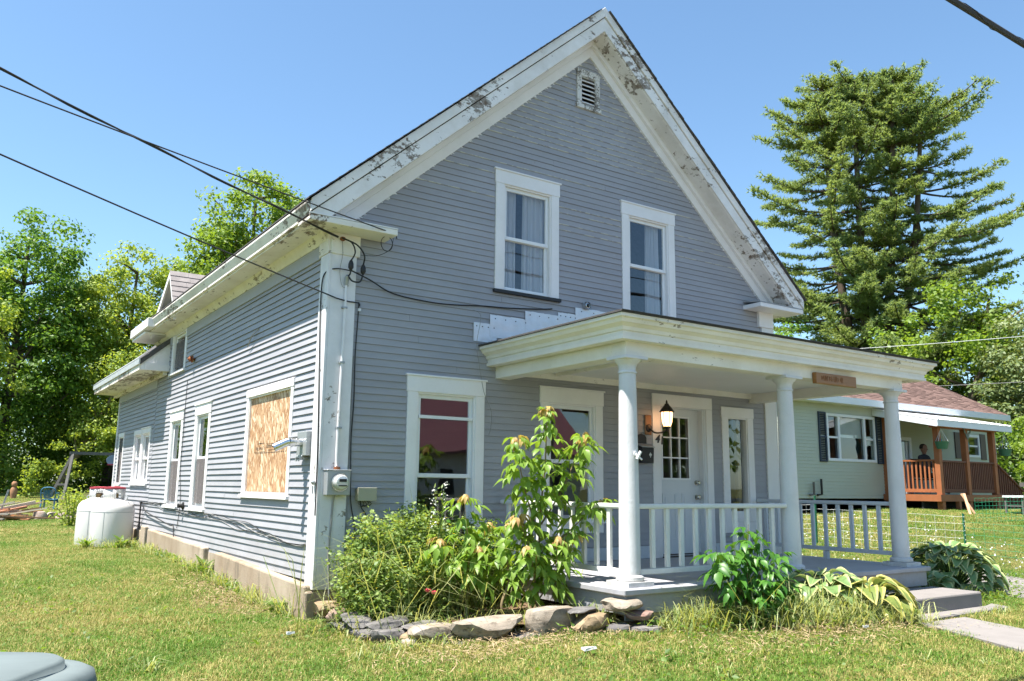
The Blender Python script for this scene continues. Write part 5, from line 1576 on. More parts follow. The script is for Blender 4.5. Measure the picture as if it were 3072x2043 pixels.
mb = MB(TN); brk = sorted(set([1.0, nzt] + [z for o_ in NO for z in o_[2:]])); backing(mb, brk, lambda z: (nx0, nx1), NO, -.1, 0)
nw = mb.build('front_wall', M['n_siding'], nh)
lap(TN, nx0, nx1, nz0, nzt, NO).build('siding_courses', M['n_siding'], nw, kind='stuff')
mb = MB(TNL); mb.box(ny0 + .1, ny1, -.1, 0, 1.0, nzt); nlw = mb.build('side_wall', M['n_siding'], nh)
lap(TNL, ny0, ny1, nz0, nzt, []).build('siding_courses', M['n_siding'], nlw, kind='stuff')
mb = MB(); mb.box(nx1 - .1, nx1, ny0 + .1, ny1, 1.0, nzt); mb.box(nx0 + .1, nx1 - .1, ny1 - .1, ny1, 1.0, nzt)
for x in (nx0, nx1 - .1): mb.prism([(x, ny0, nzt), (x, ny1, nzt), (x, 8.5, 5.8)], (.1, 0, 0))
mb.build('rear_wall', M['n_siding'], nh)
mb = MB(); mb.box(nx0 + .02, nx1 - .02, ny0 + .0, ny0 + .08, .7, 1.41); mb.box(nx0 + .02, nx0 + .1, ny0 + .08, ny1, .7, 1.41); mb.build('skirting', m_simple('brown_grey_skirting', (.19, .165, .125), .9, var=.25, vs=3), nh)
# roof
rx0, rx1, ry0, ry1 = 13.70, 24.45, 4.62, 12.38
rz0 = 4.0; rzr = rz0 + .52 * (8.5 - ry0)
mb = MB()
for (ya, yb) in ((ry0, 8.5), (ry1, 8.5)):
    mb.hexa([(rx0, ya, rz0 - .06), (rx1, ya, rz0 - .06), (rx1, yb, rzr - .06), (rx0, yb, rzr - .06), (rx0, ya, rz0), (rx1, ya, rz0), (rx1, yb, rzr), (rx0, yb, rzr)])
nr = mb.build('roof', M['n_shingle'], nh)
mb = MB(); n = 32; random.seed(4)
for k in range(n):
    f0, f1 = k / n, min(1, (k + 1.1) / n); x = rx0 - .02
    y_a, z_a = ry0 + (8.5 - ry0) * f0, rz0 + (rzr - rz0) * f0; y_b, z_b = ry0 + (8.5 - ry0) * f1, rz0 + (rzr - rz0) * f1
    while x < rx1:
        x2 = min(rx1 + .02, x + random.choice((.16, .24, .32, .2)))
        th = random.choice((.012, .018, .026))
        mb.face([(x, y_a, z_a + th), (x2, y_a, z_a + th), (x2, y_b, z_b + .006), (x, y_b, z_b + .006)]); mb.face([(x, y_a, z_a), (x2, y_a, z_a), (x2, y_a, z_a + th), (x, y_a, z_a + th)]); x = x2
mb.build('shingle_rows', M['n_shingle'], nr, kind='stuff')
mb = MB(); mb.box(rx0 - .02, rx1 + .02, ry0 - .03, ry0, rz0 - .17, rz0 + .005); mb.build('front_fascia', M['n_trim'], nh)
for x in (rx0 - .02, rx1):
    mb = MB(); mb.prism([(x, ry0, rz0 - .17), (x, ry0, rz0 - .0), (x, 8.5, rzr - .0), (x, 8.5, rzr - .17)], (.02, 0, 0)); mb.prism([(x, ry1, rz0 - .17), (x, ry1, rz0 - .0), (x, 8.5, rzr - .0), (x, 8.5, rzr - .17)], (.02, 0, 0)); mb.build('rake_board', M['n_trim'], nh)
mb = MB(); mb.box(rx0, rx1, ry0, ny0, rz0 - .16, rz0 - .14); mb.build('soffit', M['n_trim'], nh)
for x in (nx0 - .03, nx1 - .07): mb = MB(); mb.box(x, x + .1, ny0 - .03, ny0 + .0 - .001, 1.3, 3.86); mb.build('corner_trim', M['n_trim'], nh)


def simple_win(T, par, a, b, za, zb, splits, name, label=None, frame='n_trim', rails=(), blind=None):
    mb = MB(T); c = .07
    mb.box(a, a + c, 0, .035, za, zb); mb.box(b - c, b, 0, .035, za, zb); mb.box(a + c, b - c, 0, .035, za, za + c); mb.box(a + c, b - c, 0, .035, zb - c, zb)
    w = mb.build(name, M[frame], par, label=label)
    edges = [a + c] + list(splits) + [b - c]
    for s in splits:
        mb = MB(T); mb.box(s - .045, s + .045, -.02, .03, za + c, zb - c); mb.build('mullion', M[frame], w)
    for i in range(len(edges) - 1):
        mb = MB(T); mb.box(edges[i], edges[i + 1], -.03, -.025, za + c, zb - c); mb.build('pane', M['glass'], w)
        if i in rails:
            zm = (za + zb) / 2; mb = MB(T); mb.box(edges[i] + .03, edges[i + 1] - .03, -.02, .012, zm - .025, zm + .025); mb.build('meeting_rail', M[frame], w)
    if blind is not None:
        i, zl = blind; mb = MB(T); mb.box(edges[i], edges[i + 1], -.09, -.08, zl, zb - c); mb.build('blind', m_simple('pale_roller_blind', (.50, .56, .54), .8, bstr=0), w)
    return w


simple_win(TN, nh, 15.61, 17.74, 2.37, 3.60, (16.13, 17.26), 'picture_window', 'wide three-part window with white frame', rails=(0, 2), blind=(1, 3.0))
for (a, b) in ((15.27, 15.57), (17.78, 18.05)):
    mb = MB(TN); mb.box(a, a + .04, .016, .05, 2.34, 3.62); mb.box(b - .04, b, .016, .05, 2.34, 3.62); mb.box(a + .04, b - .04, .016, .05, 2.34, 2.39); mb.box(a + .04, b - .04, .016, .05, 3.57, 3.62); mb.box(a + .04, b - .04, .016, .05, 2.95, 3.0)
    s = mb.build('shutter', M['n_shutter'], nh)
    mb = MB(TN); z = 2.40
    while z < 3.56:
        if abs(z - 2.97) > .04: mb.hexa([(a + .04, .02, z), (b - .04, .02, z), (b - .04, .025, z + .004), (a + .04, .025, z + .004), (a + .04, .042, z + .03), (b - .04, .042, z + .03), (b - .04, .047, z + .034), (a + .04, .047, z + .034)])
        z += .045
    mb.build('louvres', M['n_shutter'], s, kind='stuff')
simple_win(TN, nh, 22.15, 23.2, 2.66, 3.34, (), 'window', 'small white window on the covered porch', rails=(0,))
for (a, b) in ((21.78, 22.1), (23.25, 23.55)):
    mb = MB(TN); mb.box(a, b, .016, .045, 2.60, 3.38); mb.build('shutter', m_simple('brown_grey_shutter', (.13, .11, .10), .7), nh)
mb = MB(TN); mb.box(18.55, 18.65, 0, .04, 1.55, 3.12); mb.box(19.35, 19.45, 0, .04, 1.55, 3.12); mb.box(18.65, 19.35, 0, .04, 3.02, 3.12); dr = mb.build('entry_door', M['n_trim'], nh, label='white door on the covered porch')
mb = MB(TN); mb.box(18.66, 19.34, -.05, -.02, 1.6, 2.45); mb.box(18.66, 18.76, -.05, -.02, 2.45, 3.0); mb.box(19.24, 19.34, -.05, -.02, 2.45, 3.0); mb.build('door_leaf', M['n_trim'], dr)
mb = MB(TN); mb.box(18.76, 19.24, -.04, -.035, 2.45, 3.0); mb.build('pane', M['glass'], dr)
for k, (x, za) in enumerate(((14.86, 1.82), (15.17, 1.90))):
    mb = MB(); mb.tube([(x, 4.9, za), (x, 4.9, 1.52), (x - .14, 4.93, 1.50)], .03, 10); mb.build('vent_pipe', M['black_metal'] if k else M['grey_wood'], nh)

# covered deck of the neighbour
dk = thing('covered_deck', 'orange-stained cedar deck with a white metal roof on the neighbour house', 'deck', (19.5, 3.45, 1.1))
dx0_, dx1_, dy0_ = 18.08, 21.0, 3.42
mb = MB(); mb.box(dx0_ - .1, dx1_ + .1, dy0_, ny0 - .02, 1.49, 1.54); mb.build('deck_floor', M['cedar_dark'], dk)
mb = MB(); mb.box(dx0_ - .1, dx1_ + .1, dy0_ - .04, dy0_ - .001, 1.37, 1.54); mb.box(dx0_ - .14, dx0_ - .101, dy0_ - .04, ny0 - .03, 1.37, 1.54); mb.build('rim_board', M['cedar'], dk)
for (x, y) in ((18.12, 3.48), (19.46, 3.48), (20.9, 3.48), (18.12, 4.93)):
    mb = MB(); mb.box(x - .07, x + .07, y - .07, y + .07, 1.0, 3.26 if y < 4 else 3.72); mb.build('post', M['cedar'], dk)
mb = MB(); mb.box(dx0_ - .2, dx1_ + .05, dy0_ - .03, dy0_ + .12, 3.262, 3.42); mb.build('header_beam', M['cedar'], dk)


def deck_rail(p0, p1, z0, z1, mt, mbal, n, slope=0):
    p0 = Vector(p0); p1 = Vector(p1)
    mb = MB(); mb.bar((p0.x, p0.y, z1), (p1.x, p1.y, z1 + slope), .11, .045); r = mb.build('railing', mt, dk)
    mb = MB(); mb.bar((p0.x, p0.y, z0), (p1.x, p1.y, z0 + slope), .04, .09); mb.build('bottom_rail', mt, r)
    for k in range(n):
        f = (k + .5) / n; q = p0 + (p1 - p0) * f
        mb = MB(); mb.box(q.x - .022, q.x + .022, q.y - .022, q.y + .022, z0 - .03 + slope * f, z1 - .02 + slope * f); mb.build('baluster', mbal, r)


deck_rail((18.12, 3.56, 0), (18.12, 4.85, 0), 1.64, 2.42, M['cedar'], M['cedar'], 11)
deck_rail((18.2, 3.48, 0), (19.38, 3.48, 0), 1.64, 2.40, M['cedar_dark'], M['cedar_dark'], 13)
deck_rail((19.54, 3.48, 0), (20.82, 3.48, 0), 1.64, 2.40, M['cedar_dark'], M['cedar_dark'], 14)
deck_rail((21.0, 3.48, 0), (22.4, 3.48, 0), 1.60, 2.40, M['cedar_dark'], M['cedar_dark'], 12, slope=-.75)
for k in range(4):
    mb = MB(); mb.box(21.1 + .3 * k, 21.42 + .3 * k, 3.5, 4.6, 1.05, 1.45 - .12 * k); mb.build('stair', M['cedar_dark'], dk)
mb = MB(); mb.box(22.4, 22.8, 3.42, 3.54, 1.78, 1.90); mb.build('handrail_end', M['grey_wood'], dk)
# metal roof with ribs
ya, yb, za, zb = 3.16, 5.0 - .02, 3.42, 3.80
mb = MB(); mb.hexa([(17.65, ya, za), (21.45, ya, za), (21.45, yb, zb), (17.65, yb, zb), (17.65, ya, za + .02), (21.45, ya, za + .02), (21.45, yb, zb + .02), (17.65, yb, zb + .02)]); mr = mb.build('metal_roof', M['n_metal'], dk)
for k in range(17):
    x = 17.68 + 3.72 * k / 16; mb = MB(); mb.bar((x, ya - .005, za + .03), (x, yb, zb + .03), .035, .025); mb.build('rib', M['n_metal'], mr)
mb = MB(); mb.box(17.65, 21.45, ya + .01, ya + .035, za - .15, za - .002); mb.prism([(17.655, ya + .04, za - .16), (17.655, yb, zb - .16), (17.655, yb, zb - .005), (17.655, ya + .04, za - .005)], (.025, 0, 0)); mb.build('roof_fascia', M['n_trim'], dk)
mb = MB(); mb.prism([(17.7, ya + .05, za - .06), (17.7, yb, zb - .06), (17.7, yb, zb - .04), (17.7, ya + .05, za - .04)], (3.7, 0, 0)); mb.build('roof_lining', m_simple('pinkish_plywood_lining', (.42, .33, .29), .8), dk)
# lattice skirt
mb = MB()
def lattice(mb, T, a, b, z0, z1, s=.11):
    k = a - (z1 - z0)
    while k < b:
        for sg in (1, -1):
            u0, v0 = (k, z0) if sg == 1 else (k, z1)
            u1, v1 = k + (z1 - z0), (z1 if sg == 1 else z0)
            if u0 < a: v0 = v0 + sg * (a - u0); u0 = a
            if u1 > b: v1 = v1 - sg * (u1 - b); u1 = b
            if u1 - u0 > .02:
                d = Vector((u1 - u0, 0, v1 - v0)).normalized() ; nrm = Vector((-d.z, 0, d.x)) * .018
                w_ = .0 if sg == 1 else .008
                P = [(u0 - nrm.x, w_, v0 - nrm.z), (u1 - nrm.x, w_, v1 - nrm.z), (u1 + nrm.x, w_, v1 + nrm.z), (u0 + nrm.x, w_, v0 + nrm.z)]
                mb.face(P)
        k += s
lattice(mb, lambda u, w, z: (u, 3.40 - w, z), 18.0, 18.75, 1.02, 1.37); mb.build('lattice_panel', M['lattice'], dk)
mb = MB(); lattice(mb, lambda u, w, z: (u, 3.40 - w, z), 18.9, 21.1, 1.02, 1.37); mb.build('lattice_panel', m_simple('brown_lattice', (.22, .17, .12), .8), dk)
mb = MB(); mb.box(18.76, 18.86, 3.36, 3.46, .9, 1.37); mb.build('lattice_post', M['cedar'], dk)
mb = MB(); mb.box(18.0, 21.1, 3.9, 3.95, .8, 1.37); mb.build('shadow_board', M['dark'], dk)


def basket(x, y, z, label, hook):
    t_ = thing('hanging_basket', label, 'hanging planter', (x, y, z), 'hanging planters on the neighbour deck')
    mb = MB(); mb.lathe([(.12, z), (.17, z + .18), (.18, z + .19), (.16, z + .19)], 16, (x, y, 0)); mb.build('planter', M['planter'], t_, smooth=True)
    mb = MB()
    for k in range(4):
        a = k * math.pi / 2; mb.tube([(x + .17 * math.cos(a), y + .17 * math.sin(a), z + .18), (x, y, hook)], .006, 4)
    mb.build('hanger', M['pale_wire'], t_)
    return t_


HB = [basket(18.02, 3.30, 2.70, 'green hanging planter with yellow flowers left of the corner deck post', 3.22), basket(21.35, 3.35, 2.62, 'green hanging planter at the far right end of the deck', 3.22)]
t_ = thing('wind_chime', 'dark wind chime hanging on the deck in front of the porch window', 'wind chime', (19.0, 3.9, 2.6))
mb = MB(); mb.tube([(18.95, 3.9, 3.3), (18.95, 3.9, 2.7), (18.97, 3.9, 2.55)], .015, 6); mb.lathe([(.03, 3.1), (.06, 3.12), (.03, 3.16)], 10, (18.95, 3.9, 0)); mb.build('tubes', M['black'], t_)
for k, x in enumerate((18.85, 20.2)):
    t_ = thing('glass_ornament', ('turquoise glass ornament hanging left of the middle deck post', 'turquoise glass ornament hanging near the right deck post')[k], 'ornament', (x, 3.8, 2.7))
    mb = MB(); mb.lathe([(.002, 2.62), (.05, 2.72), (.07, 2.9), (.03, 3.05), (.003, 3.3)], 8, (x, 3.8, 0)); mb.build('glass', m_simple('turquoise_glass_%d' % k, (.10, .33, .42), .2, bstr=0), t_, smooth=True)
t_ = thing('butterfly_ornament', 'metal butterfly ornament on the middle deck post', 'ornament', (19.46, 3.38, 3.15))
mb = MB(); mb.prism([(19.46, 3.38, 3.12), (19.25, 3.36, 3.32), (19.3, 3.37, 3.18)], (0, .01, 0)); mb.prism([(19.46, 3.38, 3.12), (19.67, 3.36, 3.32), (19.62, 3.37, 3.18)], (0, .01, 0)); mb.prism([(19.46, 3.37, 2.98), (19.36, 3.37, 3.14), (19.56, 3.37, 3.14)], (0, .01, 0)); mb.build('wings', m_simple('verdigris_metal', (.14, .17, .14), .5), t_)


# person seated on the deck
def skin_body(name, verts, edges, radii, m, parent, sub=2):
    me = bpy.data.meshes.new(name); me.from_pydata([tuple(Vector(v) - ORG[parent]) for v in verts], edges, [])
    o = bpy.data.objects.new(name, me); COL.objects.link(o); o.parent = parent; ORG[o] = ORG[parent]
    sk = o.modifiers.new('skin', 'SKIN'); sk.use_smooth_shade = True
    for i, r_ in enumerate(radii):
        sv = me.skin_vertices[0].data[i]; rr_ = r_ if isinstance(r_, tuple) else (r_, r_)
        sv.radius = rr_; sv.use_root = (i == 0)
    ss = o.modifiers.new('sub', 'SUBSURF'); ss.levels = sub; ss.render_levels = sub
    setmats(me, m)
    return o


px, py, pz = 18.75, 4.25, 1.54
pt = thing('person', 'seated person in a dark top behind the neighbour deck railing', 'person', (px, py, pz))
def PP(a, b, z): return (px + a, py + b, pz + z)       # faces -y and a little right
skin_body('body', [PP(0, 0, .50), PP(0, -.02, .72), PP(0, -.03, .95), PP(0, -.03, 1.07), PP(-.19, -.02, 1.0), PP(-.25, -.08, .74), PP(-.16, -.30, .64), PP(.19, -.02, 1.0), PP(.25, -.08, .74), PP(.16, -.30, .64),
                   PP(-.11, -.05, .50), PP(-.13, -.45, .50), PP(-.13, -.48, .08), PP(-.13, -.60, .05), PP(.11, -.05, .50), PP(.13, -.45, .50), PP(.13, -.48, .08), PP(.13, -.60, .05)],
          [(0, 1), (1, 2), (2, 3), (2, 4), (4, 5), (5, 6), (2, 7), (7, 8), (8, 9), (0, 10), (10, 11), (11, 12), (12, 13), (0, 14), (14, 15), (15, 16), (16, 17)],
          [(.15, .11), (.14, .10), (.15, .10), .05, .065, .045, .035, .065, .045, .035, .085, .065, .05, .04, .085, .065, .05, .04], M['dark_cloth'], pt)
mb = MB(); mb.lathe([(.02, 1.06), (.05, 1.08), (.055, 1.12), (.075, 1.15), (.088, 1.20), (.09, 1.25), (.078, 1.30), (.045, 1.335), (.005, 1.345)], 16, (px, py - .04, pz)); mb.tube([(px, py - .125, pz + 1.21), (px, py - .145, pz + 1.19)], [.012, .016], 6)
for s in (-1, 1): mb.lathe([(.018, 0), (.018, .01)], 8, (px + s * .088, py - .03, pz + 1.2), 'x')
mb.build('head', M['skin'], pt, smooth=True)
mb = MB(); mb.lathe([(.094, 1.22), (.096, 1.26), (.085, 1.31), (.05, 1.345), (.005, 1.355)], 16, (px, py - .02, pz)); mb.build('hair', M['hair'], pt, smooth=True)
for s in (-1, 1):
    skin_body('hand', [PP(s * .16, -.30, .64), PP(s * .14, -.36, .62), PP(s * .13, -.42, .60), PP(s * .16, -.42, .60), PP(s * .11, -.39, .60)], [(0, 1), (1, 2), (1, 3), (1, 4)], [.03, .028, .012, .012, .012], M['skin'], pt, 1)
t_ = thing('deck_chair', 'dark folding chair under the seated person on the deck', 'chair', (px, py, pz))
mb = MB(); mb.box(px - .25, px + .25, py - .3, py + .2, pz + .38, pz + .41); mb.build('seat', M['dark_cloth'], t_)
mb = MB(); mb.box(px - .25, px + .25, py + .2, py + .23, pz + .45, pz + .95); mb.build('backrest', M['dark_cloth'], t_)
for (a, b) in ((-.24, -.28), (.24, -.28), (-.24, .2), (.24, .2)):
    mb = MB(); mb.tube([(px + a, py + b, pz), (px + a, py + b, pz + .4)], .014, 6); mb.build('leg', M['galv'], t_)
t_ = thing('storage_cabinet', 'pale storage box standing on the deck behind the left railing', 'cabinet', (18.4, 4.6, 1.54))
mb = MB(); mb.box(18.28, 18.62, 4.5, 4.8, 1.545, 2.3); mb.build('cabinet_body', m_simple('pale_grey_cabinet', (.4, .43, .46), .5), t_, bevel=.01)

# ================================================================== fences and posts
def fence_line(pts, h, step, m, name, label, hz):
    mb = MB(); 
    for (a, b) in zip(pts[:-1], pts[1:]):
        a = Vector((*a, 0)); b = Vector((*b, 0)); L_ = (b - a).length; n = int(L_ / step)
        for k in range(n + 1):
            q = a + (b - a) * k / n; z = gz(q.x, q.y); wob = random.uniform(-.01, .01)
            mb.tube([(q.x, q.y, z + .02), (q.x + wob, q.y, z + h + wob)], .0028, 3, cap=False)
        for j in range(hz + 1):
            P = []
            for k in range(13):
                q = a + (b - a) * k / 12; P.append((q.x, q.y, gz(q.x, q.y) + .03 + (h - .03) * j / hz + random.uniform(-.008, .008)))
            mb.tube(P, .0028, 3, cap=False)
    f_ = mb.build('mesh', m, None, base=(pts[0][0], pts[0][1], gz(*pts[0])), kind=None)
    f_.name = name
    return props(f_, label, 'fence')


random.seed(31)
fence_line([(9.6, 3.6), (11.78, 2.62)], .80, .10, M['pale_wire'], 'wire_fence', 'pale welded wire fence panel behind the right porch railing', 8)
fence_line([(11.78, 2.62), (13.2, .33)], .72, .16, M['pale_wire'], 'wire_fence', 'thin low wire fence between the two green stakes', 5)
fence_line([(13.2, .33), (14.5, -3.2)], .62, .16, M['green_wire'], 'wire_fence', 'thin green wire fence right of the second green stake', 5)
fence_line([(16.4, 1.75), (17.3, 1.4), (18.2, 1.0), (19.0, .5)], .55, .09, M['green_wire'], 'wire_fence', 'bright green wire garden fence curving in front of the deck', 6)
for k, (x, y, h) in enumerate(((11.75, 2.6, .98), (13.2, .33, .78))):
    z = gz(x, y)
    t_ = thing('fence_post', ('tall green metal fence stake behind the porch railing', 'short green metal fence stake on the lawn right of the porch')[k], 'fence post', (x, y, z))
    mb = MB(); mb.box(x - .022, x + .022, y - .003, y + .003, z - .1, z + h); mb.box(x - .003, x + .003, y + .003, y + .03, z - .1, z + h); mb.build('stake', M['green_metal'], t_)
    mb = MB()
    for q in range(8): mb.box(x - .012, x + .012, y - .012, y - .003, z + .1 + q * h / 9, z + .12 + q * h / 9)
    mb.build('studs', M['green_metal'] if k == 0 else M['pale_wire'], t_)
t_ = thing('garden_bench', 'grey low table standing behind the green garden fence', 'table', (19.2, 2.0, gz(19.2, 2.0)))
z = gz(19.2, 2.0)
mb = MB(); mb.box(18.8, 19.7, 1.8, 2.3, z + .42, z + .47); mb.build('top', M['n_trim'], t_)
mb = MB(); mb.box(18.85, 19.65, 1.85, 2.25, z + .2, z + .23); mb.build('shelf', M['grey_wood'], t_)
for (a, b) in ((18.85, 1.85), (19.65, 1.85), (18.85, 2.25), (19.65, 2.25)):
    mb = MB(); mb.box(a - .02, a + .02, b - .02, b + .02, z, z + .42); mb.build('leg', M['grey_wood'], t_)
mb = MB(); z = gz(17.7, 2.6); mb.bar((17.6, 2.5, z), (17.85, 2.75, z + .5), .06, .03); mb.bar((17.85, 2.5, z), (17.82, 2.8, z + .5), .05, .03)
mb.build('leaning_boards', M['lumber'], None, base=(17.7, 2.6, z), label='two light scrap boards leaning by the deck lattice', cat='boards')

# wires to the right, beyond the neighbour
wire('distant_wire', catenary((14, 20, 6.6), (30, 6, 7.4), .25), .012, M['pale_wire'], 'pale distant wire passing above the neighbour roof', 'wire')
wire('distant_wire', catenary((16, 20, 5.6), (32, 6, 5.9), .25), .010, M['cable_grey'], 'lower grey distant wire against the trees right of the porch roof', 'wire')

# ================================================================== across the road (seen mirrored in the windows)
oh = thing('red_roofed_house', 'white clapboard house with a red metal roof across the road, mirrored in the lower windows', 'house', (19, -30, 0))
zg = 0.0
mb = MB(); mb.box(12, 26, -36, -28, zg - .3, 3.3); mb.build('body', M['white_clap'], oh)
mb = MB(); mb.hexa([(11.6, -27.4, 3.2), (26.4, -27.4, 3.2), (26.4, -32, 7.2), (11.6, -32, 7.2), (11.6, -27.4, 3.35), (26.4, -27.4, 3.35), (26.4, -32, 7.35), (11.6, -32, 7.35)]); mb.hexa([(11.6, -36.6, 3.2), (26.4, -36.6, 3.2), (26.4, -32, 7.2), (11.6, -32, 7.2), (11.6, -36.6, 3.35), (26.4, -36.6, 3.35), (26.4, -32, 7.35), (11.6, -32, 7.35)]); mb.build('roof', M['red_roof'], oh)
mb = MB(); mb.prism([(12.01, -36, 3.3), (12.01, -28, 3.3), (12.01, -32, 7.0)], (13.98, 0, 0)); mb.build('gable', M['white_clap'], oh)
for k, x in enumerate((14, 17.5, 21.5, 24.5)):
    mb = MB(); mb.box(x - .5, x + .5, -28, -27.96, 1.1, 2.6); w_ = mb.build('window', M['trim'], oh); mb = MB(); mb.box(x - .4, x + .4, -27.95, -27.94, 1.2, 2.5); mb.build('pane', M['dark'], w_)
mb = MB(); mb.box(19, 20, -28, -27.95, .2, 2.4); mb.build('door', M['n_shutter'], oh)
draped('road', [(-70, -12.5), (70, -12.5), (70, -21), (-70, -21)], m_simple('old_asphalt_road', (.17, .165, .16), .9), lift=.03, step=3.0)
draped('bounce_pavement', [(-70, -9.9), (70, -9.9), (70, -11.5), (-70, -11.5)], m_simple('bounce_concrete', (.36, .345, .32), .9), lift=.05, step=2.0, thick=.1)  # unseen pale strip, added to bounce sunlight back onto the shaded facade

# ================================================================== vegetation
def norm(a): return a / np.maximum(np.linalg.norm(a, axis=-1, keepdims=True), 1e-9)


def leaf_tris(C, Dv, Nv, L, Wd, fold=.12, droop=.0):
    """diamond leaves: C base points, Dv direction, Nv normal"""
    Dv = norm(Dv); S = norm(np.cross(Dv, Nv)); Nn = np.cross(S, Dv)
    L = np.asarray(L).reshape(-1, 1); Wd = np.asarray(Wd).reshape(-1, 1)
    b = C; tip = C + Dv * L - Nn * L * droop
    r_ = C + Dv * L * .42 + S * Wd * .5 + Nn * Wd * fold
    l_ = C + Dv * L * .42 - S * Wd * .5 + Nn * Wd * fold
    V = np.stack([b, r_, tip, l_], 1).reshape(-1, 3)
    i = np.arange(len(C)) * 4
    T3 = np.stack([np.stack([i, i + 1, i + 2], 1), np.stack([i, i + 2, i + 3], 1)], 1).reshape(-1, 3)
    return V, T3


def rand_dirs(n): return norm(rng.normal(size=(n, 3)))


def crown_clumps(ells, n):
    vol = np.array([(e[3] * e[4] * e[5]) ** (2 / 3) for e in ells]); vol = vol / vol.sum()
    out = []
    for e, f in zip(ells, vol):
        k = max(3, int(n * f)); d = rand_dirs(k); r_ = (.35 + .65 * rng.random(k) ** .45)[:, None]
        P = np.array(e[:3]) + d * r_ * np.array(e[3:6]); out.append(P)
    return np.concatenate(out)


def tree(name, label, cat, base, ells, nclump, nleaf, ls, leafm, trunk_r=.3, bark='bark', group=None, lean=(0, 0), clump=1.0, flat=.6, limbs=26, trunk_pts=None):
    bx_, by_ = base; z0 = gz(bx_, by_) - .1
    t_ = thing(name, label, cat, (bx_, by_, z0), group)
    P = crown_clumps(ells, nclump)
    K = len(P); cen = np.array([np.mean([e[i] for e in ells]) for i in range(3)])
    cr = clump * (.7 + .6 * rng.random(K))
    idx = np.repeat(np.arange(K), nleaf)
    off = rng.normal(size=(len(idx), 3)); off = norm(off) * (rng.random(len(idx)) ** .5)[:, None] * cr[idx][:, None]
    off[:, 2] *= flat
    C = P[idx] + off
    N = norm(np.array([0, 0, .55]) + norm(off) * .7 + rng.normal(size=off.shape) * .45)
    Dv = norm(np.cross(N, rand_dirs(len(idx)))); Dv[:, 2] -= .25
    L = ls * (.7 + .6 * rng.random(len(idx)))
    V, T3 = leaf_tris(C, Dv, N, L, L * .62)
    np_mesh('crown', V, T3, M[leafm], t_)
    mb = MB()
    top = max(e[2] + e[5] * .5 for e in ells)
    tp = trunk_pts or [(bx_, by_, z0), (bx_ + (cen[0] - bx_) * .25 + random.uniform(-.2, .2), by_ + (cen[1] - by_) * .25, z0 + (top - z0) * .3), (bx_ + (cen[0] - bx_) * .7, by_ + (cen[1] - by_) * .7, z0 + (top - z0) * .62), (cen[0], cen[1], top)]
    sp = smooth_path(tp, 4); mb.tube(sp, [trunk_r * (1 - .8 * k / (len(sp) - 1)) for k in range(len(sp))], 9)
    mb.build('trunk', M[bark], t_, smooth=True)
    mb = MB(); sp_ = [np.array(q) for q in sp]
    for k in rng.choice(K, min(limbs, K), replace=False):
        q = P[k]; cand = [s for s in sp_ if s[2] < q[2] - .1] or [sp_[0]]
        s = cand[-1] if len(cand) < 3 else cand[-random.randint(1, 3)]
        mid = (s + q) / 2 + np.array([0, 0, -.1 * np.linalg.norm(q - s)]) * random.uniform(-.5, 1)
        pt_ = smooth_path([tuple(s), tuple(mid), tuple(q)], 3); r0 = trunk_r * .32
        mb.tube(pt_, [r0 * (1 - .85 * j / (len(pt_) - 1)) for j in range(len(pt_))], 5)
    mb.build('limbs', M[bark], t_, smooth=True)
    return t_


def leafmass(name, boxes, n, ls, m, kind='stuff'):
    """dense far or low growth nobody could count; boxes: (x, y, z, rx, ry, rz)"""
    Cs = []; 
    w_ = np.array([(b[3] * b[4] * b[5]) ** (2 / 3) for b in boxes]); w_ = w_ / w_.sum()
    for b, f in zip(boxes, w_):
        k = int(n * f); kc = max(4, k // 90)
        d = rand_dirs(kc); r_ = (.45 + .55 * rng.random(kc) ** .4)[:, None]
        P = np.array(b[:3]) + d * r_ * np.array(b[3:6]); idx = rng.integers(0, kc, k)
        sc = min(b[3:6]) * .30
        Cs.append(P[idx] + rng.normal(size=(k, 3)) * np.array([sc, sc, sc * .6]) * .6)
    C = np.concatenate(Cs)
    C = C[C[:, 2] > ground(C[:, 0], C[:, 1]) + .02]
    N = norm(np.array([0, 0, .6]) + rng.normal(size=C.shape) * .55); Dv = np.cross(N, rand_dirs(len(C))); Dv[:, 2] -= .2
    L = ls * (.7 + .6 * rng.random(len(C)))
    V, T3 = leaf_tris(C, Dv, N, L, L * .65)
    return np_mesh(name, V, T3, M[m], kind=kind)


random.seed(41)
# --- left background
tree('maple_tree', 'tall dark green maple at the far left with a rounded peak', 'tree', (-.3, 53), [(.8, 53, 14.6, 3.0, 3.2, 4.6), (-3.8, 53, 12.2, 3.2, 3.4, 4.6), (.2, 52, 9, 4.4, 3.6, 4.6), (2.6, 53.5, 10.5, 2.2, 2.8, 4.2)], 250, 120, .27, 'leaf_dark', .42, clump=1.05)
tree('leafy_tree', 'yellow-green tree at the left edge of the picture in front of the dark maple', 'tree', (-4.2, 46), [(-3.6, 46, 11.0, 2.8, 2.8, 4.6), (-2.0, 46, 8.0, 2.0, 2.4, 3.4), (-4.5, 46, 6, 3, 2.5, 3)], 130, 110, .22, 'leaf_yellow', .28, clump=.85)
tree('leafy_tree', 'broad yellow-green tree rising behind the rear wing of the house', 'tree', (6.0, 54), [(6.4, 54, 13.6, 3.4, 3.4, 5.0), (9.8, 54, 13.0, 3.2, 3.2, 4.8), (4.4, 53, 12.4, 2.2, 3, 4.6), (8.2, 54, 11, 3.6, 3, 5), (4.0, 53, 7.6, 2.4, 3, 3.6), (7.5, 53, 7, 4.5, 3, 3.5)], 320, 115, .24, 'leaf_yellow', .38, clump=1.0)
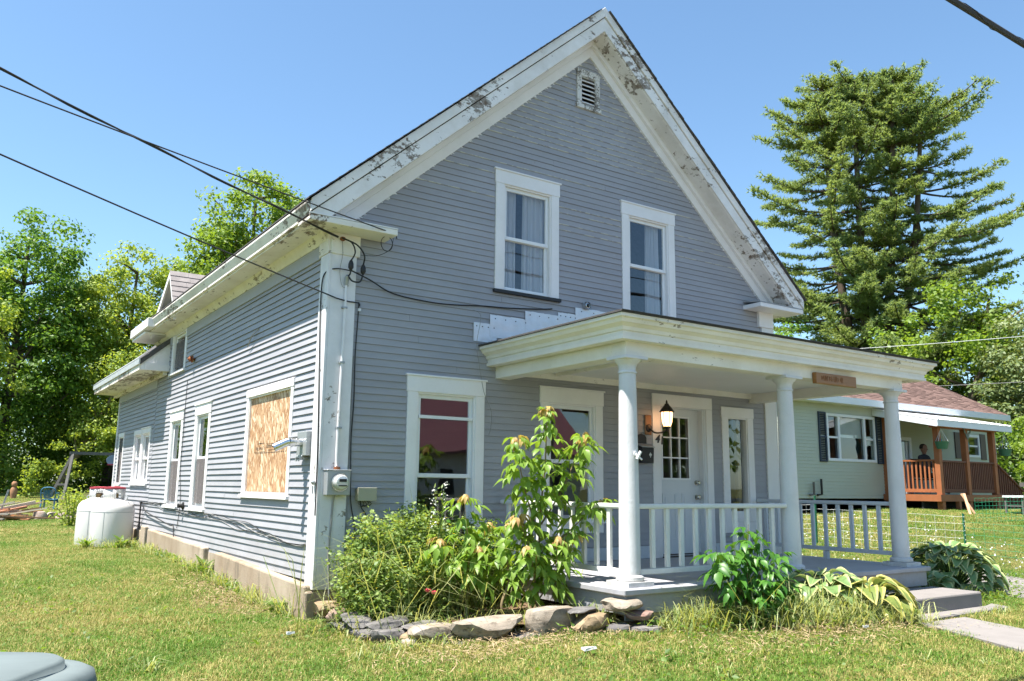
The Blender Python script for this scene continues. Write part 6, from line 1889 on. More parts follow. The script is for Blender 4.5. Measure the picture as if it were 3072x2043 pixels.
tree('ash_tree', 'bright green tree showing above the left eave of the house', 'tree', (9.2, 36), [(9.4, 36, 15.6, 2.6, 2.6, 3.0), (7.6, 35.5, 13.4, 1.6, 2.0, 2.2), (11.6, 36, 14.6, 2.4, 2.2, 2.8), (9.5, 36, 11.6, 3.4, 2.6, 3.2)], 200, 105, .22, 'leaf_mid', .3, clump=.8)
# leaning trunks
t_ = tree('leaning_tree', 'tree with a pale bare trunk leaning right beside the swing frame', 'tree', (2.7, 50.5), [(6.4, 50.5, 8.2, 2.6, 2.4, 2.6), (4.8, 50, 5.4, 1.7, 1.6, 1.3)], 90, 100, .2, 'leaf_yellow', .26, 'bark_light', trunk_pts=[(2.6, 50.5, gz(2.6, 50.5) - .1), (3.7, 50.5, 3.4), (4.9, 50.5, 5.8), (5.8, 50.5, 8.4)])
t_ = tree('twin_trunk_tree', 'tree with paired straight pale trunks right of the swing frame post', 'tree', (7.2, 52), [(7.4, 52, 7.0, 2.2, 2.0, 2.6)], 80, 100, .2, 'leaf_mid', .24, 'bark_light', trunk_pts=[(6.4, 52, gz(6.4, 52) - .1), (7.3, 52, 3.2), (7.8, 52, 5.4), (7.6, 52, 8)])
mb = MB(); mb.tube([(7.3, 52.2, .9), (8.0, 52.2, 3.4), (8.2, 52.2, 6)], [.2, .16, .1], 9); mb.build('second_trunk', M['bark_light'], t_, smooth=True)
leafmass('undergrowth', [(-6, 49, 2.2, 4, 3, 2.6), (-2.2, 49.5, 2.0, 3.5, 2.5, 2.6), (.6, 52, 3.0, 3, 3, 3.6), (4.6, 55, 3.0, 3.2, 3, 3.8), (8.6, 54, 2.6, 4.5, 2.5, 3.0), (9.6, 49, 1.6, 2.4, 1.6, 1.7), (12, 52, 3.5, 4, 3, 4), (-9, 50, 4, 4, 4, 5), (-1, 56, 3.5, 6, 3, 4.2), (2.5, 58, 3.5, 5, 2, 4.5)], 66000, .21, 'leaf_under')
leafmass('bright_undergrowth', [(3.2, 48.5, 2.2, 1.6, 1.2, 2.2), (8.8, 49.5, 2.6, 2.2, 1.4, 2.6), (5.6, 49, 4.4, 1.6, 1.2, 1.6), (-.6, 47.5, 1.5, 1.2, 1, 1.1)], 9000, .17, 'leaf_yellow')  # lighter yellow-green leaf mass among the darker undergrowth
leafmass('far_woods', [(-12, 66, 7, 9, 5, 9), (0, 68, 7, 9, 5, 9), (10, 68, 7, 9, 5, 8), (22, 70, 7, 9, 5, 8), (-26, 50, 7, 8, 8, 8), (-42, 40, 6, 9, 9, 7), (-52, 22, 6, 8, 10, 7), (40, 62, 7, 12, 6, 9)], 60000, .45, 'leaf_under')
# small plants, left
def small_leafy(name, label, x, y, h, r_, n, ls, m, stem='stem_green', cat='plant', group=None, stems=7, flat=.9, z=None):
    z0 = gz(x, y) if z is None else z
    t_ = thing(name, label, cat, (x, y, z0), group)
    mb = MB(); tips = []
    for k in range(stems):
        a = random.uniform(0, 6.28); rr_ = r_ * random.uniform(.2, .9); q = (x + rr_ * math.cos(a), y + rr_ * math.sin(a), z0 + h * random.uniform(.55, 1.0))
        mb.tube(smooth_path([(x + .15 * rr_ * math.cos(a), y + .15 * rr_ * math.sin(a), z0), (x + .5 * rr_ * math.cos(a), y + .5 * rr_ * math.sin(a), z0 + h * .4), q], 3), .006 + .004 * h, 4); tips.append(q)
    mb.build('stems', M[stem], t_)
    k = rng.integers(0, len(tips), n); f = rng.random(n) ** .7
    B0 = np.array([(x, y, z0)] * n); Tt = np.array(tips)[k]
    C = B0 + (Tt - B0) * f[:, None] + rng.normal(size=(n, 3)) * np.array([r_, r_, h * .35]) * .22 * flat
    C[:, 2] = np.maximum(C[:, 2], z0 + .01)
    N = norm(np.array([0, 0, .7]) + rng.normal(size=(n, 3)) * .5); Dv = np.cross(N, rand_dirs(n)); Dv[:, 2] -= .2
    L = ls * (.7 + .6 * rng.random(n)); V, T3 = leaf_tris(C, Dv, N, L, L * .6)
    np_mesh('foliage', V, T3, M[m], t_)
    return t_


small_leafy('shrub', 'scrappy yellow-green shrub behind the propane tanks', -.2, 17.5, 1.1, .8, 700, .09, 'leaf_yellow')
small_leafy('shrub', 'low bright shrub at the far left behind the lumber heap', -3.6, 24, 1.2, 1.2, 900, .10, 'leaf_yellow')
small_leafy('shrub', 'small pale shrub beside the terracotta pot figure', .5, 41.5, 2.2, .9, 500, .16, 'leaf_yellow')

# --- right background
tree('dark_tree', 'dark broadleaf tree behind the lower left side of the tall pine', 'tree', (33.5, 21), [(33, 20.5, 6.8, 4.2, 4, 4.2), (37, 19, 5.5, 3.6, 3, 3.6)], 130, 100, .22, 'leaf_dark', .3, clump=.9)
tree('dark_tree', 'dark green tree right behind the neighbour roof', 'tree', (40, 15), [(39, 14, 7.5, 4.0, 3.5, 5.0), (42.5, 11.5, 9.5, 3.0, 3.5, 4.0)], 150, 105, .22, 'leaf_mid', .35, clump=.95)
tree('silver_tree', 'silvery green tree at the right edge above the neighbour house', 'tree', (39.5, 8.8), [(38.6, 9.6, 6.6, 3.0, 2.6, 3.6), (39.4, 8.2, 9.6, 2.2, 2.4, 2.4), (37.4, 10.2, 5.0, 2.4, 2.2, 2.8)], 200, 110, .19, 'leaf_silver', .34, clump=.75)
tree('thin_tree', 'thin sparse tree top at the right edge of the picture', 'tree', (41.5, 9.3), [(40.6, 9.0, 13.4, 1.5, 1.6, 2.2), (41.4, 8.4, 16.0, .8, .8, 1.2)], 34, 70, .16, 'leaf_silver', .22, clump=.55, limbs=30)
tree('roadside_tree', 'light green bushy tree right of the neighbour deck', 'tree', (27.6, 3.4), [(27.6, 3.6, 3.6, 2.0, 2.0, 2.3), (26.6, 4.0, 2.6, 1.6, 1.4, 1.4), (28.6, 2.2, 4.6, 1.8, 2, 2.0)], 120, 120, .13, 'leaf_mid', .16, clump=.5)
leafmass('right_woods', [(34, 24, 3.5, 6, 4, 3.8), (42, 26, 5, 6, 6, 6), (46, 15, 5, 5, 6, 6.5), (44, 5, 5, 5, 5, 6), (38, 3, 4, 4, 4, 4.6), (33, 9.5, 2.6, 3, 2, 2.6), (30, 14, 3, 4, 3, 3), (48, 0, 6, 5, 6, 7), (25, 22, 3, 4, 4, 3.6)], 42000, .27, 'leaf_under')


# --- the white pine
def pine(label):
    bx_, by_ = 40.8, 19.4; z0 = gz(bx_, by_)
    t_ = thing('white_pine', label, 'pine tree', (bx_, by_, z0))
    stems = [[(40.5, 19.9, z0), (40.2, 20.4, 9), (39.8, 20.9, 17), (39.6, 21.1, 27.0)], [(40.7, 19.6, z0), (40.6, 19.7, 9), (40.5, 19.6, 17), (40.5, 19.5, 26.8)],
              [(41.0, 19.2, z0), (41.1, 18.9, 9), (41.4, 18.2, 16), (41.7, 17.6, 26.9)], [(41.1, 19.0, z0), (41.3, 18.7, 8), (42.0, 17.3, 15), (42.5, 16.4, 24.5)]]
    view = Vector((.57, .82, 0)); right = Vector((.82, -.57, 0))
    Cs = []; Ds = []
    br = MB()
    for si, st_ in enumerate(stems):
        sp = smooth_path(st_, 8); mb = MB(); mb.tube(sp, [.42 * (1 - .9 * k / (len(sp) - 1)) + .03 for k in range(len(sp))], 9); mb.build('trunk', M['bark'], t_, smooth=True)
        A_ = np.array(sp); zz = 2.0 + random.random()
        while zz < st_[-1][2] - .3:
            i = int(np.argmin(abs(A_[:, 2] - zz))); o_ = Vector(A_[i])
            h = (zz - z0) / (27 - z0)
            nb = random.choice((5, 6, 7)) if h < .86 else 6
            a0 = random.uniform(0, 6.28)
            for b in range(nb):
                a = a0 + b * 6.283 / nb + random.uniform(-.35, .35)
                d = Vector((math.cos(a), math.sin(a), 0)); side = d.dot(right)
                Lb = float(np.interp(h, [0, .3, .6, .8, .93, 1.0], [8.0, 7.6, 6.2, 4.4, 2.8, 1.2])) * random.uniform(.5, 1.0)
                if side > .5 and .33 < h < .62 and random.random() < .5: Lb *= 1.28
                if side < -.5 and .40 < h < .60: Lb *= 1.02
                if (side > 0 and si < 2) or (side < 0 and si > 1): Lb *= .72
                Lb = max(.5, Lb)
                up = -.03 + .5 * max(0, h - .6) + random.uniform(-.12, .10)
                pts = []
                for s in range(7):
                    f = s / 6; pts.append(o_ + d * Lb * f + Vector((0, 0, Lb * (up * f + .09 * f * f - .07 * math.sin(f * 3.1)))))
                br.tube([tuple(q) for q in pts], [.06 * (1 - .8 * s / 6) * (.4 + .14 * Lb) + .012 for s in range(7)], 5, cap=False)
                ntw = int(10 + Lb * 10)
                for q in range(ntw):
                    f = (.22 + .78 * random.random() ** .75) if h < .8 else (.05 + .95 * random.random()); k = min(5, int(f * 6)); p_ = pts[k].lerp(pts[k + 1], f * 6 - k)
                    lat = Vector((-d.y, d.x, 0)) * random.choice((-1, 1)); ll = random.uniform(.2, .45 + .19 * Lb * (1.1 - f))
                    td = (d * random.uniform(.4, 1.1) + lat * random.uniform(.3, 1.2)).normalized()
                    e_ = p_ + td * ll + Vector((0, 0, random.uniform(-.02, .10)))
                    ntf = max(2, int(ll / .16))
                    for w_ in range(ntf):
                        c = p_.lerp(e_, (w_ + .7) / ntf) + Vector((random.gauss(0, .05), random.gauss(0, .05), random.gauss(0, .04)))
                        Cs.append(tuple(c)); Ds.append(tuple((td + Vector((0, 0, .55))).normalized()))
            zz += random.uniform(1.05, 1.6) if h < .8 else .55
    br.build('branches', M['bark'], t_, smooth=True, kind='stuff')
    C = np.array(Cs); Dn = np.array(Ds); k = 7
    idx = np.repeat(np.arange(len(C)), k)
    dd = norm(Dn[idx] * .75 + rand_dirs(len(idx)) * .95)
    L = .27 * (.7 + .5 * rng.random(len(idx)))
    S = norm(np.cross(dd, rand_dirs(len(idx)))) * (.034)
    b = C[idx] - dd * .03; V = np.stack([b - S, b + S, b + dd * L[:, None]], 1).reshape(-1, 3)
    T3 = np.arange(len(V)).reshape(-1, 3)
    np_mesh('needles', V, T3, M['needle'], t_)
    return len(C)


random.seed(77)
_np = pine('huge multi-trunked white pine towering against the sky at the right')
print('pine tufts', _np)

# --- across the road trees, mirrored in the glass
for k, (x, y, s) in enumerate(((6, -28, .8), (30, -26, .9), (-10, -38, 1.0), (42, -38, 1.0), (18, -48, 1.2), (-28, -34, 1.0))):
    tree('street_tree', ['round green tree left of the red-roofed house across the road', 'green tree right of the red-roofed house across the road', 'tree across the road far to the left', 'tree across the road far to the right', 'tall tree behind the red-roofed house', 'tree across the road beyond the left picture edge'][k], 'tree', (x, y),
         [(x, y, 6.5 * s, 3.8 * s, 3.6 * s, 4.2 * s), (x + 1.5, y, 4.5 * s, 3 * s, 3 * s, 2.6 * s)], 50, 70, .5, 'leaf_mid', .3, clump=1.3, limbs=8)
leafmass('roadside_hedge', [(-3, -23, 1, 9, 1, 1.3), (9, -24, 1.0, 5, 1, 1.1)], 5000, .3, 'leaf_under')
# one off-frame tree at the left whose shade falls on the lawn edge
tree('side_yard_tree', 'tree in the side yard beyond the left edge, shading the lawn margin', 'tree', (-6.6, 13.5), [(-6.6, 13.5, 4.8, 2.0, 2.2, 1.6)], 36, 60, .16, 'leaf_mid', .12, clump=.5, limbs=14)


# ------------------------------------------------------------------ big single leaves
def leaf_shape(L, Wd, nseg=6, curve=.25, fold=.12, tipw=1.0, rim=True, shape='ovate', name='leafmesh', mat=None, wave=0.0):
    V = []; Fq = []; R_ = []
    for i in range(nseg + 1):
        f = i / nseg
        if shape == 'ovate': w = math.sin(math.pi * min(1, f ** .75)) ** .85 * Wd / 2
        else: w = (math.sin(math.pi * f ** .6) * .9) * Wd / 2
        x = L * f; z = -curve * L * f * f + .10 * L * math.sin(f * math.pi)
        for k, s in enumerate((-1, -.55, 0, .55, 1)):
            V.append((x * (1 - .0 * abs(s)), w * s, z + abs(s) * w * fold * 2 + wave * math.sin(f * 9 + s * 3) * abs(s))); R_.append(max(abs(s), f ** 6))
    for i in range(nseg):
        for k in range(4):
            a = i * 5 + k; Fq.append((a, a + 1, a + 6, a + 5))
    me = bpy.data.meshes.new(name); me.from_pydata(V, [], Fq)
    at_ = me.attributes.new('rim', 'FLOAT', 'POINT'); at_.data.foreach_set('value', R_)
    me.polygons.foreach_set('use_smooth', [True] * len(me.polygons))
    if mat: me.materials.append(mat)
    return me


def place(me, name, parent, loc, rot, scale=1.0):
    o = bpy.data.objects.new(name, me); COL.objects.link(o); o.parent = parent
    o.location = Vector(loc) - ORG[parent]; o.rotation_euler = rot; o.scale = (scale,) * 3
    return o


def hosta(x, y, n, r_, h, label, mat, squash=1.0, dir0=0.0, spread=6.283, droop=.35, ls=.24):
    z = gz(x, y); t_ = thing('hosta_plant', label, 'plant', (x, y, z))
    var = [leaf_shape(ls * random.uniform(.85, 1.15), ls * random.uniform(.74, .92), curve=c, fold=random.uniform(.08, .22), name='hosta_leaf', mat=mat, wave=.006) for c in (droop * .6, droop, droop * 1.4, droop * 1.1)]
    mb = MB()
    for k in range(n):
        f = (k + .5) / n; a = dir0 + (k * 2.39996) % spread + random.uniform(-.2, .2)
        lay = 1 - f; rr_ = r_ * (.12 + .88 * math.sqrt(f)) * random.uniform(.8, 1.0)
        zz = z + h * (1 - .80 * f ** 1.6) * random.uniform(.85, 1.05)
        px_, py_ = x + rr_ * .72 * math.cos(a), y + rr_ * .72 * math.sin(a) * squash
        pitch_ = -rad(30) * (1 - f) + rad(38) * f + random.uniform(-.2, .2)
        place(random.choice(var), 'leaf', t_, (px_, py_, zz), (random.uniform(-.3, .3), pitch_, a + random.uniform(-.35, .35)), random.uniform(.8, 1.15))
        mb.tube(smooth_path([(x + .1 * rr_ * math.cos(a), y + .1 * rr_ * math.sin(a), z), (x + .4 * rr_ * math.cos(a), y + .4 * rr_ * math.sin(a), z + (zz - z) * .7), (px_, py_, zz)], 3), .006, 4, cap=False)
    mb.build('stalks', M['stem_green'], t_)
    return t_


random.seed(51)
hosta(8.45, -1.95, 150, .85, .56, 'large lush hosta with cream-edged green leaves at the right end of the porch', M['hosta'], squash=.95, ls=.21)
hosta(7.5, -2.25, 14, .30, .25, 'small green hosta clump tucked between the porch corner and the large hosta', M['hosta'])
hosta(4.95, -2.95, 62, .58, .34, 'wilting hosta with yellowed leaves sprawling left of the concrete step', M['hosta_yellow'], droop=.6, ls=.25)
hosta(4.55, -2.72, 46, .50, .42, 'cream-edged hosta in the weeds against the porch skirt', M['hosta'], droop=.45, ls=.22)


def compound_leaf(L, nl, ls, name, mat, droop=.5):
    """pinnate leaf of drooping leaflets in one mesh"""
    V = []; Fq = []
    def leaflet(o_, d, up, ll, ww):
        d = Vector(d).normalized(); s = d.cross(Vector(up)).normalized(); n_ = s.cross(d)
        b = len(V); ns = 4
        for i in range(ns + 1):
            f = i / ns; w = math.sin(math.pi * f ** .7) * ww / 2
            if i in (2, 3): w *= random.uniform(.85, 1.2)
            c = Vector(o_) + d * ll * f - Vector((0, 0, 1)) * ll * droop * f * f
            for k in (-1, 0, 1): V.append(tuple(c + s * w * k + n_ * abs(k) * w * .3))
        for i in range(ns):
            for k in range(2):
                a = b + i * 3 + k; Fq.append((a, a + 1, a + 4, a + 3))
    pts = [Vector((L * f, 0, -.18 * L * f * f)) for f in (0, .35, .68, 1.0)]
    b = len(V)
    for i, p_ in enumerate(pts):
        V.append(tuple(p_ + Vector((0, .0018, 0)))); V.append(tuple(p_ - Vector((0, .0018, 0))))
    for i in range(3): Fq.append((b + 2 * i, b + 2 * i + 1, b + 2 * i + 3, b + 2 * i + 2))
    leaflet(pts[3], (1, 0, -.25), (0, 0, 1), ls, ls * .55)
    for q in range((nl - 1) // 2):
        o_ = pts[2 - q]
        for s in (-1, 1): leaflet(o_, (.75, s * .8, -.3), (0, 0, 1), ls * .9, ls * .5)
    me = bpy.data.meshes.new(name); me.from_pydata(V, [], Fq); me.polygons.foreach_set('use_smooth', [True] * len(me.polygons)); me.materials.append(mat)
    return me


def sapling(name, label, base, z0, leaders, mat, nleaf, ls, newmat=None, cat='sapling', stem_r=.012, topn=5, droop=.6, nl=5, lo=.25):
    """leaders: list of polylines (world)"""
    t_ = thing(name, label, cat, (base[0], base[1], z0))
    mb = MB(); nodes = []
    for li, ld in enumerate(leaders):
        sp = smooth_path(ld, 6); n = len(sp)
        mb.tube(sp, [stem_r * (1 - .75 * k / (n - 1)) * (1 if li == 0 else .6) for k in range(n)], 6)
        L_ = sum((Vector(sp[i + 1]) - Vector(sp[i])).length for i in range(n - 1))
        nodes.append((sp, L_))
    mb.build('stems', M['twig'], t_, smooth=True)
    tot = sum(q[1] for q in nodes)
    var = [compound_leaf(ls * random.uniform(.9, 1.5), random.choice((3, 5)) if nl == 5 else 3, ls * random.uniform(.85, 1.15), 'leaf', mat, droop * random.uniform(.6, 1.3)) for _ in range(7)]
    nv = [compound_leaf(ls * .6, 5, ls * .6, 'leaf', newmat, droop * 1.5) for _ in range(2)] if newmat else None
    for sp, L_ in nodes:
        k = max(4, int(nleaf * L_ / tot)); n = len(sp)
        for q in range(k):
            f = lo + (1 - lo) * (q + random.random()) / k
            i = min(n - 2, int(f * (n - 1))); p_ = Vector(sp[i]).lerp(Vector(sp[i + 1]), f * (n - 1) - i)
            a = q * 2.4 + random.uniform(-.5, .5)
            d = Vector((math.cos(a), math.sin(a), 0)); ext = random.uniform(.0, .10)
            o_ = place(random.choice(var), 'leaf', t_, p_ + d * ext * (1.2 - f), (random.uniform(-.4, .4), random.uniform(-.25, .55), a), random.uniform(.75, 1.15) * (1 - .35 * max(0, f - .8) / .2))
        if newmat:
            for q in range(topn):
                p_ = Vector(sp[-1]) + Vector((random.uniform(-.03, .03), random.uniform(-.03, .03), random.uniform(-.05, .02)))
                place(random.choice(nv), 'leaf', t_, p_, (random.uniform(-.3, .3), random.uniform(-.1, .6), q * 6.28 / topn), random.uniform(.8, 1.1))
    return t_


random.seed(61)
sx, sy, sz = 1.68, -1.55, .36
sapling('young_tree', 'bright green young boxelder with pinkish new tips in front of the porch railing', (sx, sy), sz,
        [[(sx, sy, sz), (sx + .02, sy, .9), (sx + .06, sy + .02, 1.4), (sx + .10, sy, 1.9), (sx + .10, sy - .02, 2.42)],
         [(sx + .04, sy, 1.1), (sx - .12, sy, 1.5), (sx - .22, sy, 1.85), (sx - .24, sy, 2.12)],
         [(sx + .05, sy, 1.25), (sx + .28, sy - .05, 1.6), (sx + .44, sy - .08, 1.95), (sx + .52, sy - .1, 2.18)],
         [(sx + .02, sy, .95), (sx + .35, sy - .1, 1.2), (sx + .58, sy - .15, 1.42), (sx + .66, sy - .2, 1.50)],
         [(sx + .02, sy, .8), (sx - .16, sy - .05, 1.1), (sx - .26, sy - .05, 1.35)],
         [(sx + .02, sy, .7), (sx + .22, sy - .1, .95), (sx + .36, sy - .15, 1.2)],
         [(sx, sy, .6), (sx - .12, sy - .1, .85), (sx - .22, sy - .15, 1.05)],
         [(sx, sy, .5), (sx + .1, sy - .15, .8), (sx + .12, sy - .2, 1.15)],
         [(sx, sy, .5), (sx - .25, sy + .1, .8), (sx - .2, sy + .15, 1.3)]],
        M['leaf_box'], 300, .114, M['leaf_new'], cat='young tree', stem_r=.016, lo=.22)
bx0, by0 = 1.10, -1.15
sapling('young_tree', 'shorter pale green seedling tree standing in the bed left of the taller one', (bx0, by0), .36,
        [[(bx0, by0, .34), (bx0 + .04, by0, .9), (bx0 - .04, by0, 1.55)], [(bx0, by0, .6), (bx0 - .25, by0, .9), (bx0 - .3, by0, 1.15)], [(bx0, by0, .7), (bx0 + .2, by0, 1.0), (bx0 + .28, by0, 1.25)], [(bx0, by0, .5), (bx0 + .1, by0 - .1, .8), (bx0 + .05, by0 - .15, 1.05)]],
        M['leaf_box'], 75, .115, M['leaf_new'], cat='young tree', stem_r=.008, topn=3, lo=.35)
mb = MB(); mb.tube(smooth_path([(1.36, -1.5, .33), (1.30, -1.5, .5), (1.42, -1.45, .72), (1.40, -1.42, .98)]), [.012] * 19, 6); mb.build('bare_stem', M['twig'], None, base=(1.36, -1.5, .33), smooth=True, label='bent bare brown stem between the seedling and the taller young tree', cat='stem')
gx, gy = 3.25, -2.85
sapling('leafy_shrub', 'deep green leafy shrub in front of the second half of the porch railing', (gx, gy), gz(gx, gy),
        [[(gx, gy, .33), (gx - .02, gy, .8), (gx + .02, gy, 1.28)], [(gx, gy, .5), (gx - .3, gy, .85), (gx - .45, gy, 1.05)], [(gx, gy, .5), (gx + .25, gy, .8), (gx + .48, gy, 1.0)],
         [(gx, gy, .5), (gx + .15, gy, .8), (gx + .22, gy, 1.12)], [(gx, gy, .45), (gx - .2, gy - .1, .65), (gx - .38, gy - .12, .78)], [(gx, gy, .45), (gx + .25, gy - .1, .6), (gx + .42, gy - .1, .75)], [(gx, gy, .4), (gx, gy - .15, .6), (gx + .02, gy - .2, .8)], [(gx, gy, .4), (gx - .15, gy, .8), (gx - .2, gy, 1.1)]],
        M['leaf_shrub'], 150, .12, None, cat='shrub', stem_r=.010, droop=.5, lo=.3)


# ------------------------------------------------------------------ flowering bush at the corner
def bush():
    t_ = thing('flowering_bush', 'big tangled bush with small yellow flowers against the front corner of the house', 'bush', (.9, -.7, .34))
    n = 25000
    ells = [(.55, -.55, 1.02, .40, .38, .34), (1.05, -.45, 1.08, .42, .32, .32), (.30, -.50, .85, .30, .30, .38), (.15, -.75, .55, .22, .34, .26), (.48, -.70, .72, .46, .48, .46), (.95, -.62, .78, .50, .45, .48), (1.45, -.52, .78, .48, .36, .46), (1.75, -.45, .8, .30, .3, .42), (.30, -.85, .52, .30, .36, .24), (.75, -.85, .55, .42, .30, .28)]
    P = crown_clumps(ells, 340); idx = rng.integers(0, len(P), n)
    C = P[idx] + rng.normal(size=(n, 3)) * .055
    C = C[(C[:, 2] > .36) & (C[:, 1] < -.05)]; n = len(C)
    N = norm(np.array([0, -.15, .8]) + rng.normal(size=(n, 3)) * .45); Dv = np.cross(N, rand_dirs(n)); L = .037 * (.6 + .9 * rng.random(n))
    V, T3 = leaf_tris(C, Dv, N, L, L * .8); np_mesh('foliage', V, T3, M['leaf_bush'], t_)
    n = 2600; ii = rng.integers(0, len(P), n); C = P[ii] + rng.normal(size=(n, 3)) * .07; C = C[(C[:, 2] > .4) & (C[:, 0] > 1.15) & (C[:, 1] < -.05)]
    n = len(C); N = norm(np.array([0, -.2, .8]) + rng.normal(size=(n, 3)) * .5); Dv = np.cross(N, rand_dirs(n)); L = .07 * (.6 + .8 * rng.random(n)); V, T3 = leaf_tris(C, Dv, N, L, L * .5); np_mesh('dark_foliage', V, T3, M['leaf_shrub'], t_)
    k = 900; ii = rng.integers(0, len(P), k); C = P[ii] + rng.normal(size=(k, 3)) * .05; C[:, 2] += .04; C = C[C[:, 1] < -.05]; k = len(C)
    Vs = []; Ts = []
    for q in range(4):
        a = q * math.pi / 2 + rng.random(k); d = np.stack([np.cos(a), np.sin(a), .3 * np.ones(k)], 1); v_, t3 = leaf_tris(C, d, np.tile([0, 0, 1.0], (k, 1)), np.full(k, .018), np.full(k, .017)); Ts.append(t3 + sum(len(x_) for x_ in Vs)); Vs.append(v_)
    np_mesh('flowers', np.concatenate(Vs), np.concatenate(Ts), M['petal_yellow'], t_, kind='stuff')
    mb = MB()
    for q in range(90):
        e = P[random.randrange(len(P))]; mb.tube(smooth_path([(e[0] * .8 + .15, e[1] * .8 - .1, .33), (e[0] * .95, e[1], .33 + (e[2] - .33) * .5), tuple(e)], 3), .0035, 4, cap=False)
    mb.build('stems', M['stem_green'], t_)
    mb = MB()
    for (x, y, z) in ((.66, -1.2, .62), (.72, -1.22, .60)): mb.lathe([(.004, 0), (.028, .01), (.032, .03), (.012, .036)], 8, (x, y, z))
    mb.build('red_blooms', M['petal_red'], t_)


bush()
# white flower spike
t_ = thing('white_flower_stalk', 'tall stalk with small white flowers in front of the lower left window', 'flower', (.92, -.9, .34))
mb = MB(); mb.tube(smooth_path([(.92, -.9, .34), (.90, -.9, .9), (.96, -.9, 1.3), (.98, -.9, 1.56)]), .005, 5)
for k in range(8): z = 1.1 + .055 * k; s = (-1) ** k; mb.tube([(.93 + .01 * k, -.9, z), (.93 + s * .07, -.9, z + .08)], .0025, 4)
mb.build('stem', M['stem_green'], t_)
Cc = np.array([(.93 + (-1) ** k * .07 + random.uniform(-.03, .03), -.9 + random.uniform(-.04, .04), 1.17 + .055 * k + random.uniform(-.03, .05)) for k in range(9) for _ in range(14)])
V, T3 = leaf_tris(Cc, rand_dirs(len(Cc)), rand_dirs(len(Cc)), np.full(len(Cc), .018), np.full(len(Cc), .016)); np_mesh('blossoms', V, T3, M['petal_white'], t_)
Cc = np.array([(.93 + random.uniform(-.05, .05), -.9 + random.uniform(-.05, .05), .6 + 1.0 * random.random()) for _ in range(90)])
V, T3 = leaf_tris(Cc, rand_dirs(len(Cc)), np.tile([0, 0, 1.0], (len(Cc), 1)), np.full(len(Cc), .06), np.full(len(Cc), .02)); np_mesh('foliage', V, T3, M['leaf_bush'], t_)


# ------------------------------------------------------------------ stone edging
sw = thing('stone_edging', 'low dry-laid edging of mixed fieldstones around the front garden bed', 'stone edging', (1.0, -1.9, .3))
ST = [(1.42, -2.12, .40, .30, .26, 'stone_tan', 1, 0, .0), (.86, -1.98, .62, .30, .17, 'stone_tan', 2, -.15, .04), (.42, -1.78, .40, .28, .13, 'stone_tan', 3, .1, .05), (1.72, -2.35, .34, .28, .19, 'stone_brown', 4, .2, .02), (2.02, -2.42, .40, .26, .09, 'stone_tan', 5, .1, .22),
      (1.68, -2.28, .32, .2, .05, 'stone_slate', 6, .2, .20), (2.16, -2.50, .24, .2, .08, 'stone_red', 7, 0, .13), (2.14, -2.62, .28, .2, .10, 'stone_slate', 8, -.1, .0), (.20, -1.78, .22, .16, .12, 'stone_tan', 9, .6, -.01), (.16, -1.50, .42, .26, .14, 'stone_slate', 10, .3, .0),
      (.05, -.62, .32, .22, .12, 'stone_red', 11, .2, .10), (.02, -.35, .30, .24, .13, 'stone_brown', 12, 0, .12), (.03, -1.02, .46, .26, .08, 'stone_slate', 13, 1.2, .12), (.02, -.72, .44, .24, .09, 'stone_slate', 14, 1.5, .02), (.04, -1.15, .40, .26, .10, 'stone_slate', 15, 1.3, .02),
      (.18, -1.36, .50, .24, .06, 'stone_slate', 16, .6, .14), (1.15, -2.1, .36, .22, .08, 'stone_slate', 17, -.1, -.01), (.62, -1.92, .34, .2, .07, 'stone_slate', 18, .1, -.02), (1.60, -2.45, .26, .16, .06, 'stone_slate', 19, .3, -.02), (1.92, -2.50, .24, .18, .13, 'stone_slate', 20, .2, -.01),
      (.36, -1.60, .36, .22, .06, 'stone_slate', 21, .4, .12), (.28, -1.70, .24, .18, .09, 'stone_brown', 22, .2, .05)]
for (x, y, a, b, c, m_, sd, rz_, dz_) in ST:
    rock('stone', x, y, a, b, c, M[m_], parent=sw, rz=rz_, seed=sd, z=gz(x, y) - .045 + dz_, tilt=random.uniform(-.06, .06), flat=.55)


# ------------------------------------------------------------------ grasses
def blades(C, h, w, bend, n):
    """C (n,3) base points -> 5 vertex, 3 triangle blades"""
    a = rng.random(n) * 2 * math.pi; d = np.stack([np.cos(a), np.sin(a), np.zeros(n)], 1); s = np.stack([-np.sin(a), np.cos(a), np.zeros(n)], 1) * (w * .5)[:, None]
    m_ = C + d * (h * bend * .35)[:, None]; m_[:, 2] += h * .6
    t_ = C + d * (h * bend)[:, None]; t_[:, 2] += h * (1 - .35 * bend)
    V = np.stack([C - s, C + s, m_ + s * .75, m_ - s * .75, t_], 1).reshape(-1, 3)
    i = np.arange(n) * 5
    T3 = np.stack([np.stack([i, i + 1, i + 2], 1), np.stack([i, i + 2, i + 3], 1), np.stack([i + 3, i + 2, i + 4], 1)], 1).reshape(-1, 3)
    return V, T3


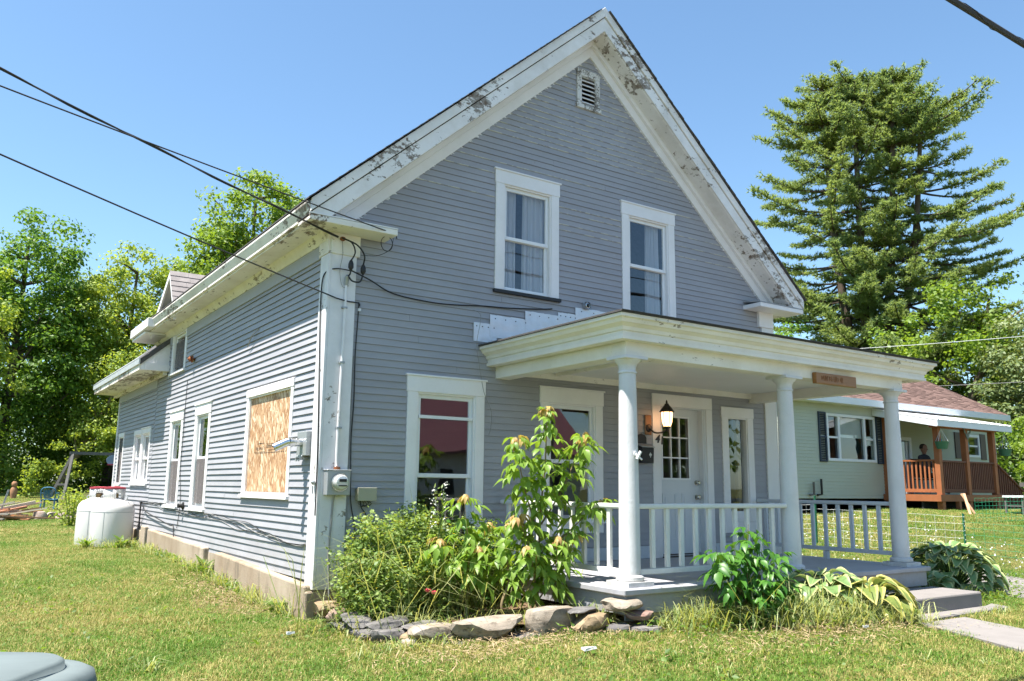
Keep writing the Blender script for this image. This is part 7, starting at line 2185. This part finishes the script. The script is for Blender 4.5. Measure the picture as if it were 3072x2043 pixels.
def tall_grass(name, areas, m='tall_grass'):
    """areas: (x, y, rx, ry, n, h)"""
    Vs = []; Ts = []; o_ = 0
    for (x, y, rx, ry, n, h) in areas:
        if (x > -.1 and y > .1 and rx == .05) or (x > 2 and x < 7 and y > -2.5 and rx == .05) or (x > 4.4 and x < 6.1 and y < -3.2 and rx == .05): continue
        P = rng.normal(size=(n, 2)) * np.array([rx, ry]) * .55 + np.array([x, y]); C = np.c_[P, ground(P[:, 0], P[:, 1]) - .01]
        hh = h * (.25 + 1.1 * rng.random(n) ** 1.6); V, T3 = blades(C, hh, .005 + .009 * rng.random(n), .25 + 1.5 * rng.random(n) ** .8, n); Vs.append(V); Ts.append(T3 + o_); o_ += len(V)
    return np_mesh(name, np.concatenate(Vs), np.concatenate(Ts), M[m], kind='stuff')


tall_grass('tall_grass', [(2.9, -2.75, .6, .25, 520, .34), (3.6, -2.95, .7, .28, 700, .38), (4.3, -3.15, .6, .25, 620, .36), (5.0, -3.35, .35, .18, 260, .28), (3.3, -2.9, .7, .2, 80, .62), (4.2, -3.0, .6, .2, 70, .62), (2.45, -2.68, .25, .15, 220, .25),
                          (.9, -.8, .9, .4, 620, .95), (.7, -.6, .7, .3, 120, 1.25), (.35, -1.2, .3, .3, 220, .35), (1.5, -1.9, .5, .15, 160, .26), (1.9, -2.2, .3, .15, 120, .3), (.6, -1.6, .5, .15, 160, .22),
                          (-.12, .4, .08, .35, 90, .30), (-.16, 1.4, .08, .5, 200, .26), (-.16, 2.6, .1, .5, 200, .2), (-.15, 3.9, .1, .5, 260, .26), (-.15, 5.4, .1, .8, 300, .18), (-.14, 7.2, .1, .7, 300, .22), (-.4, 8.6, .35, .3, 420, .24),
                          (-.95, 9.0, .1, .4, 160, .28), (7.5, -2.6, .2, .15, 120, .25), (6.9, -3.35, .8, .08, 260, .12), (8.3, -2.6, .3, .12, 160, .16), (9, 1.2, .6, .6, 90, .35), (0.05, -2.0, .5, .12, 160, .16), (-.1, -1.0, .1, .5, 120, .18)] + [(random.uniform(-3.5, 7.5), random.uniform(-5.2, 3.5) if q % 3 else random.uniform(-4.8, -3.2), .05, .05, 26, random.uniform(.09, .15)) for q in range(46) if True])
t_stalks = []
Cw = []
for (x, y, rx, ry, n) in ((3.3, -2.95, .9, .15, 700), (4.5, -3.2, .6, .12, 420), (-.15, 3.9, .12, .5, 420), (-.14, 2.4, .12, .5, 260), (-.35, 8.55, .35, .25, 420), (-.13, .6, .08, .3, 120), (-.14, 6.3, .08, 1.0, 420), (.9, -1.75, .8, .12, 420), (1.8, -2.35, .4, .1, 220), (9.4, -2.2, .5, .3, 260), (8.0, -2.75, .6, .1, 220), (.7, -.95, .8, .35, 900), (2.2, -2.6, .2, .1, 90), (12, 1.6, 1.2, 1.2, 240), (1.5, -4.0, 3.0, 1.0, 900), (-2.2, 1.0, 1.8, 2.6, 700)):
    P = rng.normal(size=(n, 2)) * np.array([rx, ry]) * .6 + np.array([x, y]); P = P[~((P[:, 0] > 0) & (P[:, 0] < 7.3) & (P[:, 1] > 0))]; P = P[~((P[:, 0] > 2) & (P[:, 0] < 7) & (P[:, 1] > -2.4))]; P = P[~((P[:, 0] > 4.0) & (P[:, 1] < -3.3))]; n = len(P); Cw.append(np.c_[P, ground(P[:, 0], P[:, 1]) + .01 + .10 * rng.random(n) ** 2])
Cw = np.concatenate(Cw); n = len(Cw); N = norm(np.array([0, 0, .8]) + rng.normal(size=(n, 3)) * .4); V, T3 = leaf_tris(Cw, np.cross(N, rand_dirs(n)), N, .05 * (.5 + rng.random(n)), .03 * (.5 + rng.random(n)))
np_mesh('ground_weeds', V, T3, M['leaf_weed'], kind='stuff')
# dock weeds by the tanks
for k, (x, y) in enumerate(((-.42, 8.55), (-.95, 8.75), (-.15, 3.75), (-.12, .62))):
    z = gz(x, y); t_ = thing('dock_weed', ['broad-leaved dock weed in front of the propane tanks', 'broad-leaved dock weed at the left foot of the front tank', 'broad-leaved weed at the gap in the foundation', 'upright broad weed near the front corner of the foundation'][k], 'weed', (x, y, z))
    me = leaf_shape(.24, .075, curve=.3, name='weed_leaf', mat=M['leaf_weed'])
    for q in range((16, 12, 12, 4)[k]): place(me, 'leaf', t_, (x + random.uniform(-.04, .04), y + random.uniform(-.04, .04), z + .02), (random.uniform(-.3, .3), -random.uniform(.5, 1.3), q * 2.4), random.uniform(.6, 1.2))
# dead litter
n = 5200
P = np.concatenate([rng.normal(size=(1600, 2)) * np.array([.9, .25]) + np.array([3.6, -3.45]), rng.normal(size=(1200, 2)) * np.array([.6, .3]) + np.array([1.2, -1.7]), rng.normal(size=(900, 2)) * np.array([.22, 1.0]) + np.array([-.4, 2.0]), rng.normal(size=(1500, 2)) * np.array([.9, .2]) + np.array([1.2, -2.45])])
C = np.c_[P, ground(P[:, 0], P[:, 1]) + .03 + .03 * rng.random(len(P))]; n = len(C)
V, T3 = leaf_tris(C, rand_dirs(n) * np.array([1, 1, .25]), norm(np.array([0, 0, 1.0]) + rng.normal(size=(n, 3)) * .3), .03 + .07 * rng.random(n), .004 + .006 * rng.random(n)); np_mesh('dry_litter', V, T3, M['litter'], kind='stuff')
# clover heads on the right lawn and scraps of litter
P = np.stack([rng.uniform(8.5, 15, 700), rng.uniform(-1.5, 4.5, 700)], 1); C = np.c_[P, ground(P[:, 0], P[:, 1]) + .07]; n = len(C)
V, T3 = leaf_tris(C, rand_dirs(n), rand_dirs(n), np.full(n, .03), np.full(n, .03)); np_mesh('clover_flowers', V, T3, M['petal_white'], kind='stuff')
for k, (x, y, s, lb) in enumerate(((1.15, -3.0, .06, 'tiny crumpled white paper scrap on the lawn in front of the stones'), (-.55, -.9, .035, 'small white scrap on the grass left of the garden bed'), (4.1, -3.5, .03, 'small white bottle cap in the weeds by the porch'))):
    z = gz(x, y) + .04; mb = MB(); mb.hexa([(x - s, y - s * .4, z), (x + s, y - s * .5, z + .01), (x + s, y + s * .3, z + .015), (x - s, y + s * .4, z + .01), (x - s * .9, y - s * .4, z + .02), (x + s * .9, y - s * .4, z + .03), (x + s, y + s * .3, z + .02), (x - s, y + s * .4, z + .025)]); mb.build('litter_scrap', M['white_plastic'], None, base=(x, y, z), label=lb, cat='litter')


# ------------------------------------------------------------------ lawn (instanced blades, one object)
def patch_mesh(name, n, R_, hlo, hhi, w):
    r_ = R_ * np.sqrt(rng.random(n)); a = rng.random(n) * 2 * math.pi
    C = np.stack([r_ * np.cos(a), r_ * np.sin(a), np.full(n, -.008)], 1)
    V, T3 = blades(C, rng.uniform(hlo, hhi, n), w * (.7 + .6 * rng.random(n)), .35 + .9 * rng.random(n), n)
    me = bpy.data.meshes.new(name); me.vertices.add(len(V)); me.vertices.foreach_set('co', V.astype(np.float32).ravel()); me.loops.add(T3.size); me.loops.foreach_set('vertex_index', T3.astype(np.int32).ravel())
    me.polygons.add(len(T3)); me.polygons.foreach_set('loop_start', np.arange(0, T3.size, 3, dtype=np.int32)); me.polygons.foreach_set('loop_total', np.full(len(T3), 3, np.int32)); me.update(calc_edges=True)
    me.materials.append(M['blades']); return bpy.data.objects.new(name, me)


def inside_any(P):
    x, y = P[:, 0], P[:, 1]
    m_ = (x > -.05) & (x < 7.35) & (y > -.02) & (y < 12.6)
    m_ |= (x > 2.0) & (x < 7.05) & (y > -2.46) & (y < 0)
    m_ |= (x > 5.15) & (x < 7.2) & (y > -3.2) & (y < -2.4)
    m_ |= (x > 13.9) & (x < 24.2) & (y > 5.0) & (y < 12)
    m_ |= (x > -.1) & (x < 2.0) & (y > -1.75 - x * .38) & (y < 0)
    # walk
    xl = np.interp(y, [-9.5, -6.5, -4.6, -3.45], [2.9, 4.0, 4.66, 5.05]); xr_ = np.interp(y, [-9.5, -5.6, -4.2, -3.42], [4.2, 5.2, 5.85, 6.0])
    m_ |= (x > xl + .02) & (x < xr_ - .02) & (y < -3.46) & (y > -9.5)
    m_ |= (y < -9.8) & (y > -21.1)
    xl = np.interp(y, [-14, -6, -2.95, -2.35, -.3], [7.0, 7.8, 8.46, 8.5, 9.6]); xr_ = np.interp(y, [-14, -5, -1.6, -.8, -.2], [10.5, 10.9, 11.3, 11.65, 11.2])
    m_ |= (x > xl + .05) & (x < xr_ - .03) & (y < -.25)
    return m_


def lawn(name, zones, patches, seed, zoff=0.0):
    g_ = np.random.default_rng(seed); pts = []; 
    for (x0, x1, y0, y1, sp, smin, smax) in zones:
        xs = np.arange(x0, x1, sp); ys = np.arange(y0, y1, sp); X, Y = np.meshgrid(xs, ys); P = np.stack([X.ravel(), Y.ravel()], 1) + g_.uniform(-.5, .5, (X.size, 2)) * sp
        P = P[~inside_any(P)]
        # only what the camera could see, with a margin
        rel = P - CAM[:2]; f = rel @ np.array([_F[0], _F[1]]) / math.hypot(_F[0], _F[1]); r_ = rel @ np.array([_R[0], _R[1]])
        P = P[(f > 1.0) & (np.abs(r_) < f * .80 + 1.6)]
        pts.append(np.c_[P, np.full(len(P), smin), np.full(len(P), smax)])
    A_ = np.concatenate(pts); n = len(A_)
    Z = ground(A_[:, 0], A_[:, 1]); e = .1
    me = bpy.data.meshes.new(name); me.vertices.add(n); me.vertices.foreach_set('co', np.c_[A_[:, :2], Z + zoff].astype(np.float32).ravel())
    sx_ = (ground(A_[:, 0] + e, A_[:, 1]) - Z) / e; sy_ = (ground(A_[:, 0], A_[:, 1] + e) - Z) / e
    at_ = me.attributes.new('rot', 'FLOAT_VECTOR', 'POINT'); at_.data.foreach_set('vector', np.stack([np.arctan(sy_), -np.arctan(sx_), np.zeros(n)], 1).astype(np.float32).ravel())
    at_ = me.attributes.new('spin', 'FLOAT', 'POINT'); at_.data.foreach_set('value', g_.uniform(0, 6.283, n).astype(np.float32))
    at_ = me.attributes.new('scl', 'FLOAT', 'POINT'); at_.data.foreach_set('value', (A_[:, 2] + (A_[:, 3] - A_[:, 2]) * g_.random(n)).astype(np.float32))
    at_ = me.attributes.new('pick', 'INT', 'POINT'); at_.data.foreach_set('value', g_.integers(0, len(patches), n).astype(np.int32))
    me.materials.append(M['blades'])
    o = bpy.data.objects.new(name, me); COL.objects.link(o)
    ng = bpy.data.node_groups.new(name + '_nodes', 'GeometryNodeTree'); ng.interface.new_socket('Geometry', in_out='INPUT', socket_type='NodeSocketGeometry'); ng.interface.new_socket('Geometry', in_out='OUTPUT', socket_type='NodeSocketGeometry')
    N_ = ng.nodes; gi = N_.new('NodeGroupInput'); go = N_.new('NodeGroupOutput'); ip = N_.new('GeometryNodeInstanceOnPoints'); gj = N_.new('GeometryNodeJoinGeometry')
    for pobj in patches[::-1]:
        oi = N_.new('GeometryNodeObjectInfo'); oi.inputs['Object'].default_value = pobj; oi.inputs['As Instance'].default_value = True; ng.links.new(oi.outputs['Geometry'], gj.inputs[0])
    def attr(nm, typ):
        a = N_.new('GeometryNodeInputNamedAttribute'); a.data_type = typ; a.inputs[0].default_value = nm; return a.outputs[0]
    ng.links.new(gi.outputs[0], ip.inputs['Points']); ng.links.new(gj.outputs[0], ip.inputs['Instance']); ip.inputs['Pick Instance'].default_value = True
    ng.links.new(attr('pick', 'INT'), ip.inputs['Instance Index'])
    ng.links.new(attr('rot', 'FLOAT_VECTOR'), ip.inputs['Rotation']); ng.links.new(attr('scl', 'FLOAT'), ip.inputs['Scale'])
    ri = N_.new('GeometryNodeRotateInstances'); cx_ = N_.new('ShaderNodeCombineXYZ'); ng.links.new(attr('spin', 'FLOAT'), cx_.inputs['Z']); ng.links.new(ip.outputs[0], ri.inputs['Instances']); ng.links.new(cx_.outputs[0], ri.inputs['Rotation'])
    ng.links.new(ri.outputs[0], go.inputs[0])
    md = o.modifiers.new('blades', 'NODES'); md.node_group = ng
    return props(o, kind='stuff')


near_p = [patch_mesh('turf_patch', 560, .30, .022, .058, .0044) for _ in range(4)] + [patch_mesh('turf_patch', 480, .26, .04, .085, .005), patch_mesh('turf_patch', 420, .34, .012, .035, .0045)]
far_p = [patch_mesh('turf_patch_far', 700, .80, .03, .07, .011) for _ in range(4)]
lawn('lawn_grass', [(-8, 12, -7.8, 5, .20, .8, 1.15), (-7, 0, 5, 14, .24, .8, 1.15), (12, 19, -5, 4.5, .28, .8, 1.15)], near_p, 5)
lawn('far_lawn_grass', [(-14, 3, 14, 52, .5, .8, 1.2), (7, 30, 2, 20, .5, .8, 1.2), (19, 34, -8, 5, .5, .8, 1.2)], far_p, 6)
